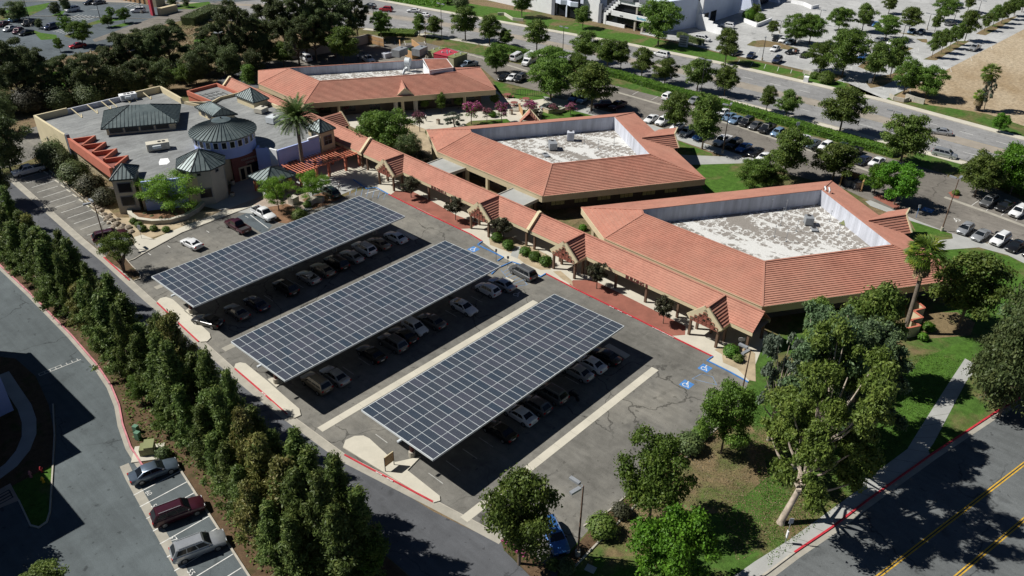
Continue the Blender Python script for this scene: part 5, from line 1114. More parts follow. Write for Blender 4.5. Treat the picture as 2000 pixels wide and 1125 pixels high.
# ================================================================ TREES
RNG = np.random.default_rng(11)
L = dict(
 pine=leaf('pine_foliage', (.105, .160, .038), (.20, .245, .065), .34), pine2=leaf('yellow_pine_foliage', (.19, .20, .055), (.30, .26, .09), .3),
 green=leaf('broad_foliage', (.105, .185, .03), (.20, .29, .05), .36), mid=leaf('street_tree_foliage', (.115, .185, .036), (.22, .28, .06), .36),
 dark=leaf('dark_foliage', (.09, .13, .045), (.16, .19, .065), .28), euc=leaf('eucalyptus_foliage', (.13, .21, .10), (.20, .30, .085), .3),
 eucy=leaf('yellow_green_foliage', (.14, .215, .04), (.24, .31, .065), .32), grey=leaf('grey_green_foliage', (.13, .17, .12), (.19, .22, .16), .2),
 lime=leaf('bright_green_foliage', (.09, .22, .018), (.17, .34, .03), .35), wisp=leaf('palo_verde_foliage', (.17, .31, .035), (.26, .40, .05), .4),
 plum=leaf('dusky_foliage', (.055, .06, .03), (.10, .085, .05), .2), pink=leaf('pink_blossom', (.42, .08, .22), (.60, .20, .38), .3), pink2=leaf('dull_pink_blossom', (.30, .10, .15), (.42, .18, .22), .3),
 hedge=leaf('hedge_foliage', (.075, .165, .02), (.14, .26, .03), .25), palm=leaf('palm_frond_green', (.08, .14, .035), (.16, .21, .06), .2), fan=leaf('fan_palm_green', (.09, .16, .02), (.24, .27, .03), .2),
 dead=leaf('dead_frond', (.20, .15, .08), (.28, .21, .11), .1), straw=leaf('dry_brush', (.20, .17, .09), (.27, .24, .13), .1))
def leaf_mesh(name, P, Nn, size, m, aspect=1.0, jitter=.9):
    if name in ('crown', 'blossom', 'inner_crown'): size *= .64
    n = len(P); Nn = Nn+RNG.normal(0, jitter, (n, 3)); Nn /= np.linalg.norm(Nn, axis=1, keepdims=True)+1e-9
    a = np.cross(Nn, RNG.normal(0, 1, (n, 3))); a /= np.linalg.norm(a, axis=1, keepdims=True)+1e-9; b = np.cross(Nn, a)
    s = size*RNG.uniform(.55, 1.3, (n, 1)); a = a*s*aspect; b = b*s/aspect
    V = np.stack([P-a*.5, P-b*.38+a*.05, P+a*.5, P+b*.38+a*.05], 1).reshape(-1, 3)
    me = bpy.data.meshes.new(name); me.vertices.add(4*n); me.vertices.foreach_set('co', V.astype(np.float32).ravel())
    me.loops.add(4*n); me.loops.foreach_set('vertex_index', np.arange(4*n, dtype=np.int32)); me.polygons.add(n)
    me.polygons.foreach_set('loop_start', np.arange(0, 4*n, 4, dtype=np.int32)); me.update(calc_edges=True); me.materials.append(m); return me
def clumps(cs, rs, per, flat=.8, shell=.55):
    P = []; Nn = []
    for c, r in zip(cs, rs):
        k = max(10, int(per*r*r*2.5)); d = RNG.normal(0, 1, (k, 3)); d /= np.linalg.norm(d, axis=1, keepdims=True); d[:, 2] = np.where(d[:, 2] < -.3, -d[:, 2]*.6, d[:, 2])
        rad_ = r*(shell+(1-shell)*RNG.random((k, 1))**.6)*(1+.18*RNG.normal(0, 1, (k, 1))); P.append(np.array(c)+d*rad_*np.array([1, 1, flat])); Nn.append(d+np.array([0, 0, .35]))
    return np.concatenate(P), np.concatenate(Nn)
def limbs(mb, H, tips, r0, base=.3, lean=(0, 0), n=7):
    top = Vector((lean[0], lean[1], H)); b0 = Vector((0, 0, -.1)); mid = Vector((lean[0]*.35, lean[1]*.35, H*base))
    mb.tube([b0, Vector((0, 0, .25)), mid, mid.lerp(top, .5)+Vector((.1, -.1, 0)), top*.93], [r0*1.35, r0, r0*.8, r0*.5, r0*.15], n)
    for t in tips:
        t = Vector(t); z = min(max(t.z*.55, H*base*.8), H*.8); f = (z/H); s = Vector((lean[0]*f, lean[1]*f, z)); m_ = s.lerp(t, .55)+Vector((0, 0, -(t-s).length*.08))
        mb.tube([s, m_, t], [r0*.42, r0*.26, r0*.08], 5, False)
NH, NR = 8.0, 3.5
def proto(kind, seed, H=NH, R=NR):
    """returns (crown parts [(name, mesh)], trunk mesh) for a nominal tree of height H and crown radius R"""
    global RNG; RNG = np.random.default_rng(seed); mb = MB(); parts = []; tr = M['trunk']; U = RNG.uniform
    def shellpts(n, z0, z1, prof, rr):
        cs = []; rs = []
        for i in range(n):
            t = (i+.5)/n; z = z0+(z1-z0)*t; a = i*2.39996+U(-.4, .4); rmax = prof(t)*R; q = rmax*math.sqrt(U(.15, 1)) if i % 4 else rmax*.25
            cs.append((q*math.cos(a), q*math.sin(a), z+U(-.3, .3))); rs.append(rr*U(.75, 1.3))
        return cs, rs
    if kind == 'pine':
        cs, rs = shellpts(78, H*.10, H*.98, lambda t: .98*(1-t)**.62*(.70+.30*math.sin(t*(23+3*seed)+seed)), .50*R/2.4); P, N_ = clumps(cs, rs, 175, 1.2, .2); parts.append(('crown', leaf_mesh('crown', P, N_, .36, L['pine'], 1.5)))
        limbs(mb, H, cs[::5], .2)
    elif kind == 'pine2':
        cs, rs = shellpts(60, H*.2, H*.97, lambda t: .95*(1-t)**.5*(.75+.25*math.sin(t*15+seed)), .6*R/2.4); P, N_ = clumps(cs, rs, 190, .95, .4); parts.append(('crown', leaf_mesh('crown', P, N_, .38, L['pine2'], 1.3))); limbs(mb, H, cs[::5], .24)
        P, N_ = clumps([cs[i] for i in range(0, 60, 2)], [r*.9 for r in rs[::2]], 150, .95, .5); parts.append(('inner_crown', leaf_mesh('inner_crown', P, N_, .36, L['pine'], 1.3)))
    elif kind in ('mid', 'green', 'lime', 'dark', 'plum'):
        prof = {'mid': lambda t: math.sin(math.pi*(.12+.80*t))**.7*(.82+.18*math.sin(t*13+seed)), 'green': lambda t: math.sin(math.pi*(.15+.72*t))**.6, 'lime': lambda t: math.sin(math.pi*(.18+.68*t))**.55, 'dark': lambda t: math.sin(math.pi*(.15+.72*t))**.6*(.8+.2*math.sin(t*9+seed)), 'plum': lambda t: math.sin(math.pi*(.1+.8*t))**.7}[kind]
        n = {'mid': 44, 'green': 46, 'lime': 40, 'dark': 54, 'plum': 26}[kind]; z0 = {'mid': .28, 'green': .25, 'lime': .25, 'dark': .14, 'plum': .38}[kind]
        cs, rs = shellpts(n, H*z0, H*.92, prof, R*.27); P, N_ = clumps(cs, rs, {'mid': 150, 'green': 165, 'lime': 170, 'dark': 150, 'plum': 80}[kind]*(NR/3.5)**2*(3.5/R)**2, .85, .5)
        parts.append(('crown', leaf_mesh('crown', P, N_, {'mid': .40, 'green': .38, 'lime': .40, 'dark': .42, 'plum': .34}[kind], L[kind], 1.1))); limbs(mb, H*.85, cs[::4], .16*H/8)
    elif kind in ('euc', 'eucy', 'grey', 'bigdark'):
        lean = {'euc': (.6, -.5), 'eucy': (4.2, 1.8), 'grey': (.4, .6), 'bigdark': (.5, .3)}[kind]; tr = M['trunk_white'] if kind != 'bigdark' else M['trunk']; cs = []; rs = []
        nb = {'euc': 30, 'eucy': 28, 'grey': 16, 'bigdark': 20}[kind]
        for i in range(nb):
            t = (i+.5)/nb; a = i*2.39996+U(-.5, .5); z = H*(.30+.60*t); q = R*(1-.35*t)*math.sqrt(U(.2, 1))*.85; f = z/H; c = (lean[0]*f+q*math.cos(a), lean[1]*f+q*math.sin(a), z)
            for j in range(5): cs.append((c[0]+U(-1, 1)*R*.20, c[1]+U(-1, 1)*R*.20, c[2]+U(-.7, 1)*R*.13)); rs.append(R*(.18 if kind == 'bigdark' else .135)*U(.6, 1.3))
        P, N_ = clumps(cs, rs, 210*(6/R)**1.0 if R > 4 else 190, .85, .35)
        parts.append(('crown', leaf_mesh('crown', P, N_, .42 if R > 4 else .4, L['dark' if kind == 'bigdark' else kind], 1.35))); limbs(mb, H*.85, [(c[0]*1.06, c[1]*1.06, c[2]+.3) for c in cs[2::5]], .36*H/14, .22, lean)
    elif kind == 'olive':
        cs, rs = shellpts(26, H*.5, H*.9, lambda t: .95-.35*t, R*.24); P, N_ = clumps(cs, rs, 200, .7, .3); parts.append(('crown', leaf_mesh('crown', P, N_, .26, L['eucy'], 1.4)))
        for k in range(4): a = k*1.6; t_ = Vector((math.cos(a)*R*.5, math.sin(a)*R*.5, H*.55)); mb.tube([(0, 0, -.1), (.15*math.cos(a), .15*math.sin(a), H*.22), t_*.6+Vector((0, 0, H*.15)), t_], [.22, .18, .11, .05], 6, False)
        limbs(mb, H*.7, cs[::4], .12)
    elif kind == 'wisp':
        cs, rs = shellpts(34, H*.3, H*.92, lambda t: math.sin(math.pi*(.2+.65*t))**.6, R*.25); P, N_ = clumps(cs, rs, 260, .75, .1); parts.append(('crown', leaf_mesh('crown', P, N_, .22, L['wisp'], 1.5))); limbs(mb, H*.8, cs[::3], .12, .2)
    elif kind in ('myrtle', 'myrtle2'):
        cs, rs = shellpts(20, H*.42, H*.9, lambda t: math.sin(math.pi*(.18+.7*t))**.6, R*.34); P, N_ = clumps(cs, rs, 90, .9, .5); parts.append(('crown', leaf_mesh('crown', P, N_, .36, L['mid' if kind == 'myrtle' else 'plum'], 1.1)))
        up = [(c, r) for c, r in zip(cs, rs) if c[2] > H*(.5 if kind == 'myrtle' else .72)]; P, N_ = clumps([(c[0]*1.05, c[1]*1.05, c[2]+.15) for c, r in up], [r*1.02 for c, r in up], 80, .9, .85); parts.append(('blossom', leaf_mesh('blossom', P, N_, .36, L['pink' if kind == 'myrtle' else 'pink2'], 1.0)))
        limbs(mb, H*.8, cs[::4], .1, .35)
    elif kind == 'cypress':
        cs, rs = shellpts(30, H*.05, H*.95, lambda t: .8*(1-t)**.4, R*.55); P, N_ = clumps(cs, rs, 130, 1.1, .6); parts.append(('crown', leaf_mesh('crown', P, N_, .3, L['green'], 1.1))); mb.tube([(0, 0, -.1), (0, 0, H*.6)], [.12, .04], 6)
    tm = mb.mesh('trunk', tr, smooth=60)
    return [('trunk', tm)]+parts, H, R
PROTO = {}
for kind, seeds, H, R in (('pine', (1, 2, 3, 4), 9.5, 2.4), ('pine2', (5, 6), 9.5, 2.6), ('mid', (11, 12, 13, 14), 8, 3.5), ('green', (15, 16, 17), 8, 3.5), ('lime', (21, 22), 7, 3.5), ('dark', (31, 32, 33), 9, 4.5), ('bigdark', (34, 35), 14, 6), ('plum', (41, 42), 4, 1.7),
                       ('euc', (51, 52), 13, 5.5), ('eucy', (53, 54), 14, 6.5), ('grey', (55, 56), 8, 3.5), ('olive', (61,), 5.5, 3.2), ('wisp', (62, 63), 5.5, 3.3), ('myrtle', (71, 72), 4.5, 1.7), ('myrtle2', (73, 74), 4.5, 1.7), ('cypress', (81,), 5, 1.3)):
    PROTO[kind] = [proto(kind, s, H, R) for s in seeds]
_cnt = {}
def put_tree(kind, loc, H, R, label, group=None, cat='tree', name=None, rz=None):
    k = _cnt.get(kind, 0); _cnt[kind] = k+1; parts, h, r = PROTO[kind][k % len(PROTO[kind])]
    if rz is None: rz = (k*137.5) % 360
    nm = name or {'pine': 'pine_tree', 'pine2': 'pine_tree', 'euc': 'eucalyptus_tree', 'eucy': 'eucalyptus_tree', 'bigdark': 'eucalyptus_tree', 'myrtle': 'crape_myrtle', 'myrtle2': 'crape_myrtle', 'olive': 'olive_tree', 'wisp': 'palo_verde_tree', 'cypress': 'cypress_tree'}.get(kind, 'street_tree')
    t = thing(nm, label, cat, loc, group, rad(rz)); t.scale = (R/r, R/r, H/h)
    for n_, me in parts: link(n_, me, t)
    return t
def tree(kind, bx, by, ty, hw, label, group=None, **k):
    b = G(bx, by); H = height_to(b, ty); d = PX(b)[2]; R = hw*d/FPX
    return put_tree(kind, b, max(H, 1.2), R, label, group, **k)
# --- the long pine row between the two lanes
y = 151.0; i = 0; row = []
rr = random.Random(3)
while y > 44:
    row.append(((29.4 if i % 2 else 26.9)+rr.uniform(-.5, .5)-(.9 if y < 72 else 0)+(.7 if y > 110 else 0), y)); y -= 1.75+rr.uniform(-.5, .5); i += 1
for i, (x, y) in enumerate(reversed(row)):
    kd = 'pine2' if i in (5, 9) or i % 13 == 7 else 'pine'; H = (10.6 if y > 80 else 12.2)*rr.uniform(.68, 1.16); R = rr.uniform(2.0, 3.1)*(1.1 if y < 80 else 1)
    if i < 8: H = 12.6*rr.uniform(.85, 1.10); R = 2.9
    put_tree(kd, (x, y, 0), H, R, '%s %s pine from the near end of the row between the two lanes' % (ORD[i], 'yellow-tipped' if kd == 'pine2' else 'shaggy green'), 'pines in the row between the two lanes')
for i, (x, y, h, r) in enumerate([(25.4, 66, 9.5, 2.4), (24.6, 62.5, 8.5, 2.3), (24.4, 59.5, 9.5, 2.5), (23.9, 56.5, 8.5, 2.4), (23.4, 53.5, 9, 2.4), (23.2, 50.5, 8.5, 2.4), (23.5, 47.5, 9, 2.5), (26, 44, 11, 3)]):
    put_tree('pine2' if i == 4 else 'pine', (x, y, 0), h, r, '%s pine from the far end of the outer line beside the lower left parking bay' % ORD[i], 'outer line of pines beside the lower left parking bay')
for i, (x, y, h, r) in enumerate([(25.8, 47, 5, 1.8), (28, 44, 6, 2.4), (26.2, 62, 4, 1.7), (27.1, 96, 4, 1.6), (27.0, 112, 4.2, 1.7), (27.2, 128, 4, 1.5), (26.0, 84, 3.6, 1.5), (25.2, 76.5, 3, 1.2)]):
    put_tree('green', (x, y, 0), h, r, '%s low bush from the near end at the foot of the pine row' % ORD[i], 'low bushes at the foot of the pine row', 'bush', 'bush')
T = [
 # near right
 ('eucy', 1525, 1022, 690, 128, 'big leaning yellow-green eucalyptus with pale bark beside the bus stop sign', dict(rz=-38)),
 ('euc', 1548, 915, 598, 100, 'blue-green eucalyptus with pale branches between the lawn and the walkway end'),
 ('grey', 1500, 860, 650, 52, 'grey-leaved eucalyptus touching the end of the covered walkway roof'),
 ('euc', 1650, 860, 630, 95, 'tall blue-green eucalyptus behind the leaning one, nearest the garden wall'),
 ('eucy', 1620, 760, 600, 60, 'yellow-green eucalyptus crown against the eave of the nearest building', dict(rz=90)),
 ('mid', 1680, 745, 558, 62, 'airy olive-green tree rising in front of the long eave of the nearest building'),
 ('green', 1268, 1015, 858, 66, 'round bright green tree at the edge of the empty parking bay'),
 ('green', 1408, 885, 752, 48, 'narrow bright green tree beside the blue painted parking bay'),
 ('lime', 1302, 1150, 1012, 75, 'bright green tree cut by the bottom edge of the photo'),
 ('mid', 1014, 1102, 926, 74, 'round yellow-green tree shading the blue car at the bottom of the lot'),
 ('lime', 705, 1120, 1060, 42, 'small bright green tree in the big shadow at the bottom edge'),
 ('mid', -75, 1005, 850, 70, 'tree beyond the left edge shading the corner lawn'), ('mid', -120, 1100, 930, 80, 'tree beyond the lower left edge shading the road'),
 ('mid', 85, 1165, 1118, 55, 'tree top just showing at the bottom left edge'),
 ('mid', 1872, 640, 492, 72, 'spreading olive-green tree right of the fan palm'),
 ('dark', 1950, 815, 560, 78, 'large dark tree at the right edge above the red kerb'),
 ('euc', 1985, 740, 510, 70, 'tall grey-green eucalyptus cut by the right edge'),
 ('dark', 1925, 770, 640, 48, 'dark tree overhanging the top of the grey path'),
 ('euc', 2050, 830, 600, 90, 'eucalyptus mostly beyond the right edge, above the street'),
 ('olive', 243, 532, 457, 40, 'crooked little tree on the red kerbed nose beside the light pole'),
 ('wisp', 335, 415, 343, 62, 'feathery lime green palo verde growing in the curved planter'),
 ('wisp', 545, 412, 347, 33, 'feathery yellow-green tree behind the white pickup'),
 ('wisp', 612, 392, 336, 34, 'feathery yellow-green tree beside the dark green car and the pergola'),
 ('dark', 22, 335, 228, 52, 'dark leafy tree at the left edge above the white pickup'),
 ('dark', -10, 400, 300, 40, 'dark tree just entering the left edge'),
 ('green', 757, 306, 214, 50, 'bright green tree in the courtyard beyond the covered walkway'),
 ('green', 735, 285, 232, 30, 'smaller bright green tree at the left of the courtyard tree'),
 ('dark', 800, 330, 262, 30, 'dark green tree in the courtyard below the bright green tree'),
 ('grey', 888, 248, 219, 26, 'low grey-green bush-like tree in the middle of the courtyard'),
 ('plum', 820, 335, 298, 18, 'dusky bush beside the left end of the middle building'),
 # crape myrtles
 ('myrtle', 920.5, 243, 198, 16, 'largest pink crape myrtle in the courtyard'), ('myrtle2', 951, 238, 212, 10, 'small dull pink crape myrtle between two taller ones in the courtyard'),
 ('myrtle', 979.7, 240, 202, 14, 'pink crape myrtle at the right end of the courtyard planting strip'), ('myrtle2', 820, 257, 219, 13, 'dusky pink crape myrtle beside the walking person'),
 ('mid', 830, 217, 183, 12, 'crape myrtle with pink tips nearest the gabled porch of BUILDING C'), ('mid', 862, 220, 182, 13, 'mostly green crape myrtle under the eave of BUILDING C'), ('mid', 896, 213, 180, 12, 'green crape myrtle with one pink tip under the eave of BUILDING C'),
 ('mid', 966, 206, 183, 11, 'brownish tree at the right corner of BUILDING C'), ('myrtle', 1036, 228, 197, 14, 'bushy pink crape myrtle above the small gable of the middle building'), ('myrtle2', 1080, 222, 205, 10, 'dull pink crape myrtle on the court lawn, left of the low block wall'),
 ('myrtle', 1114, 225, 203, 11, 'bright pink crape myrtle on the court lawn, right of the low block wall'), ('myrtle2', 632, 226, 208, 11, 'pink crape myrtle nearest the date palm'), ('myrtle', 677, 222, 198, 13, 'pink crape myrtle left of the lettering BUILDING C'), ('myrtle', 739, 215, 193, 13, 'pink crape myrtle right of the lettering BUILDING C'),
 ('plum', 1046, 245, 213, 13, 'dusky leaved tree right of the bushy pink crape myrtle'),
 # small trees along the front walk
 ('plum', 803, 386, 346, 19, 'small dusky tree at the left end of the first red gravel bed'), ('plum', 890, 430, 386, 19, 'small dusky tree in the right half of the first red gravel bed'), ('plum', 983, 466, 426, 20, 'small dusky tree above the first two clipped bushes'),
 ('plum', 1165, 564, 515, 22, 'small staked tree at the left end of the second red gravel bed'), ('plum', 1295, 632, 582, 20, 'small staked tree in the right half of the second red gravel bed'),
 # back lot and lawn
 ('mid', 1316, 262, 182, 30, 'tree over the white cars at the left end of the back row'), ('mid', 1371, 291, 184, 42, 'large tree over the back row, left of the double light pole'), ('mid', 1530, 348, 254, 44, 'large tree in the back lot above the dry bush'), ('mid', 1625, 354, 279, 46, 'yellow-flecked tree beside the back trash enclosure'),
 ('green', 1472, 372, 312, 34, 'dark bushy tree against the far eave of the nearest building'), ('mid', 1503, 368, 322, 28, 'yellowish bushy tree against the far eave of the nearest building'), ('lime', 1746, 399, 320, 40, 'bright green tree beside the red gravel bed behind the nearest building'), ('lime', 1706, 380, 320, 26, 'bright green tree left of the other one behind the trash enclosure'),
 ('mid', 1903, 384, 301, 46, 'olive tree over the island with the yellow shrub'), ('lime', 1972, 380, 287, 42, 'dense bright green tree at the right edge by the hedge'), ('green', 1935, 370, 300, 34, 'dense green tree between the olive tree and the right edge'),
 ('green', 1075, 196, 119, 46, 'broad dark green tree left of the parked maroon cars'), ('mid', 1155, 216, 122, 50, 'broad mottled tree over the parked maroon cars'), ('green', 1075, 150, 94, 42, 'dark green tree behind the white shuttle bus'), ('green', 1126, 150, 104, 26, 'green tree beside the slim light pole in the back lot'), ('green', 969, 144, 86, 26, 'weeping green tree beside the dark parked cars behind BUILDING C'),
 ('mid', 672, 126, 52, 33, 'round olive tree behind the roof of BUILDING C'), ('mid', 555, 131, 83, 25, 'yellowish tree left of the white van in the service yard'), ('cypress', 487, 162, 129, 15, 'dense dark cypress against the corner roof of BUILDING C'),
 ('green', 745, 74, 22, 19, 'narrow green tree at the corner of the service yard wall'), ('mid', 820, 71, 26, 17, 'pale yellow-green tree left of the street light, near the boulevard'), ('mid', 848, 73, 32, 20, 'low green tree beside the parking sign near the boulevard'),
 # boulevard trees, near side
 ('mid', 909, 79, 11, 28, 'first boulevard tree right of the tall street light, the tallest of the near row'), ('mid', 956, 89, 30, 23, 'second boulevard tree right of the tall street light'), ('mid', 987, 91, 57, 19, 'short boulevard tree at the left end of the hedge'), ('mid', 1048, 101, 38, 29, 'tall boulevard tree left of the single street light'), ('mid', 1142, 122, 61, 33, 'dark boulevard tree right of the single street light'),
 ('mid', 1186, 136, 77, 26, 'boulevard tree beside the start of the long hedge'), ('mid', 1212, 136, 79, 20, 'boulevard tree with a shaded trunk left of the passing white van'), ('mid', 1253, 150, 94, 27, 'boulevard tree in front of the white van on the road'), ('mid', 1298, 164, 113, 29, 'low boulevard tree behind the parked white car in the back lot'), ('mid', 1361, 179, 115, 32, 'boulevard tree beside the leaning street light'), ('mid', 1414, 187, 127, 28, 'ragged boulevard tree right of the leaning street light'),
 ('mid', 1496, 219, 167, 19, 'thin boulevard tree, left one of a touching pair'), ('mid', 1534, 231, 176, 27, 'boulevard tree, right one of a touching pair'), ('mid', 1639, 260, 173, 45, 'large ragged boulevard tree standing alone by the hedge'), ('mid', 1757, 322, 224, 50, 'largest ragged boulevard tree beside the driveway mouth'),
 # far side
 ('green', 1285, 88, -2, 38, 'big dark tree in front of the white office beside the monument sign'), ('mid', 1416, 124, 56, 26, 'tree on the far lawn beside the parking lot corner'), ('mid', 1138, 55, 10, 19, 'yellow-green tree on the lawn in front of the white office'), ('mid', 1019, 34, -22, 22, 'tree beside the wavy garden wall'), ('mid', 1473, 36, 8, 12, 'thin palm-like tree in the white raised planter'),
 ('mid', 1507, 70, 40, 14, 'small tree beside the parking lot lamp near the office yard'), ('green', 1553, 86, 28, 29, 'round green tree over the front row of parked cars across the boulevard'), ('green', 1580, 86, 29, 25, 'green tree with a dark right side over the front row across the boulevard'), ('green', 1637, 61, 13, 23, 'bright green tree in the middle of the pale parking lot'), ('green', 1601, 141, 84, 32, 'green tree at the curved entry wall, left of the driveway'), ('green', 1644, 151, 56, 38, 'tallest dark green tree left of the driveway'),
 ('mid', 1683, 62, 6, 22, 'pale green tree at the centre of the pale parking lot'), ('green', 1729, 77, 28, 26, 'dense round tree over the silver car in the pale lot'), ('mid', 1704, 164, 84, 26, 'yellowish tree on the driveway median'), ('mid', 1738, 151, 73, 25, 'tree above the driveway median'), ('green', 1764, 184, 116, 26, 'green tree right of the driveway'), ('green', 1806, 192, 129, 33, 'spreading green tree behind the straight grey entry wall'), ('mid', 1774, 64, 14, 23, 'round yellow-green tree beside the two blue parked cars'), ('green', 1842, 42, -6, 23, 'tall tree at the top of the pale lot'), ('mid', 1889, 24, -18, 14, 'tree at the top edge of the pale lot'), ('mid', 1735, 27, -8, 15, 'tree at the top edge left of the pale lot rows'), ('mid', 1825, 63, 24, 11, 'brownish thin tree in the pale lot'),
 ('grey', 2000, 245, 140, 24, 'grey-green tree cut by the right edge in the bare field'), ('lime', 1949, 259, 222, 15, 'young bright green tree on the grass strip at the right'), ('grey', 1921, 218, 150, 15, 'grey-leaved tree leaning beside the two field palms'),
 # upper left
 ('bigdark', 645, 100, -25, 55, 'huge dark eucalyptus at the top edge, left of the boulevard'), ('bigdark', 700, 78, -20, 26, 'dark leafy tree at the top edge beside the tall boulevard lamp'), ('bigdark', 600, 110, -30, 40, 'black-green eucalyptus mass at the top edge'), ('bigdark', 560, 105, -8, 44, 'large dark eucalyptus with a white branch above the yellowish tree'), ('bigdark', 500, 125, 30, 36, 'dark eucalyptus behind the white car on the service drive'), ('bigdark', 462, 132, 3, 44, 'tallest eucalyptus with a ragged crown in the grove'), ('bigdark', 340, 140, 42, 46, 'broad brown-green eucalyptus in the middle of the grove'), ('bigdark', 300, 150, 60, 34, 'dark tree at the left of the grove middle'),
 ('dark', 400, 148, 88, 30, 'olive tree left of the tall pole at the grove edge'), ('green', 366, 166, 125, 20, 'bright green little tree at the grove edge above the annex'), ('green', 345, 160, 132, 18, 'low bright green tree left of the brighter one at the grove edge'), ('bigdark', 255, 155, 62, 38, 'dark tree at the far side of the grove, left of its middle'), ('bigdark', 190, 195, 100, 36, 'brown-green tree in the left of the grove'), ('bigdark', 135, 190, 106, 32, 'olive-brown tree above the hedge behind the civic building'), ('bigdark', 45, 205, 70, 48, 'large dark tree at the left edge of the grove'), ('bigdark', 95, 200, 118, 34, 'dark tree second from the left edge of the grove'), ('bigdark', 5, 200, 110, 30, 'dark tree on the left edge of the grove'), ('dark', 230, 195, 130, 28, 'dark tree above the corner of the civic building'), ('dark', 430, 130, 70, 26, 'dark tree just left of the tallest eucalyptus'), ('dark', 520, 128, 70, 26, 'dark tree above the two white notices'), ('bigdark', 282, 180, 110, 30, 'dark tree at the right behind the civic building parapet'), ('dark', 5, 130, 82, 18, 'dark tree at the left edge beside the far road'),
 ('bigdark', 70, 165, 95, 34, 'dark tree in the back of the grove near the far road'),
 ('bigdark', 225, 160, 88, 32, 'dark tree in the back row of the grove, above the hip roof'),
 ('bigdark', 292, 125, 52, 30, 'dark tree beside the far hedge, left of centre'),
 ('dark', 322, 180, 118, 30, 'dark bushy tree directly behind the civic building parapet'),
 ('dark', 384, 164, 104, 28, 'dark bushy tree right of the bright green little trees'),
 ('bigdark', 412, 115, 48, 30, 'dark tree left of the tallest eucalyptus, in the back'),
 ('dark', 452, 150, 92, 28, 'dark bushy tree under the tall pale light pole'),
 ('bigdark', 530, 92, 4, 34, 'dark tree in the back of the grove right of the tallest one'),
 ('bigdark', 585, 128, 30, 34, 'dark tree left of the service yard wall'),
 ('bigdark', 618, 118, 10, 36, 'very dark tree above the service yard wall'),
 ('bigdark', 655, 112, 18, 34, 'dark tree behind the round olive tree'),
 ('bigdark', 25, 185, 92, 36, 'dark tree on the left in the back of the grove'),
 ('dark', 498, 152, 98, 22, 'dark bushy tree beside the white SUV of the service drive'),
 ('dark', 12, 262, 190, 30, 'dark shrubby tree at the left edge below the grove'),
 ('dark', 170, 200, 150, 26, 'low dark tree above the long parapet of the civic building'),
 ('dark', 262, 190, 140, 28, 'low dark tree right of the middle of the long parapet'),
 ('green', 163, 90, 39, 22, 'round dark green tree above the red parked car'), ('green', 133, 66, 32, 14, 'dark tree left of the round dark green tree'), ('green', 212, 53, 29, 11, 'small round tree on the far lot strip, nearest'), ('green', 244, 45, 15, 12, 'pointed small tree on the far lot strip'), ('green', 218, 36, 14, 9, 'small tree behind the round one in the far lot'), ('dark', 110, 30, 4, 13, 'dark tree on the grass island of the far lot'), ('dark', 131, 22, -8, 12, 'dark tree at the top edge above the white car'), ('green', 118, 101, 74, 9, 'slender young tree beside the far road'), ('dark', 40, 40, 2, 24, 'large dark tree on the grass at the top left corner'), ('dark', 78, 56, 37, 9, 'small dark tree between the parked cars at the far left'), ('dark', 8, 34, 16, 8, 'small tree at the top left edge'), ('bigdark', 875, 6, -28, 22, 'dark tree at the top edge above the far side of the boulevard'), ('dark', 338, 12, -6, 12, 'dark tree beside the tan block wall'), ('dark', 365, 14, -4, 9, 'dark bush beside the grass by the block wall'),
]
ROADROW = [(1819, 113, 60, 13), (1837.5, 104, 55, 13), (1854, 95, 50, 12), (1869, 88, 44, 11), (1884, 80, 20, 20), (1922, 60, 24, 12), (1938, 53, 10, 13), (1955, 46, 4, 13), (1968, 38, -3, 13), (1980, 32, -8, 14), (1995, 24, -14, 14)]
for k, (a, b, c, d) in enumerate(ROADROW): T.append(('mid', a, b, c, d, '%s tree from the near end of the row along the bare field' % ORD[k], dict(group='trees in the row along the bare field')))
GR = {'bigdark': 'dark trees of the grove', 'myrtle': 'crape myrtles', 'myrtle2': 'crape myrtles', 'plum': 'small dusky trees'}
for e in T:
    kw = dict(e[6]) if len(e) > 6 else {}; tree(e[0], e[1], e[2], e[3], e[4], e[5], **kw)
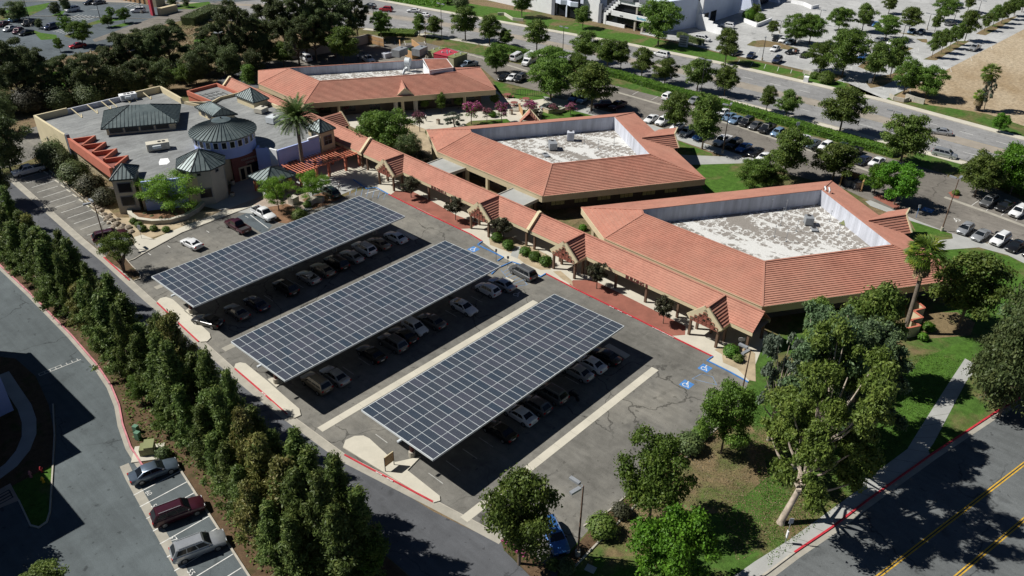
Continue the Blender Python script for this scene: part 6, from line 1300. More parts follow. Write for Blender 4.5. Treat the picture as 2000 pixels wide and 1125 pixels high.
# --- palms
def palm(px_, py_, ty, kind, label, lean=(0, 0), nf=60, fl=3.0, rt=.3, skirt=0):
    global RNG; RNG = np.random.default_rng(int(px_)); b = G(px_, py_); H = height_to(b, ty); t = thing('palm_tree', label, 'palm', b); top = Vector((lean[0], lean[1], H-.0))
    mb = MB(); mb.tube([(0, 0, -.1), (0, 0, .4), (lean[0]*.3, lean[1]*.3, H*.45), top], [rt*1.5, rt*1.1, rt, rt*.85], 9); link('trunk', mb.mesh('trunk', M['palm_trunk'], smooth=60), t)
    U = RNG.uniform
    def frond(el, az, Lf, drop):
        pts = []; d = Vector((math.cos(az)*math.cos(el), math.sin(az)*math.cos(el), math.sin(el))); p = top.copy(); st = Lf/7
        for k in range(8): pts.append(p.copy()); p = p+d*st; d = (d+Vector((0, 0, -drop*(k+1)*.12))).normalized()
        return pts
    def feather(mb, pts, wd):
        for k in range(len(pts)-1):
            a, b_ = pts[k], pts[k+1]; d = (b_-a).normalized(); s = d.cross(Vector((0, 0, 1))); s = s.normalized() if s.length > .05 else Vector((1, 0, 0)); up = s.cross(d)
            w_ = wd*math.sin(math.pi*min((k+1.2)/8.2, 1))**.6
            for j in range(3):
                q = a.lerp(b_, j/3)
                for sg in (-1, 1):
                    tip = q+s*sg*w_+d*w_*.55-up*w_*.25; mb.add([q-d*.08, q+d*.12, tip], [(0, 1, 2)])
    def fan(mb, pts, wd):
        a, b_ = pts[3], pts[4]; mb.tube(pts[:4], .025, 3, False); d = (b_-a).normalized(); s = d.cross(Vector((0, 0, 1))); s = s.normalized() if s.length > .05 else Vector((1, 0, 0)); up = s.cross(d)
        for k in range(11):
            an = rad(-80+16*k); dr = d*math.cos(an)+s*math.sin(an)+up*-.12*abs(math.sin(an)); w2 = (d*math.cos(an+.14)+s*math.sin(an+.14)); mb.add([a, a+w2*wd*.7, a+dr*wd-up*.25*wd*.5, a+dr*wd*.5-up*.02], [(0, 1, 2, 3)])
    gm = L['palm'] if kind == 'date' else L['fan']
    for k in range(nf):
        f = k/nf; el = rad(78-95*f+U(-8, 8)) if kind == 'date' else rad(75-110*f+U(-10, 10)); az = k*2.39996; pts = frond(el, az, fl*U(.85, 1.1), .42 if kind == 'date' else .5); mb = MB()
        (feather(mb, pts, .62) if kind == 'date' else fan(mb, pts, fl*.5)); o = link('frond', mb.mesh('frond', gm), t)
    if skirt:
        mb = MB()
        for k in range(90): az = k*2.4; z = H-.6-skirt*U(0, 1); r = rt+.25; p = Vector((lean[0]*z/H+r*math.cos(az), lean[1]*z/H+r*math.sin(az), z)); q = p+Vector((.45*math.cos(az), .45*math.sin(az), -1.1)); s = Vector((-math.sin(az), math.cos(az), 0))*.28; mb.add([p-s, p+s, q+s*.6, q-s*.6], [(0, 1, 2, 3)])
        tag(link('dead_frond_skirt', mb.mesh('dead_frond_skirt', L['dead']), t), kind='stuff')
    return t
palm(594, 345, 232, 'date', 'tall feathery date palm standing in front of the civic building and the pergola', nf=120, fl=4.6, rt=.36)
palm(1766, 650, 505, 'fan', 'tall fan palm with a skirt of dead fronds in front of the nearest building', (1.0, .6), 46, 3.3, .30, 1.8)
palm(1911, 216, 143, 'fan', 'tall fan palm in the bare field near the right edge', (.3, 0), 34, 2.8, .32, 1.2); palm(1906, 216, 187, 'fan', 'short fan palm beside the tall one in the bare field', (0, 0), 26, 2.0, .35, .6)
# --- clipped bushes and hedges
def bush(px_, py_, r, label, m='hedge', group=None, sq=.9, cat='bush', nm='clipped_bush', dens=300, zf=0):
    b = G(px_, py_); d = PX(b)[2]; R = r*d/FPX; global RNG; RNG = np.random.default_rng(int(px_*7+py_)); P, N_ = clumps([(0, 0, R*sq*.72)], [R], dens/R/R*(max(R, .8)**1.3)*3, sq, .82); N_ = N_*3
    t = thing(nm, label, cat, b, group); link('foliage', leaf_mesh('foliage', P, N_, .16+.08*min(R, 2), L[m], 1.0, .7), t); mb = MB(); n = 10
    vs = [(0, 0, R*sq*1.55)]
    for j in range(1, 5):
        a = math.pi*j/5; vs += [(R*.86*math.sin(a)*math.cos(2*math.pi*k/n), R*.86*math.sin(a)*math.sin(2*math.pi*k/n), R*sq*.72+R*.83*sq*math.cos(a)) for k in range(n)]
    fs = [(0, 1+k, 1+(k+1) % n) for k in range(n)]+[(1+j*n+k, 1+(j+1)*n+k, 1+(j+1)*n+(k+1) % n, 1+j*n+(k+1) % n) for j in range(3) for k in range(n)]
    mb.add(vs, fs); link('inner_growth', mb.mesh('inner_growth', L[m], smooth=80), t); mb = MB(); mb.tube([(0, 0, -.05), (0, 0, R*.4)], .06, 5); link('stem', mb.mesh('stem', M['trunk']), t)
    return t
for k, (a, b, r) in enumerate([(970.5, 470, 10.5), (992.6, 485, 10.5), (1026, 497, 10.5), (1044.5, 507, 11), (1066, 517, 11.5)]): bush(a, b, r, '%s of the five clipped round bushes, counted from the left, beside the black minivan' % ORD[k], group='clipped round bushes on the front walk')
bush(1427, 694, 14, 'clipped round bush beside the double light pole near the end porch'); bush(1138, 449, 7, 'white-flowered shrub between the middle building and the nearest one', 'lime', nm='shrub', cat='shrub')
for a, b, r, m, l in ((1344, 878, 23, 'dark', 'larger round dark bush at the edge of the empty parking bay'), (1367, 853, 15, 'green', 'smaller round bush at the edge of the empty parking bay'), (1175, 1040, 26, 'mid', 'wide shrub beside the near light pole'), (1213, 1005, 17, 'plum', 'dry purplish shrub on the planting strip'), (321, 892, 13, 'dark', 'small dark bush beside the olive transformer'),
    (110, 322, 30, 'dark', 'dark bush at the right of the white pickup'), (150, 355, 26, 'dark', 'dark bush second from the white pickup on the sandy slope'), (180, 378, 24, 'plum', 'dark bush third from the white pickup on the sandy slope'), (208, 398, 20, 'plum', 'dark bush against the stucco tower'), (125, 330, 24, 'dark', 'dark shrub behind the bush next to the white pickup'),
    (586, 428, 13, 'mid', 'low bush on the orange mulch right of the white pickup'), (1105, 1115, 16, 'dark', 'dark shrub under the near light pole'), (1080, 1108, 12, 'mid', 'small shrub beside the blue car'), (1440, 705, 9, 'mid', 'loose shrub right of the clipped bush by the light pole'), (1812, 645, 11, 'lime', 'upper yellow-green shrub outside the zigzag wall'), (1801, 663, 9, 'lime', 'lower yellow-green shrub outside the zigzag wall'),
    (1462, 38, 12, 'lime', 'yellow-green bush in the white raised planter'), (1483, 42, 10, 'green', 'green bush in the white raised planter'), (1612, 162, 14, 'green', 'clipped bush behind the curved entry wall'), (1590, 153, 8, 'green', 'small bush beside the curved entry wall'), (1866, 380, 6, 'fan', 'yellow shrub on the red driveway island'),
    (855, 297, 10, 'dark', 'dark shrub at the left corner of the middle building'), (600, 404, 7, 'mid', 'little shrub beside the curved monument'), (962, 228, 7, 'lime', 'bright green shrub between crape myrtles'), (838, 262, 6, 'fan', 'yellow flowering shrub in the courtyard'), (62, 218, 30, 'plum', 'brownish shrub mass at the left behind the civic building'), (120, 212, 26, 'dark', 'dark shrub along the back of the civic building'), (180, 205, 26, 'dark', 'second dark shrub along the back of the civic building'), (10, 225, 30, 'dark', 'shrub at the left edge behind the civic building'),
    (280, 178, 10, 'lime', 'yellow-green shrub behind the parapet of the civic building'), (150, 172, 20, 'lime', 'bright green brush in the gap of the grove'), (110, 168, 18, 'lime', 'bright green brush left in the gap of the grove'), (396, 90, 12, 'lime', 'bright green brush beside the far drive'), (430, 30, 9, 'dark', 'dark bush at the end of the far hedge'), (900, 14, 14, 'dark', 'bush on the green bank at the top edge')):
    bush(a, b, r, l, m, nm='shrub', cat='shrub')
for k, (a, b) in enumerate([(262, 436), (272, 443), (280, 451), (301, 450), (325, 452)]): bush(a, b, 6.5, '%s small green shrub from the stucco tower at the foot of the curved planter' % ORD[k], 'mid', 'small shrubs at the foot of the curved planter', nm='shrub', cat='shrub')
for k, (a, b) in enumerate([(284, 422), (298, 427), (316, 430), (345, 424), (365, 418)]): bush(a, b, 4.5, '%s small dark shrub from the left inside the curved planter' % ORD[k], 'dark', 'small shrubs inside the curved planter', nm='shrub', cat='shrub')
def hedge(pts, wd, h, label, m='hedge'):
    global RNG; RNG = np.random.default_rng(int(pts[0][0])); P = gp(*pts); t = thing('hedge', label, 'hedge', P[0]); A_ = []; N_ = []
    mb = MB(); mb.strip(P, wd*.86, 0, h*.93); mb.build('inner_growth', L[m], t)
    for a, b in zip(P, P[1:]):
        Ls = (b-a).length; d = np.array((b-a).normalized()); nn = np.array([-d[1], d[0], 0]); k = int(Ls*46*wd)
        s = RNG.uniform(0, Ls, (k, 1)); v = RNG.uniform(-.5, .5, (k, 1))*wd; side = RNG.random((k, 1)) < .42; sg = np.where(RNG.random((k, 1)) < .6, -1, 1)
        z = np.where(side, RNG.uniform(.05, 1, (k, 1))*h, h*(.95+.06*RNG.normal(0, 1, (k, 1)))); v = np.where(side, sg*wd*.48, v)
        A_.append(np.array(a)-np.array(P[0])+d*s+nn*v+np.array([0, 0, 1.])*z); N_.append(np.where(side, nn*sg, np.array([0, 0, 1.]))*2)
    link('foliage', leaf_mesh('foliage', np.concatenate(A_), np.concatenate(N_), .34, L[m], 1.1, .7), t); return t
hedge([(1178, 143), (1225, 155), (1292, 176), (1370, 196), (1452, 219), (1555, 249), (1660, 280), (1748, 305)], 3.2, 1.4, 'long clipped hedge between the back lot and the boulevard')
hedge([(966, 92), (1008, 103), (1048, 113)], 2.6, 1.4, 'short clipped hedge behind the white vans'); hedge([(1875, 334), (1930, 354), (2000, 380), (2080, 410)], 2.2, 1.4, 'clipped hedge at the right edge above the parked cars')
hedge([(368, 50), (395, 38), (424, 24)], 5, 2.6, 'tall dark hedge beside the far driveway', 'dark'); hedge([(1325, 72), (1350, 82), (1372, 88)], 1.8, 1.6, 'dark clipped hedge behind the monument sign', 'dark')
hedge([(740, 66), (775, 66), (812, 68)], 6, 1.0, 'patch of low green groundcover beside the boulevard', 'mid')
# --- ground litter, brush and grass that cannot be counted
def scatter(name, label, n, region, m, size, h=.2, seed=1, z=0.02, cl=0):
    global RNG; RNG = np.random.default_rng(seed); P = []; poly = [(g_.x, g_.y) for g_ in gp(*region)]; xs = [p[0] for p in poly]; ys = [p[1] for p in poly]
    def inside(x, y):
        c = False; j = len(poly)-1
        for i in range(len(poly)):
            if (poly[i][1] > y) != (poly[j][1] > y) and x < (poly[j][0]-poly[i][0])*(y-poly[i][1])/(poly[j][1]-poly[i][1])+poly[i][0]: c = not c
            j = i
        return c
    while len(P) < n:
        x, y = RNG.uniform(min(xs), max(xs)), RNG.uniform(min(ys), max(ys))
        if inside(x, y): P.append((x, y, z+RNG.uniform(0, 1)**2*h))
    P = np.array(P); o0 = P[0].copy(); me = leaf_mesh(name, P-o0, np.tile(np.array([[0, 0, 1.]]), (n, 1)), size, m, 1.2, .6)
    o = link(name, me, None, tuple(o0)); tag(o, label, name.replace('_', ' '), None, 'stuff'); return o
scatter('grass_tufts', 'green grass tufts scattered over the lawn at the right', 16000, [(1461, 760), (1500, 1110), (1690, 940), (1795, 835), (1880, 700), (1800, 690), (1600, 760)], L['hedge'], .16, .1, 5)
scatter('fallen_leaves', 'fallen brown leaves scattered under the leaning eucalyptus', 4500, [(1400, 990), (1440, 1100), (1600, 1000), (1560, 920), (1440, 910)], L['dead'], .13, .02, 6, .03)
scatter('dry_litter', 'dry leaf litter over the bare soil at the edge of the empty parking bay', 5000, [(1200, 1050), (1300, 910), (1391, 850), (1490, 870), (1450, 980), (1320, 1010)], L['straw'], .14, .03, 7, .03)
scatter('dry_brush', 'dry pale brush and weeds on the ground of the grove', 9000, [(40, 215), (0, 130), (210, 95), (300, 60), (450, 30), (560, 90), (470, 140), (340, 165), (200, 200)], L['straw'], .5, .5, 8)
scatter('green_weeds', 'green weeds along the bank at the top edge', 5000, [(740, 0), (860, 15), (890, 0), (880, -20), (760, -25)], L['lime'], .6, .5, 9)
scatter('strip_litter', 'undergrowth and litter below the pine row', 5200, [(0, 440), (12, 515), (80, 578), (160, 662), (232, 760), (262, 860), (372, 915), (500, 1120), (650, 1110), (500, 940), (300, 720), (120, 520)], L['green'], .3, .35, 10)
scatter('pink_flowers', 'pink flowers on the planted island at the bottom of the lot', 260, [(978, 1056), (995, 1058), (1030, 1085), (1022, 1090), (985, 1066)], L['pink'], .2, .3, 12, .15)
# boulders on the sandy slope
rr = random.Random(5); rk = []
for s in range(3):
    mb = MB(); R_ = random.Random(s); vs = []; n = 7
    for j in range(4):
        for k in range(n): a = 2*math.pi*k/n; q = math.sin(math.pi*(j+.6)/4.3); vs.append((q*math.cos(a)*R_.uniform(.75, 1.2), q*math.sin(a)*R_.uniform(.75, 1.2), .7-.42*j+R_.uniform(-.1, .1)))
    mb.add(vs, [(j*n+k, (j+1)*n+k, (j+1)*n+(k+1) % n, j*n+(k+1) % n) for j in range(3) for k in range(n)]+[tuple(range(n))]); rk.append(mb.mesh('boulder', M['rock']))
BL = [(196, 412), (203, 419), (211, 424), (190, 405), (220, 430), (228, 437), (212, 436), (222, 443), (236, 446), (246, 451), (184, 398), (200, 408), (240, 440), (230, 428), (172, 388), (256, 452), (216, 418), (176, 383), (207, 430), (250, 444)]
for k, (a, b) in enumerate(BL):
    o = link('boulder', rk[k % 3], None, G(a, b, .1), (0, 0, k)); s = rr.uniform(.35, .75); o.scale = (s, s, s*.8); tag(o, 'pale boulder on the sandy slope beside the stucco tower', 'boulder', 'pale boulders on the sandy slope')
# ================================================================ VEHICLES
def paint(name, c, metal=.25, rough=.28):
    k = NT(name); k.b.inputs['Base Color'].default_value = (*c, 1); k.b.inputs['Metallic'].default_value = metal; k.b.inputs['Roughness'].default_value = rough
    k.b.inputs['Coat Weight'].default_value = .5; k.b.inputs['Coat Roughness'].default_value = .08
    p = k.pos(); a = k.noise(p, 2.0, 3); k.col(k.ramp(a, [(.3, tuple(x*.88 for x in c)), (.7, tuple(min(x*1.06, .9) for x in c))])); return k.m
PT = dict(white=paint('white_paint_car', (.72, .73, .74), 0), silver=paint('silver_paint', (.42, .44, .46), .5), grey=paint('grey_paint', (.13, .135, .14), .4), black=paint('black_paint_car', (.012, .013, .015), .2), navy=paint('navy_paint', (.02, .03, .07), .3), blue=paint('blue_paint_car', (.05, .16, .42), .3), sky=paint('pale_blue_paint', (.22, .34, .50), .4),
          maroon=paint('maroon_paint', (.055, .012, .022), .3), red=paint('red_paint_car', (.40, .02, .03), .2), beige=paint('beige_paint', (.26, .23, .18), .4), green=paint('dark_green_paint', (.03, .06, .045), .3), steel=paint('steel_blue_paint', (.13, .17, .22), .5))
M['tyre'] = mat('tyre_rubber', (.02, .02, .02), .9, .1, 2); M['rim'] = mat('wheel_rim', (.40, .41, .42), .35, .1, 2, metal=.8)
k = NT('headlight_glass'); k.b.inputs['Base Color'].default_value = (.6, .62, .65, 1); k.b.inputs['Roughness'].default_value = .1; M['lamp'] = k.m
k = NT('tail_light'); k.b.inputs['Base Color'].default_value = (.35, .01, .01, 1); k.b.inputs['Roughness'].default_value = .2; M['tail'] = k.m
k = NT('car_glass'); k.b.inputs['Base Color'].default_value = (.010, .013, .017, 1); k.b.inputs['Roughness'].default_value = .06; M['cglass'] = k.m
whm = MB(); whm.tube([(0, -.11, 0), (0, .11, 0)], .33, 16); WH = whm.mesh('wheel', M['tyre'], smooth=40)
rm = MB(); rm.tube([(0, -.118, 0), (0, .118, 0)], .21, 10); RM = rm.mesh('rim', M['rim'])
# type: length, half width, body stations (x, z_low, z_top, width factor), cabin (x windshield base, x roof front, x roof back, x rear base), roof height, belt height
CT = dict(
 sedan=(4.7, .90, [(2.33, .42, .62, .72), (2.2, .25, .72, .92), (1.6, .22, .84, 1), (.95, .22, .93, 1), (-1.3, .22, .97, 1), (-1.7, .24, 1.0, .99), (-2.2, .30, .98, .92), (-2.34, .42, .82, .78)], (1.05, .30, -.95, -1.75), 1.43, .93, (1.42, -1.38)),
 coupe=(4.5, .91, [(2.22, .42, .60, .72), (2.1, .25, .70, .92), (1.5, .22, .82, 1), (.9, .22, .90, 1), (-1.3, .22, .98, 1), (-1.8, .28, 1.05, .98), (-2.12, .35, 1.02, .9), (-2.24, .45, .85, .78)], (1.0, .25, -.7, -1.95), 1.40, .92, (1.35, -1.35)),
 hatch=(4.2, .88, [(2.08, .42, .68, .74), (1.95, .25, .78, .92), (1.4, .22, .92, 1), (.95, .22, 1.0, 1), (-1.5, .22, 1.05, 1), (-1.95, .3, 1.03, .95), (-2.08, .42, .90, .85)], (1.1, .45, -1.45, -2.0), 1.56, 1.0, (1.28, -1.28)),
 suv=(4.75, .95, [(2.35, .50, .82, .78), (2.2, .32, .95, .94), (1.5, .28, 1.05, 1), (.95, .28, 1.12, 1), (-1.9, .28, 1.16, 1), (-2.25, .36, 1.14, .96), (-2.36, .5, 1.0, .88)], (1.1, .50, -1.85, -2.28), 1.78, 1.12, (1.45, -1.42)),
 minivan=(5.0, .97, [(2.48, .45, .78, .74), (2.3, .28, .90, .92), (1.75, .25, 1.02, 1), (1.2, .25, 1.08, 1), (-2.0, .25, 1.12, 1), (-2.38, .34, 1.1, .96), (-2.5, .45, .95, .88)], (1.55, .75, -2.05, -2.42), 1.76, 1.06, (1.5, -1.5)),
 van=(5.6, 1.0, [(2.78, .5, .95, .82), (2.65, .35, 1.08, .95), (2.2, .3, 1.2, 1), (1.9, .3, 1.25, 1), (-2.5, .3, 1.25, 1), (-2.72, .35, 1.24, .97), (-2.8, .5, 1.1, .92)], (2.1, 1.5, -2.6, -2.74), 2.1, 1.22, (1.75, -1.7)),
 pickup=(5.7, .98, [(2.82, .55, .90, .80), (2.65, .38, 1.02, .95), (1.9, .35, 1.12, 1), (1.3, .35, 1.17, 1), (-.95, .35, 1.17, 1), (-1.0, .38, .80, 1), (-2.7, .40, .80, .98), (-2.84, .5, .78, .95)], (1.35, .75, -.55, -.92), 1.85, 1.16, (1.8, -1.75)),
)
def make_car(kind):
    Ln, Wd, ST, CB, RZ_, BZ, AX = CT[kind]; t = thing('parked_car', 'x', 'car', (0, 0, 0)); t['kind_'] = kind; del t['kind_']
    mb = MB(); ring = []
    for x, zl, zt, f in ST:
        w_ = Wd*f; zm = zl+(zt-zl)*.45
        ring.append([(x, -w_*.90, zl), (x, -w_, zm), (x, -w_*.97, zt-.10), (x, -w_*.84, zt-.015), (x, 0, zt+.025), (x, w_*.84, zt-.015), (x, w_*.97, zt-.10), (x, w_, zm), (x, w_*.90, zl)])
    vs = [p for r in ring for p in r]; n = 9; fs = []
    for i in range(len(ring)-1):
        for j in range(n): a, b = i*n+j, i*n+(j+1) % n; fs.append((a, b, b+n, a+n))
    fs += [tuple(range(n-1, -1, -1)), tuple((len(ring)-1)*n+j for j in range(n))]; mb.add(vs, fs)
    # cabin, painted pillars and roof
    x0, x1, x2, x3 = CB; wb, wt = Wd*.90, Wd*.70; zb = BZ-.03; zr = RZ_
    cab = [(x0, -wb, zb), (x1, -wt, zr-.07), (x2, -wt, zr-.07), (x3, -wb, zb), (x0, wb, zb), (x1, wt, zr-.07), (x2, wt, zr-.07), (x3, wb, zb), (x1-.12, 0, zr), (x2+.12, 0, zr), (x1-.1, -wt*.8, zr-.015), (x2+.1, -wt*.8, zr-.015), (x1-.1, wt*.8, zr-.015), (x2+.1, wt*.8, zr-.015)]
    mb.add(cab, [(0, 3, 2, 1), (4, 5, 6, 7), (0, 1, 10, 8, 12, 5, 4), (3, 7, 6, 13, 9, 11, 2), (1, 2, 11, 10), (10, 11, 9, 8), (8, 9, 13, 12), (12, 13, 6, 5)])
    body = link('body', mb.mesh('body', PT['white'], smooth=38), t); body.material_slots[0].link = 'OBJECT'; body.material_slots[0].material = PT['white']
    def L2(a, b, s): return tuple(a[i]+(b[i]-a[i])*s for i in range(3))
    def quad4(A, B, C_, D, nrm, off=.012): return [tuple(p[i]+nrm[i]*off for i in range(3)) for p in (A, B, C_, D)]
    def inner(A, B, C_, D, mx, my):     # shrink a quad A B (bottom) C D (top)
        f = lambda s, t_: L2(L2(A, B, s), L2(D, C_, s), t_); return f(mx, my), f(1-mx, my), f(1-mx, 1-my), f(mx, 1-my)
    dx, dz = x0-x1, zr-zb; nw = Vector((dz, 0, dx)).normalized()
    q = inner(cab[0], cab[4], cab[5], cab[1], .05, .06); mb = MB(); mb.quad(*quad4(*q, nw)); link('windshield', mb.mesh('windshield', M['cglass']), t)
    nr = Vector((-dz, 0, x2-x3)).normalized(); q = inner(cab[7], cab[3], cab[2], cab[6], .08, .12); mb = MB(); mb.quad(*quad4(*q, nr)); link('rear_window', mb.mesh('rear_window', M['cglass']), t)
    for s in (-1, 1):
        ns = Vector((0, s*dz, wb-wt)).normalized(); A, B, C_, D = (x3, s*wb, zb), (x0, s*wb, zb), (x1, s*wt, zr-.07), (x2, s*wt, zr-.07)
        cuts = {'pickup': [0.06, .5, .95], 'van': [.03, .27, .50, .72, .96]}.get(kind, [.07, .36, .66, .95] if kind in ('suv', 'minivan') else [.14, .50, .93])
        mb = MB()
        for c0, c1 in zip(cuts, cuts[1:]):
            f = lambda u, v: L2(L2(A, B, u), L2(D, C_, u), v); qq = [f(c0+.012, .14), f(c1-.012, .14), f(c1-.012, .86), f(c0+.012, .86)]; qq = quad4(*qq, ns); mb.add(qq, [(0, 1, 2, 3) if s < 0 else (3, 2, 1, 0)])
        link('side_window', mb.mesh('side_window', M['cglass']), t)
        for ax in AX:
            w_ = link('wheel', WH, t, (ax, s*(Wd-.10), .33)); link('rim', RM, w_, (0, 0, 0))
        xh = ST[0][0]; zt = ST[1][2]; mb = MB(); mb.box(xh-.16, min(s*Wd*.50, s*Wd*.84), zt-.22, xh+.012-.06, max(s*Wd*.50, s*Wd*.84), zt-.07); link('headlight', mb.mesh('headlight', M['lamp']), t)
        xt = ST[-1][0]; zt = ST[-2][2] if kind != 'pickup' else 1.0; mb = MB(); mb.box(xt-.015, min(s*Wd*.62, s*Wd*.90), zt-.30, xt+.14, max(s*Wd*.62, s*Wd*.90), zt-.10); link('tail_light', mb.mesh('tail_light', M['tail']), t)
        mb = MB(); mb.box(x0-.32, min(s*(wb-.02), s*(wb+.17)), zb+.03, x0-.2, max(s*(wb-.02), s*(wb+.17)), zb+.17); o = link('mirror', mb.mesh('mirror', M['dark_metal']), t)
    mb = MB(); xh = ST[0][0]; mb.box(xh-.1, -Wd*.42, ST[0][1]-.02, xh+.012, Wd*.42, ST[0][2]-.06); link('grille', mb.mesh('grille', M['dark_metal']), t)
    mb = MB(); xt = ST[-1][0]; mb.box(xt-.02, -.26, .62, xt+.05, .26, .76); link('number_plate', mb.mesh('number_plate', M['white_paint']), t)
    if kind == 'pickup':
        mb = MB(); mb.box(-2.8, -.93, .78, -.98, -.85, 1.16); mb.box(-2.8, .85, .78, -.98, .93, 1.16); mb.box(-2.84, -.93, .78, -2.76, .93, 1.16); b2 = link('bed_wall', mb.mesh('bed_wall', PT['white']), t); b2.material_slots[0].link = 'OBJECT'; b2.material_slots[0].material = PT['white']
        mb = MB(); mb.box(-2.75, -.84, .80, -1.0, .84, .835); link('bed_floor', mb.mesh('bed_floor', M['dark_metal']), t)
    if kind in ('suv', 'minivan'):
        for s in (-1, 1): mb = MB(); mb.beam((x1-.2, s*wt*.85, zr+.04), (x2+.2, s*wt*.85, zr+.04), .04, .04); link('roof_rail', mb.mesh('roof_rail', M['grey_metal']), t)
    return t
CP = {k: make_car(k) for k in CT}; FAM = {k: family(v) for k, v in CP.items()}; USED = set()
NMS = dict(pickup='pickup_truck', van='passenger_van', minivan='minivan', suv='suv')
def car(kind, col, loc, rz, label, group=None, name=None, sc=None):
    if kind in USED: o = clone(FAM[kind], loc, rz)
    else: USED.add(kind); o = CP[kind]; o.location = loc; o.rotation_euler = (0, 0, rz)
    o.name = name or NMS.get(kind, 'parked_car'); o['label'] = label; o['category'] = {'pickup': 'pickup truck', 'van': 'van', 'minivan': 'minivan'}.get(kind, 'car')
    if group: o['group'] = group
    if sc: o.scale = sc
    for c in o.children:
        if c.name.split('.')[0] in ('body', 'bed_wall'): c.material_slots[0].material = PT[col]
    return o
def pcar(kind, col, px_, py_, nx, ny, label, **k):   # centre and nose direction seen in the photograph
    c = G(px_, py_, .7); d = G(px_+nx, py_+ny, .7)-c; return car(kind, col, (c.x, c.y, 0), math.atan2(d.y, d.x), label, **k)
NOSE_L = (-23, 12)
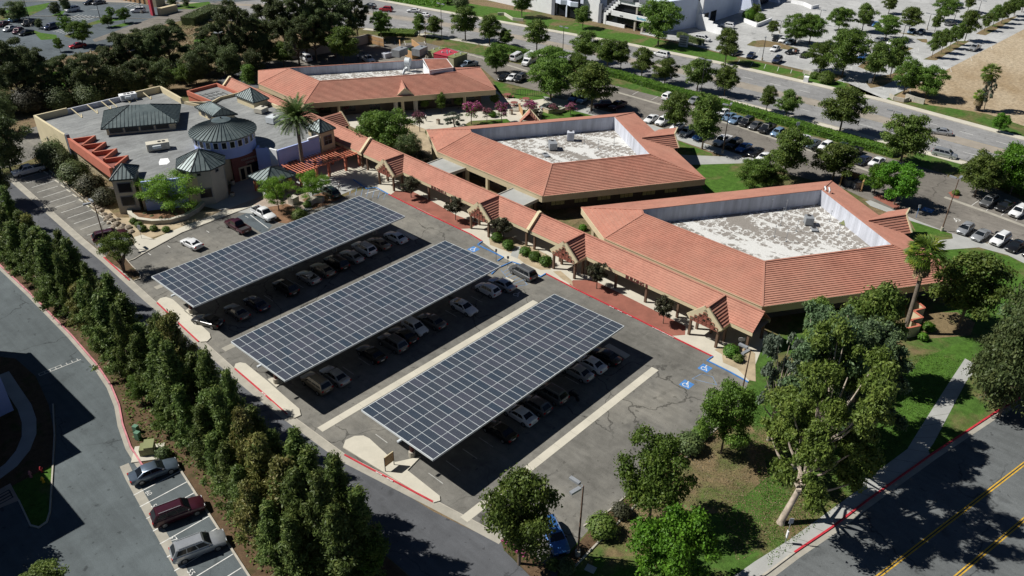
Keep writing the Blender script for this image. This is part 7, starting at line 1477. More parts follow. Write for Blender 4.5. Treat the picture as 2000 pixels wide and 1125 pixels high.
C_ = [
 # under and beside the canopies
 ('sedan', 'white', 773, 461, None, 'white sedan at the far right end of the top canopy row', 90), ('sedan', 'beige', 740, 473, None, 'taupe sedan left of the white one at the right end of the top canopy row', 90), ('suv', 'white', 711, 484, None, 'white SUV with roof rails, third from the right under the top canopy', 90), ('sedan', 'silver', 687, 498, None, 'pale sedan with dark sunroof, fourth from the right under the top canopy', 90),
 ('suv', 'black', 657, 512, None, 'black SUV between the pale sedan and the taupe one under the top canopy', 90), ('sedan', 'beige', 630, 524, None, 'taupe grey sedan in the middle of the top canopy row', 90), ('coupe', 'silver', 602, 539, None, 'silver-white coupe left of the taupe grey sedan under the top canopy', 90), ('suv', 'black', 558, 560, None, 'black SUV left of the silver-white coupe under the top canopy', 90), ('sedan', 'navy', 500, 590, None, 'navy sedan in deep shade in the left half of the top canopy row', 90), ('sedan', 'grey', 462, 606, None, 'dark grey sedan in deep shade near the left end of the top canopy', 90), ('sedan', 'black', 405, 624, None, 'black sedan nearest the first white island, at the left end of the top canopy', 110),
 ('sedan', 'silver', 981, 552, None, 'silver sedan at the right end of the middle canopy', 90), ('hatch', 'white', 953, 563, None, 'boxy white hatchback second from the right under the middle canopy', 90), ('coupe', 'white', 906, 597, None, 'white car with a black glass roof nosing out of the middle canopy', -90), ('sedan', 'grey', 844, 624, None, 'dark grey sedan in the right half of the middle canopy row', 90), ('hatch', 'white', 810, 636, None, 'white hatchback nosing out in the middle of the middle canopy row', -90), ('sedan', 'black', 787, 652, None, 'black sedan left of the white hatchback under the middle canopy', 90), ('suv', 'grey', 767, 668, None, 'dark station wagon in deep shade under the middle canopy', 90), ('sedan', 'black', 725, 688, None, 'black sedan in deepest shade under the middle canopy', 90),
 ('sedan', 'silver', 654, 731, None, 'silver sedan with a dark sunroof at the left end of the middle canopy', 90), ('suv', 'beige', 618, 746, None, 'dark beige SUV at the very left end of the middle canopy', 90), ('sedan', 'white', 1153, 707, None, 'white sedan at the right end of the lowest canopy', 90), ('sedan', 'silver', 1127, 723, None, 'silver-white sedan second from the right under the lowest canopy', 90), ('sedan', 'black', 1182, 692, None, 'black car in deep shade right of the white sedan under the lowest canopy', 90), ('suv', 'grey', 1075, 766, None, 'dark grey SUV in the middle of the lowest canopy row', 90), ('hatch', 'grey', 1046, 788, None, 'grey hatchback left of the dark grey SUV under the lowest canopy', 90), ('sedan', 'white', 1015, 806, None, 'white sedan left of the grey hatchback under the lowest canopy', 90), ('sedan', 'black', 975, 838, None, 'black sedan in deepest shade under the lowest canopy', 90),
 ('minivan', 'grey', 1021, 531, (-24, -13), 'dark grey minivan parked by the blue kerb on the front walk'),
 # left bay and front of the civic building
 ('pickup', 'white', 55, 332, (-33, 8), 'white pickup truck with an empty bed at the left end of the left parking bay'), ('suv', 'maroon', 215, 460, (31, -7), 'maroon SUV parked behind the light pole at the near end of the left bay', dict(sc=(1.15, 1.02, 1.0))), ('sedan', 'silver', 222, 474, (31, -7), 'pale blue-silver sedan half hidden by the crooked tree', dict()), ('coupe', 'white', 374, 474, (-19, -10), 'white car with a black roof panel alone by the pale path'), ('pickup', 'maroon', 464, 441, (-19, -11), 'maroon pickup truck between the white coupe and the white pickup'), ('pickup', 'white', 515, 417, (23, 13), 'white pickup truck with a black bed cover facing the top canopy'), ('suv', 'green', 645, 375, (-19, -12), 'dark green SUV in the shade of the date palm'),
 ('suv', 'blue', 1082, 1046, (18, 38), 'blue car half hidden under the tree at the bottom of the lot'),
 # lower left bay
 ('sedan', 'steel', 300, 918, (81, -31), 'dark steel blue sedan in the bay beside the olive transformer', dict(sc=(1.08, 1.02, 1.05))), ('suv', 'maroon', 348, 998, (81, -31), 'dark maroon SUV in the middle of the lower left bay', dict(sc=(1.1, 1.02, 1.02))), ('suv', 'silver', 388, 1066, (81, -31), 'silver SUV with a roof rack in the lower left bay', dict(sc=(1.1, 1.03, 1.02))),
 # back lot, lower row
 ('sedan', 'white', 1272, 231, NOSE_L, 'white sedan with a dark roof at the left end of the lower back row'), ('suv', 'white', 1295, 236, NOSE_L, 'white and grey SUV second in the lower back row, under the tree'), ('sedan', 'white', 1323, 246, NOSE_L, 'white car third in the lower back row, between two tree trunks'), ('hatch', 'white', 1341, 257, NOSE_L, 'white hatchback fourth in the lower back row, under the large tree'), ('sedan', 'blue', 1368, 264, NOSE_L, 'blue car hidden under the large tree in the lower back row'), ('pickup', 'white', 1411, 274, NOSE_L, 'white pickup truck by the double light pole in the lower back row'), ('suv', 'black', 1434, 281, NOSE_L, 'black SUV right of the white pickup in the lower back row'), ('sedan', 'blue', 1453, 287, NOSE_L, 'bright blue sedan in the lower back row'), ('sedan', 'black', 1476, 296, NOSE_L, 'black sedan right of the bright blue one in the lower back row'), ('sedan', 'white', 1492, 306, NOSE_L, 'white car half hidden by the tree at the end of the lower back row'),
 # back lot, upper row
 ('suv', 'white', 1306, 188, (18, -9), 'white SUV alone in the upper back row near the hedge'), ('sedan', 'silver', 1356, 195, NOSE_L, 'grey-silver car behind the tree in the upper back row'), ('sedan', 'white', 1412, 219, NOSE_L, 'white car just behind the double light pole lamps'), ('sedan', 'sky', 1424, 227, NOSE_L, 'pale blue car left of the steel blue sedan in the upper back row'), ('sedan', 'sky', 1437, 233, NOSE_L, 'steel blue sedan by the double light pole in the upper back row'), ('suv', 'black', 1458, 238, NOSE_L, 'first of three black vehicles right of the steel blue sedan'), ('sedan', 'grey', 1476, 244, NOSE_L, 'charcoal sedan in the middle of three dark vehicles in the upper back row'), ('pickup', 'black', 1498, 250, NOSE_L, 'black pickup truck third of the dark vehicles in the upper back row'), ('hatch', 'sky', 1519, 258, NOSE_L, 'pale blue car right of the black pickup in the upper back row'), ('sedan', 'navy', 1546, 259, NOSE_L, 'navy sedan above the tree in the upper back row'), ('sedan', 'white', 1568, 271, NOSE_L, 'white car between the navy and the dark green ones in the upper back row'), ('sedan', 'steel', 1588, 280, NOSE_L, 'dark slate green sedan in the upper back row'), ('hatch', 'white', 1613, 284, NOSE_L, 'white car showing only its roof above the tree in the upper back row'), ('suv', 'green', 1642, 291, NOSE_L, 'dark green SUV above the yellow-flecked tree'), ('pickup', 'black', 1666, 297, NOSE_L, 'black pickup truck right of the yellow-flecked tree'), ('sedan', 'navy', 1686, 312, NOSE_L, 'dark blue sedan between the black pickup and a white sedan'), ('sedan', 'white', 1713, 315, NOSE_L, 'white sedan near the right end of the upper back row'), ('sedan', 'navy', 1743, 324, NOSE_L, 'dark car at the right end of the upper back row, above the bright green tree'),
 # right
 ('hatch', 'silver', 1886, 446, (-16, 12), 'silver hatchback at the left end of the right-hand row'), ('coupe', 'silver', 1916, 458, (-17, 11), 'white car with a black roof in the right-hand row'), ('suv', 'white', 1954, 467, (-17, 11), 'white SUV third in the right-hand row'), ('sedan', 'black', 1984, 479, (-17, 11), 'black car with a pale sunshade at the right edge'), ('suv', 'grey', 1932, 393, (-15, 9), 'grey SUV at the left of the row by the right hedge'), ('sedan', 'black', 1962, 401, (-15, 9), 'black sedan in the row by the right hedge'), ('suv', 'white', 1990, 413, (-15, 9), 'white SUV in the row by the right hedge'), ('sedan', 'black', 2018, 490, (-17, 11), 'black car mostly beyond the right edge'),
 # behind building C and around the courtyard
 ('sedan', 'black', 984, 150, (-14, 8), 'black sedan beside the weeping green tree'), ('sedan', 'white', 1001, 150, (-14, 8), 'black and white patrol style sedan between two dark vehicles'), ('suv', 'black', 1016, 153, (-14, 8), 'black SUV right of the black and white sedan'), ('pickup', 'steel', 915, 126, (-24, 6), 'steel blue pickup truck beside the sage shed'), ('van', 'white', 1009, 112, (20, -11), 'white passenger van by the short hedge'), ('van', 'white', 596, 113, (-18, -10), 'white passenger van in the service yard'), ('pickup', 'white', 719, 116, (20, 10), 'white utility truck with a ladder rack in the service yard', dict(sc=(.95, 1, 1.05))), ('suv', 'white', 489, 138, (-12, -8), 'white SUV behind the dense dark cypress'), ('sedan', 'green', 516, 133, (-12, -8), 'dark green sedan right of the white SUV on the service drive'),
 ('sedan', 'sky', 1138, 193, (-12, 8), 'pale blue car under the broad mottled tree'), ('sedan', 'blue', 1122, 189, (-12, 8), 'blue car left of the pale blue one under the mottled tree'), ('sedan', 'grey', 1072, 207, (16, -4), 'dark car in the tree shade by the courtyard'), ('suv', 'maroon', 1177, 204, (-28, 1), 'dark maroon SUV with a pale sunshade by the courtyard lawn'), ('pickup', 'maroon', 1206, 206, (-24, 10), 'dark maroon pickup truck right of the maroon SUV'),
 # on the boulevard
 ('sedan', 'silver', 1838, 256, (-42, -6), 'silver sedan driving on the boulevard'), ('minivan', 'silver', 1845, 300, (44, 10), 'silver minivan driving past the driveway mouth'), ('minivan', 'white', 1292, 106, (-22, -5), 'white minivan driving on the far side of the boulevard'), ('suv', 'red', 754, 18, (-24, -2), 'red SUV driving on the boulevard at the top'), ('sedan', 'white', 808, 20, (-20, -1), 'white sedan driving behind the red SUV'), ('sedan', 'white', 828, 28, (-20, -3), 'white car driving beside the top boulevard trees'), ('suv', 'black', 722, 12, (-20, -3), 'black SUV ahead of the red SUV at the top'), ('sedan', 'white', 528, 5, (-22, -2), 'white car at the very top, left of centre'),
 # upper left lots
 ('suv', 'white', 141, 18, (-16, 3), 'white car by the painted arrows in the far left lot'), ('suv', 'white', 270, 20, (-22, 1), 'white SUV parked by the red pylon'), ('sedan', 'silver', 18, 55, (-14, 5), 'silver car at the far left in the top left lot'), ('hatch', 'maroon', 35, 60, (-14, 6), 'maroon hatchback in the top left lot'), ('sedan', 'black', 50, 63, (-20, 5), 'black sedan right of the maroon hatchback'), ('pickup', 'black', 56, 44, (-14, 6), 'black pickup behind the maroon hatchback'), ('hatch', 'sky', 27, 37, (-14, 5), 'pale teal car by the tree in the top left lot'), ('sedan', 'maroon', 5, 46, (-14, 5), 'dark car at the left edge of the top left lot'), ('suv', 'navy', 99, 52, (-24, 6), 'long dark SUV between hedges in the top left lot'), ('sedan', 'red', 151, 88, (-14, 2), 'red car under the round dark green tree'), ('sedan', 'black', 176, 4, (-12, 2), 'black car at the top edge of the far left lot'), ('sedan', 'grey', 192, 4, (-12, 2), 'dark grey car at the top edge of the far left lot'),
 # pale lot across the boulevard
 ('minivan', 'white', 1372, 75, (24, 4), 'white minivan parked by the office lawn'), ('suv', 'white', 1421, 50, (-14, -2), 'white SUV at the office loading yard'), ('sedan', 'black', 1437, 103, (-12, 3), 'dark car behind the thin tree on the far lawn'), ('sedan', 'navy', 1467, 107, (-10, 9), 'navy sedan nearest the first parking lot lamp'), ('suv', 'navy', 1518, 117, (-11, 8), 'dark SUV second along the edge of the pale lot'), ('sedan', 'white', 1514, 94, (-11, 6), 'white hatchback in front of the dry planting island'), ('sedan', 'black', 1547, 100, (-16, 3), 'black car beside the two standing people'), ('sedan', 'black', 1572, 106, (-8, 5), 'black car half hidden by the tree at the pale lot'), ('sedan', 'black', 1517, 74, (-12, 8), 'black car behind the dry planting island'), ('sedan', 'white', 1530, 77, (-12, 7), 'white sedan behind the dry planting island'), ('sedan', 'steel', 1544, 81, (-12, 7), 'steel blue sedan behind the dry planting island'), ('sedan', 'blue', 1686, 110, (-14, 5), 'bright blue car right of the tallest dark tree'), ('sedan', 'silver', 1687, 87, (-14, 5), 'silver car behind the tallest dark tree'), ('sedan', 'silver', 1716, 77, (-16, 6), 'silver car beneath the dense round tree'), ('sedan', 'black', 1702, 45, (-8, 7), 'black car behind the dense round tree'), ('sedan', 'blue', 1711, 47, (-8, 7), 'blue car behind the dense round tree'), ('sedan', 'sky', 1781, 60, (-10, 7), 'pale blue car, left one of the pair in the pale lot'), ('sedan', 'steel', 1799, 61, (-12, 7), 'slate blue car, right one of the pair in the pale lot'), ('pickup', 'silver', 1904, 93, (-10, 5), 'silver pickup truck alone by the bare field'), ('suv', 'black', 1873, 12, (-10, 4), 'dark car at the top of the pale lot'), ('sedan', 'white', 1742, 82, (-12, 4), 'white car peeping over the tree in the pale lot'), ('sedan', 'grey', 1856, 45, (-14, 3), 'dark grey car in the shade near the row along the bare field'), ('sedan', 'navy', 1906, 25, (-12, 3), 'navy car in the shade at the top of the pale lot'),
]
for e in C_:
    kind, col, a, b, hd, lab = e[:6]
    if hd is None:
        c = G(a, b, .8); yc = {0: 94.3, 1: 72.1, 2: 49.8}[0 if c.y > 85 else (1 if c.y > 62 else 2)]; ang = e[6] if isinstance(e[6], (int, float)) else 90
        car(kind, col, (c.x, c.y, 0), rad(ang), lab, group='cars parked under the solar canopies')
    else:
        kw = e[6] if len(e) > 6 else {}; pcar(kind, col, a, b, hd[0], hd[1], lab, group='parked and passing cars', **kw)
# cars hidden deep under the canopies, facing the other way
# shuttle bus
def shuttle(px_, py_, nx, ny, label):
    c = G(px_, py_, .9); d = G(px_+nx, py_+ny, .9)-c; t = thing('shuttle_bus', label, 'bus', (c.x, c.y, 0), None, math.atan2(d.y, d.x))
    mb = MB(); mb.add([(-3.4, -1.15, .45), (1.6, -1.15, .45), (1.6, 1.15, .45), (-3.4, 1.15, .45), (-3.4, -1.1, 2.8), (1.3, -1.1, 2.8), (1.3, 1.1, 2.8), (-3.4, 1.1, 2.8)], [(0, 3, 2, 1), (4, 5, 6, 7), (0, 1, 5, 4), (1, 2, 6, 5), (2, 3, 7, 6), (3, 0, 4, 7)]); link('coach_body', mb.mesh('coach_body', PT['white']), t)
    mb = MB(); mb.add([(1.6, -.95, .4), (3.5, -.85, .45), (3.5, .85, .45), (1.6, .95, .4), (1.55, -.9, 2.05), (2.6, -.85, 1.2), (2.6, .85, 1.2), (1.55, .9, 2.05), (3.45, -.8, 1.05), (3.45, .8, 1.05)], [(0, 1, 8, 5, 4), (3, 7, 6, 9, 2), (4, 5, 6, 7), (5, 8, 9, 6), (1, 2, 9, 8)]); link('cab', mb.mesh('cab', PT['white']), t)
    mb = MB(); mb.quad((1.62, -.8, 1.98), (2.52, -.76, 1.29), (2.52, .76, 1.29), (1.62, .8, 1.98)); link('windshield', mb.mesh('windshield', M['cglass']), t)
    for s in (-1, 1):
        for k in range(4): mb = MB(); mb.box(-3.1+k*1.1, min(s*1.13, s*1.16), 1.5, -2.2+k*1.1, max(s*1.13, s*1.16), 2.3); link('side_window', mb.mesh('side_window', M['cglass']), t)
        for ax in (-2.2, 2.5): w_ = link('wheel', WH, t, (ax, s*.95, .38)); w_.scale = (1.15, 1, 1.15); link('rim', RM, w_, (0, 0, 0))
        mb = MB(); mb.box(3.42, min(s*.5, s*.8), .75, 3.53, max(s*.5, s*.8), .95); link('headlight', mb.mesh('headlight', M['lamp']), t)
shuttle(1034, 118, -18, 11, 'white shuttle bus with a high roof beside the passenger van')
c = G(719, 116); mb = MB(); [mb.beam((-1.6, s*.7, 2.05), (1.2, s*.7, 2.05), .07) for s in (-1, 1)]; [mb.beam((x, -.7, 2.05), (x, .7, 2.05), .07) for x in (-1.4, 0, 1.0)]
o = link('ladder_rack', mb.mesh('ladder_rack', M['dark_metal'])); o.location = (0, 0, 0); pt = [q for q in bpy.data.objects if q.get('label', '').startswith('white utility truck')][0]; o.parent = pt
mc = thing('motorcycle', 'motorcycle parked in the shade under the lowest canopy', 'motorcycle', G(1121, 778), None, rad(80))
for x in (-.65, .65): w_ = link('wheel', WH, mc, (x, 0, .31)); w_.scale = (.95, .6, .95)
mb = MB(); mb.box(-.45, -.14, .4, .35, .14, .8); mb.box(-.7, -.12, .78, .05, .12, .9); mb.beam((.65, 0, .35), (.4, 0, 1.05), .08); mb.beam((.4, -.35, 1.05), (.4, .35, 1.05), .05); link('frame', mb.mesh('frame', PT['black']), mc)

# ================================================================ STREET FURNITURE
def lamp(bx, by, ty, kind, label, az=0, lean=(0, 0), H=None):
    b = G(bx, by); H = H or height_to(b, ty); t = thing('street_lamp', label, 'light pole', b, 'light poles')
    mb = MB(); mb.tube([(0, 0, .6), (0, 0, H*.5), (lean[0], lean[1], H)], [.11, .09, .07], 8); link('pole', mb.mesh('pole', M['brown' if kind == 'double' else 'dark_metal'], smooth=60), t)
    mb = MB(); mb.tube([(0, 0, -.05), (0, 0, .75)], .27, 12); link('footing', mb.mesh('footing', M['kerb'], smooth=40), t)
    dx, dy = math.cos(rad(az)), math.sin(rad(az)); n = {'double': 2, 'tee': 2, 'single': 1}[kind]
    for s in range(n):
        sx = 1 if s == 0 else -1; ax, ay = (dx*sx, dy*sx)
        if kind == 'double': ax, ay = math.cos(rad(az+(40 if s else -40))), math.sin(rad(az+(40 if s else -40)))
        mb = MB(); mb.beam((lean[0], lean[1], H-.05), (lean[0]+ax*.7, lean[1]+ay*.7, H-.02), .07); a_ = link('arm', mb.mesh('arm', M['grey_metal']), t)
        mb = MB(); q = Vector((lean[0]+ax*1.0, lean[1]+ay*1.0, H-.12)); mb.cbox(q, 1.15, .38, .24, math.atan2(ay, ax)); link('lamp_head', mb.mesh('lamp_head', M['grey_metal']), t)
for e in [(1128, 1085, 949, 'double', 'tall brown double light pole at the bottom of the lot', 130), (208, 482, 395, 'double', 'double light pole in front of the maroon SUV on the left', 130), (1839, 451, 349.6, 'double', 'leaning looking double light pole by the right-hand row', 40), (1446, 780, 682, 'double', 'double light pole rising beside the end porch and the eucalyptus', 130), (1411, 300, 206, 'double', 'double light pole over the white pickup in the back row', 60),
          (1367, 193, 116, 'tee', 'tall street lamp among the boulevard trees, beside the ragged one', 90), (1099, 104, 53, 'tee', 'single street light on the near side of the boulevard', 90), (1100, 160, 113, 'double', 'double light pole between the dark green courtyard trees', 60), (863, 76, 7.5, 'tee', 'tallest street light at the corner by the pale yellow-green tree', 90), (833, 114, 48, 'double', 'double light pole behind the sheds of BUILDING C', 60), (731, 50, 9, 'tee', 'street light beside the red SUV at the top', 90), (440, 144, 65, 'double', 'tall pale double light pole at the edge of the grove', 60), (267, 160, 100, 'double', 'double light pole half lost in the grove', 60), (197, 42, -4, 'single', 'dark light pole in the far left lot', 0), (277, 26, -14, 'single', 'thin light pole near the red pylon', 0), (62, 52, -2, 'single', 'thin light pole among the dark cars at the far left', 0), (1488, 118, 71, 'single', 'dark curved light pole at the edge of the pale lot', 200), (1522, 65, 41, 'tee', 'light pole beside the small tree near the office yard', 90), (1598, 50, 19, 'tee', 'light pole between the two round trees of the pale lot', 90), (1810, 59, 27, 'tee', 'light pole right of the slate blue car', 90), (1762, 76, 49, 'tee', 'light pole left of the pale blue car', 90), (1862, 45, 15, 'tee', 'light pole right of the tall tree at the top of the pale lot', 90), (1909, 29, 1, 'tee', 'light pole at the top of the pale lot near the field row', 90), (1736, 256, 217, 'tee', 'street light behind the largest ragged boulevard tree', 90), (1700, 97, 79, 'tee', 'short light pole in front of the tallest dark tree', 90)]:
    lamp(*e)
def sign(bx, by, ty, w_, h, m, label, face=None, pm='grey_metal', az=225, txt=None):
    b = G(bx, by); H = height_to(b, ty); t = thing('street_sign', label, 'sign', b); dx, dy = -math.sin(rad(az)), math.cos(rad(az)); nx, ny = math.cos(rad(az)), math.sin(rad(az))
    mb = MB(); mb.tube([(0, 0, 0), (0, 0, H)], .035, 6); link('post', mb.mesh('post', M[pm]), t); mb = MB(); mb.beam((nx*.05-dx*w_/2, ny*.05-dy*w_/2, H-h/2), (nx*.05+dx*w_/2, ny*.05+dy*w_/2, H-h/2), .03, h); link('sign_plate', mb.mesh('sign_plate', M[m]), t)
    if txt: o = text('lettering', txt, h*.42, M['white_paint' if m != 'white_wall' else 'slate'], (nx*.075, ny*.075, H-h/2), (-dx, -dy, 0) if False else (dx*-1, dy*-1, 0), (0, 0, 1), None, .004); o.parent = t
    return t
sign(277, 466, 440, .5, .8, 'white_wall', 'small white sign on a post beside the pale path'); sign(969, 511, 486, .3, .5, 'slate', 'blue based sign post left of the pale ramp by the minivan', pm='dark_metal'); sign(992, 520, 500, .35, .45, 'slate', 'sign post at the nose of the dark grey minivan', pm='dark_metal'); sign(1789, 425, 400, .4, .6, 'white_wall', 'accessible parking sign on a blue post by the right walk', pm='blue_paint')
sign(1446, 676, 659, .9, .55, 'white_wall', 'white oval sign under the roof beside the end porch'); sign(1533, 1061, 1012, .45, .7, 'lav', 'bus stop sign on a thin post beside the sidewalk at the bottom right'); sign(1415, 200, 193, .7, .7, 'white_wall', 'white sign showing its back above the long hedge, left one'); sign(1556, 256, 238, .8, .8, 'white_wall', 'white sign above the long hedge, right one'); sign(517, 120, 103, 1.0, .9, 'white_wall', 'right white notice at the dark grove edge'); sign(507, 124, 109, .8, .8, 'white_wall', 'left white notice at the dark grove edge'); sign(443, 136, 124, .5, .7, 'white_wall', 'small white notice beside the tall pale light pole')
sign(843, 72, 57, .7, .8, 'white_wall', 'parking sign beside the boulevard near the pale yellow-green tree'); sign(884, 76, 60, .9, .9, 'white_wall', 'round white sign in front of the tallest boulevard tree'); sign(1698, 163, 153, .8, 1.3, 'white_wall', 'white sign at the driveway median'); sign(1371, 92, 85, .4, .4, 'white_wall', 'tiny sign on the kerb beside the parked white minivan')
b = G(1533, 1061); mb = MB(); mb.cbox((b.x, b.y, .9), .3, .12, .9, .7); o = link('timetable_panel', mb.mesh('timetable_panel', M['white_wall'])); pt = [q for q in bpy.data.objects if q.get('label', '').startswith('bus stop sign')][0]; o.parent = pt; o.location = -pt.location
a, b = G(753, 922), G(770, 909); t = thing('notice_board', 'brown framed notice board on two posts on the white island', 'notice board', a); d = (b-a); 
for p in (a, b): mb = MB(); mb.tube([p, p+Vector((0, 0, 2.1))], .05, 6); mb.build('post', M['dark_metal'], t)
mb = MB(); mb.beam(a+Vector((0, 0, 1.45)), b+Vector((0, 0, 1.45)), .05, 1.25); mb.build('board', M['ochre'], t); mb = MB(); mb.beam(a+Vector((0, 0, 2.1)), b+Vector((0, 0, 2.1)), .1, .08); mb.beam(a+Vector((0, 0, .82)), b+Vector((0, 0, .82)), .1, .06); mb.build('frame', M['cream'], t)
dn_ = d.normalized(); nn = Vector((dn_.y, -dn_.x, 0))
for k in range(4): mb = MB(); mb.beam(a.lerp(b, .15)+Vector((0, 0, 1.15+k*.2))+nn*.04, a.lerp(b, .85)+Vector((0, 0, 1.15+k*.2))+nn*.04, .01, .05); mb.build('printed_line', M['cream'], t)
# hydrant and fire valves
def hydrant(px_, py_, m, label, h=.85, s=1.0):
    t = thing('fire_hydrant', label, 'hydrant', G(px_, py_)); mb = MB(); mb.tube([(0, 0, 0), (0, 0, .06), (0, 0, .07), (0, 0, h*.72), (0, 0, h*.74), (0, 0, h*.9), (0, 0, h)], [.2*s, .2*s, .13*s, .13*s, .17*s, .12*s, .04], 10); link('barrel', mb.mesh('barrel', M[m], smooth=40), t)
    mb = MB(); mb.tube([(-.24*s, 0, h*.55), (.24*s, 0, h*.55)], .07*s, 8); mb.tube([(0, -.24*s, h*.5), (0, 0, h*.5)], .08*s, 8); link('outlet', mb.mesh('outlet', M[m]), t)
hydrant(1699, 929, 'yellow', 'yellow fire hydrant on the grass beside the sidewalk', .95, 1.2); hydrant(61, 932, 'pink_paint', 'pink-red fire valve post on the corner lawn, leftmost', .95, .8); hydrant(82, 922, 'red_paint', 'dark red fire valve post on the corner lawn next to the kerb', .8, .75); hydrant(85, 942, 'yellow', 'yellow-green fire hydrant on the corner lawn', .85, .85)
p = G(290, 884); t = thing('transformer', 'olive green utility transformer on a concrete pad at the end of the lower left bay', 'transformer', p, None, rad(-35)); mb = MB(); mb.box(-.75, -.65, .12, .75, .65, 1.0); mb.box(-.2, -.66, 1.0, .74, .6, 1.3); link('cabinet', mb.mesh('cabinet', M['util_olive']), t); mb = MB(); mb.add([(-.28, -.72, 1.3), (.82, -.72, 1.3), (.82, .66, 1.42), (-.28, .66, 1.42), (-.28, .66, 1.3), (.82, .66, 1.3)], [(0, 1, 2, 3), (4, 3, 2, 5), (0, 3, 4), (1, 5, 2)]); link('lid', mb.mesh('lid', M['util_olive']), t)
mb = MB();  mb.box(-1.6, -1.4, 0, 1.6, 1.2, .12); link('pad', mb.mesh('pad', M['concrete']), t)
for k, (a, b, h) in enumerate([(267, 843, .9), (271, 858, 1.1)]): mb = MB(); mb.cbox(G(a, b), .5, .6, h, .4); one('utility_box', mb, M['util_green'], ['upper', 'lower'][k]+' green utility box beside the pink kerb', 'utility box', 'green utility boxes', G(a, b))
# picnic tables, bins
def picnic(px_, py_, label):
    t = thing('picnic_table', label, 'picnic table', G(px_, py_), 'picnic tables in the courtyard', .5); mb = MB(); mb.tube([(0, 0, .72), (0, 0, .78)], .95, 8); link('table_top', mb.mesh('table_top', M['entry_red']), t); mb = MB(); mb.tube([(0, 0, 0), (0, 0, .72)], .12, 6); link('pedestal', mb.mesh('pedestal', M['dark_metal']), t)
    for k in range(4): a = k*math.pi/2; mb = MB(); mb.cbox((1.4*math.cos(a), 1.4*math.sin(a), .4), .35, 1.1, .06, a); mb.beam((0, 0, .2), (1.4*math.cos(a), 1.4*math.sin(a), .38), .06); link('bench', mb.mesh('bench', M['entry_red']), t)
picnic(991, 190, 'picnic table nearest the court lawn'); picnic(1027, 198, 'picnic table at the right of the courtyard'); picnic(1004, 206, 'picnic table closest to the gate')
for k, (a, b, l) in enumerate([(856, 242, 'tan litter bin by the walking person in the courtyard'), (998, 223, 'tan litter bin beside the courtyard gate')]): t = thing('litter_bin', l, 'litter bin', G(a, b)); mb = MB(); mb.cbox((0, 0, 0), .65, .65, .95); link('bin', mb.mesh('bin', M['kerb']), t); mb = MB(); mb.cbox((0, 0, .95), .7, .7, .12); link('lid', mb.mesh('lid', M['brown']), t)
seg_wall('timber_screen', 'slatted orange-brown screen left of the bushy pink crape myrtle', 'screen', [(1013, 214), (1021, 227)], 1.5, .12, 'ochre', 'screen_panel')
t = seg_wall('block_bench_wall', 'low tan block wall with a cap on the court lawn', 'low wall', [(1062, 218), (1072, 222), (1094, 221), (1104, 217)], .9, .35, 'buff', cap='kerb')
t = thing('metal_gate', 'thin metal railing gate across the courtyard opening', 'gate', G(1005, 218)); a, b = G(1001, 218), G(1013, 217)
for k in range(7): mb = MB(); q = a.lerp(b, k/6); mb.beam(q, q+Vector((0, 0, 1.3)), .06); mb.build('bar', M['dark_metal'], t)
for z in (.15, 1.3): mb = MB(); mb.beam(a+Vector((0, 0, z)), b+Vector((0, 0, z)), .06); mb.build('rail', M['dark_metal'], t)
t = thing('iron_fence', 'thin dark railing fence on the court lawn by the picnic tables', 'fence', G(1000, 183)); F_ = gp((1000, 184), (1012, 186), (1040, 188), (1062, 190))
for a, b in zip(F_, F_[1:]):
    for z in (.2, 1.5): mb = MB(); mb.beam(a+Vector((0, 0, z)), b+Vector((0, 0, z)), .06); mb.build('rail', M['dark_metal'], t)
    for k in range(6): q = a.lerp(b, k/6); mb = MB(); mb.beam(q, q+Vector((0, 0, 1.55)), .05); mb.build('bar', M['dark_metal'], t)
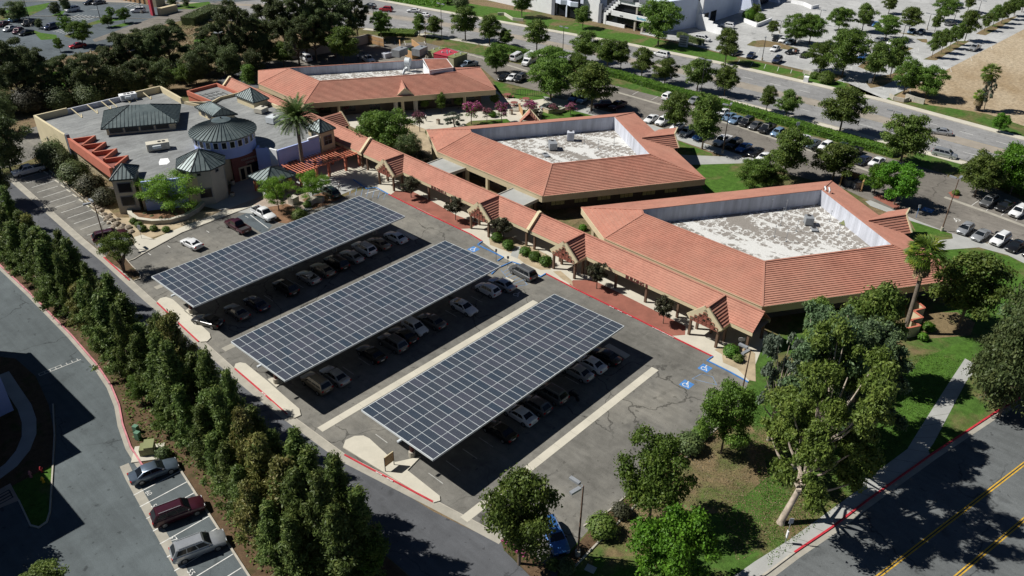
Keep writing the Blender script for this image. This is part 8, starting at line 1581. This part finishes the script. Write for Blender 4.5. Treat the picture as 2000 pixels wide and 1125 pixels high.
# people
def person(px_, py_, rz, shirt, label, skirt=False):
    t = thing('person', label, 'person', G(px_, py_), None, rad(rz))
    J = [(0, 0, .95), (0, 0, 1.2), (0, 0, 1.45), (0, 0, 1.56), (0, 0, 1.70), (0, .19, 1.42), (.05, .27, 1.15), (.18, .26, .92), (0, -.19, 1.42), (-.06, -.27, 1.15), (-.02, -.28, .9), (0, .1, .9), (.14, .1, .5), (.02, .1, .08), (.16, .1, .05), (0, -.1, .9), (-.08, -.1, .5), (-.28, -.1, .12), (-.16, -.1, .05)]
    E_ = [(0, 1), (1, 2), (2, 3), (3, 4), (2, 5), (5, 6), (6, 7), (2, 8), (8, 9), (9, 10), (0, 11), (11, 12), (12, 13), (13, 14), (0, 15), (15, 16), (16, 17), (17, 18)]
    R_ = [.15, .14, .15, .06, .11, .07, .05, .035, .07, .05, .035, .10, .07, .045, .035, .10, .07, .045, .035]
    me = bpy.data.meshes.new('body'); me.from_pydata(J, E_, []); o = bpy.data.objects.new('body', me); COL.objects.link(o); md = o.modifiers.new('s', 'SKIN')
    for i, v in enumerate(me.skin_vertices[0].data): v.radius = (R_[i], R_[i]); v.use_root = (i == 0)
    s_ = o.modifiers.new('u', 'SUBSURF'); s_.levels = 1; s_.render_levels = 1
    dg = bpy.context.evaluated_depsgraph_get(); m2 = bpy.data.meshes.new_from_object(o.evaluated_get(dg)); bpy.data.objects.remove(o); m2.materials.clear()
    for x in (M['skin'], M[shirt], M['trouser']): m2.materials.append(x)
    for p in m2.polygons: z = p.center.z; p.material_index = 0 if (z > 1.53 or (abs(p.center.y) > .22 and z < 1.2)) else (1 if z > .93 else 2); p.use_smooth = True
    link('body', m2, t); mb = MB(); mb.tube([(-.01, 0, 1.66), (-.02, 0, 1.74), (-.02, 0, 1.80), (-.02, 0, 1.82)], [.115, .125, .09, .02], 10); link('hair', mb.mesh('hair', M['dark_metal'], smooth=60), t)
M['skin'] = mat('skin', (.40, .24, .16), .6, .05); M['trouser'] = mat('dark_trousers', (.02, .022, .03), .9, .1); M['khaki'] = mat('red_brown_top', (.30, .12, .08), .9, .1)
person(832, 237, 180, 'white_wall', 'person in a white shirt and dark trousers walking across the courtyard'); person(1548, 107, 200, 'white_wall', 'person in a pale top standing in the pale lot beside the black car'); person(1553, 108, 30, 'khaki', 'person in a reddish top standing beside the one in the pale top'); person(663, 372, 140, 'white_wall', 'person in a white top standing behind the dark green SUV')
person(700, 117, 90, 'white_wall', 'person in a pale top standing by the white utility truck')
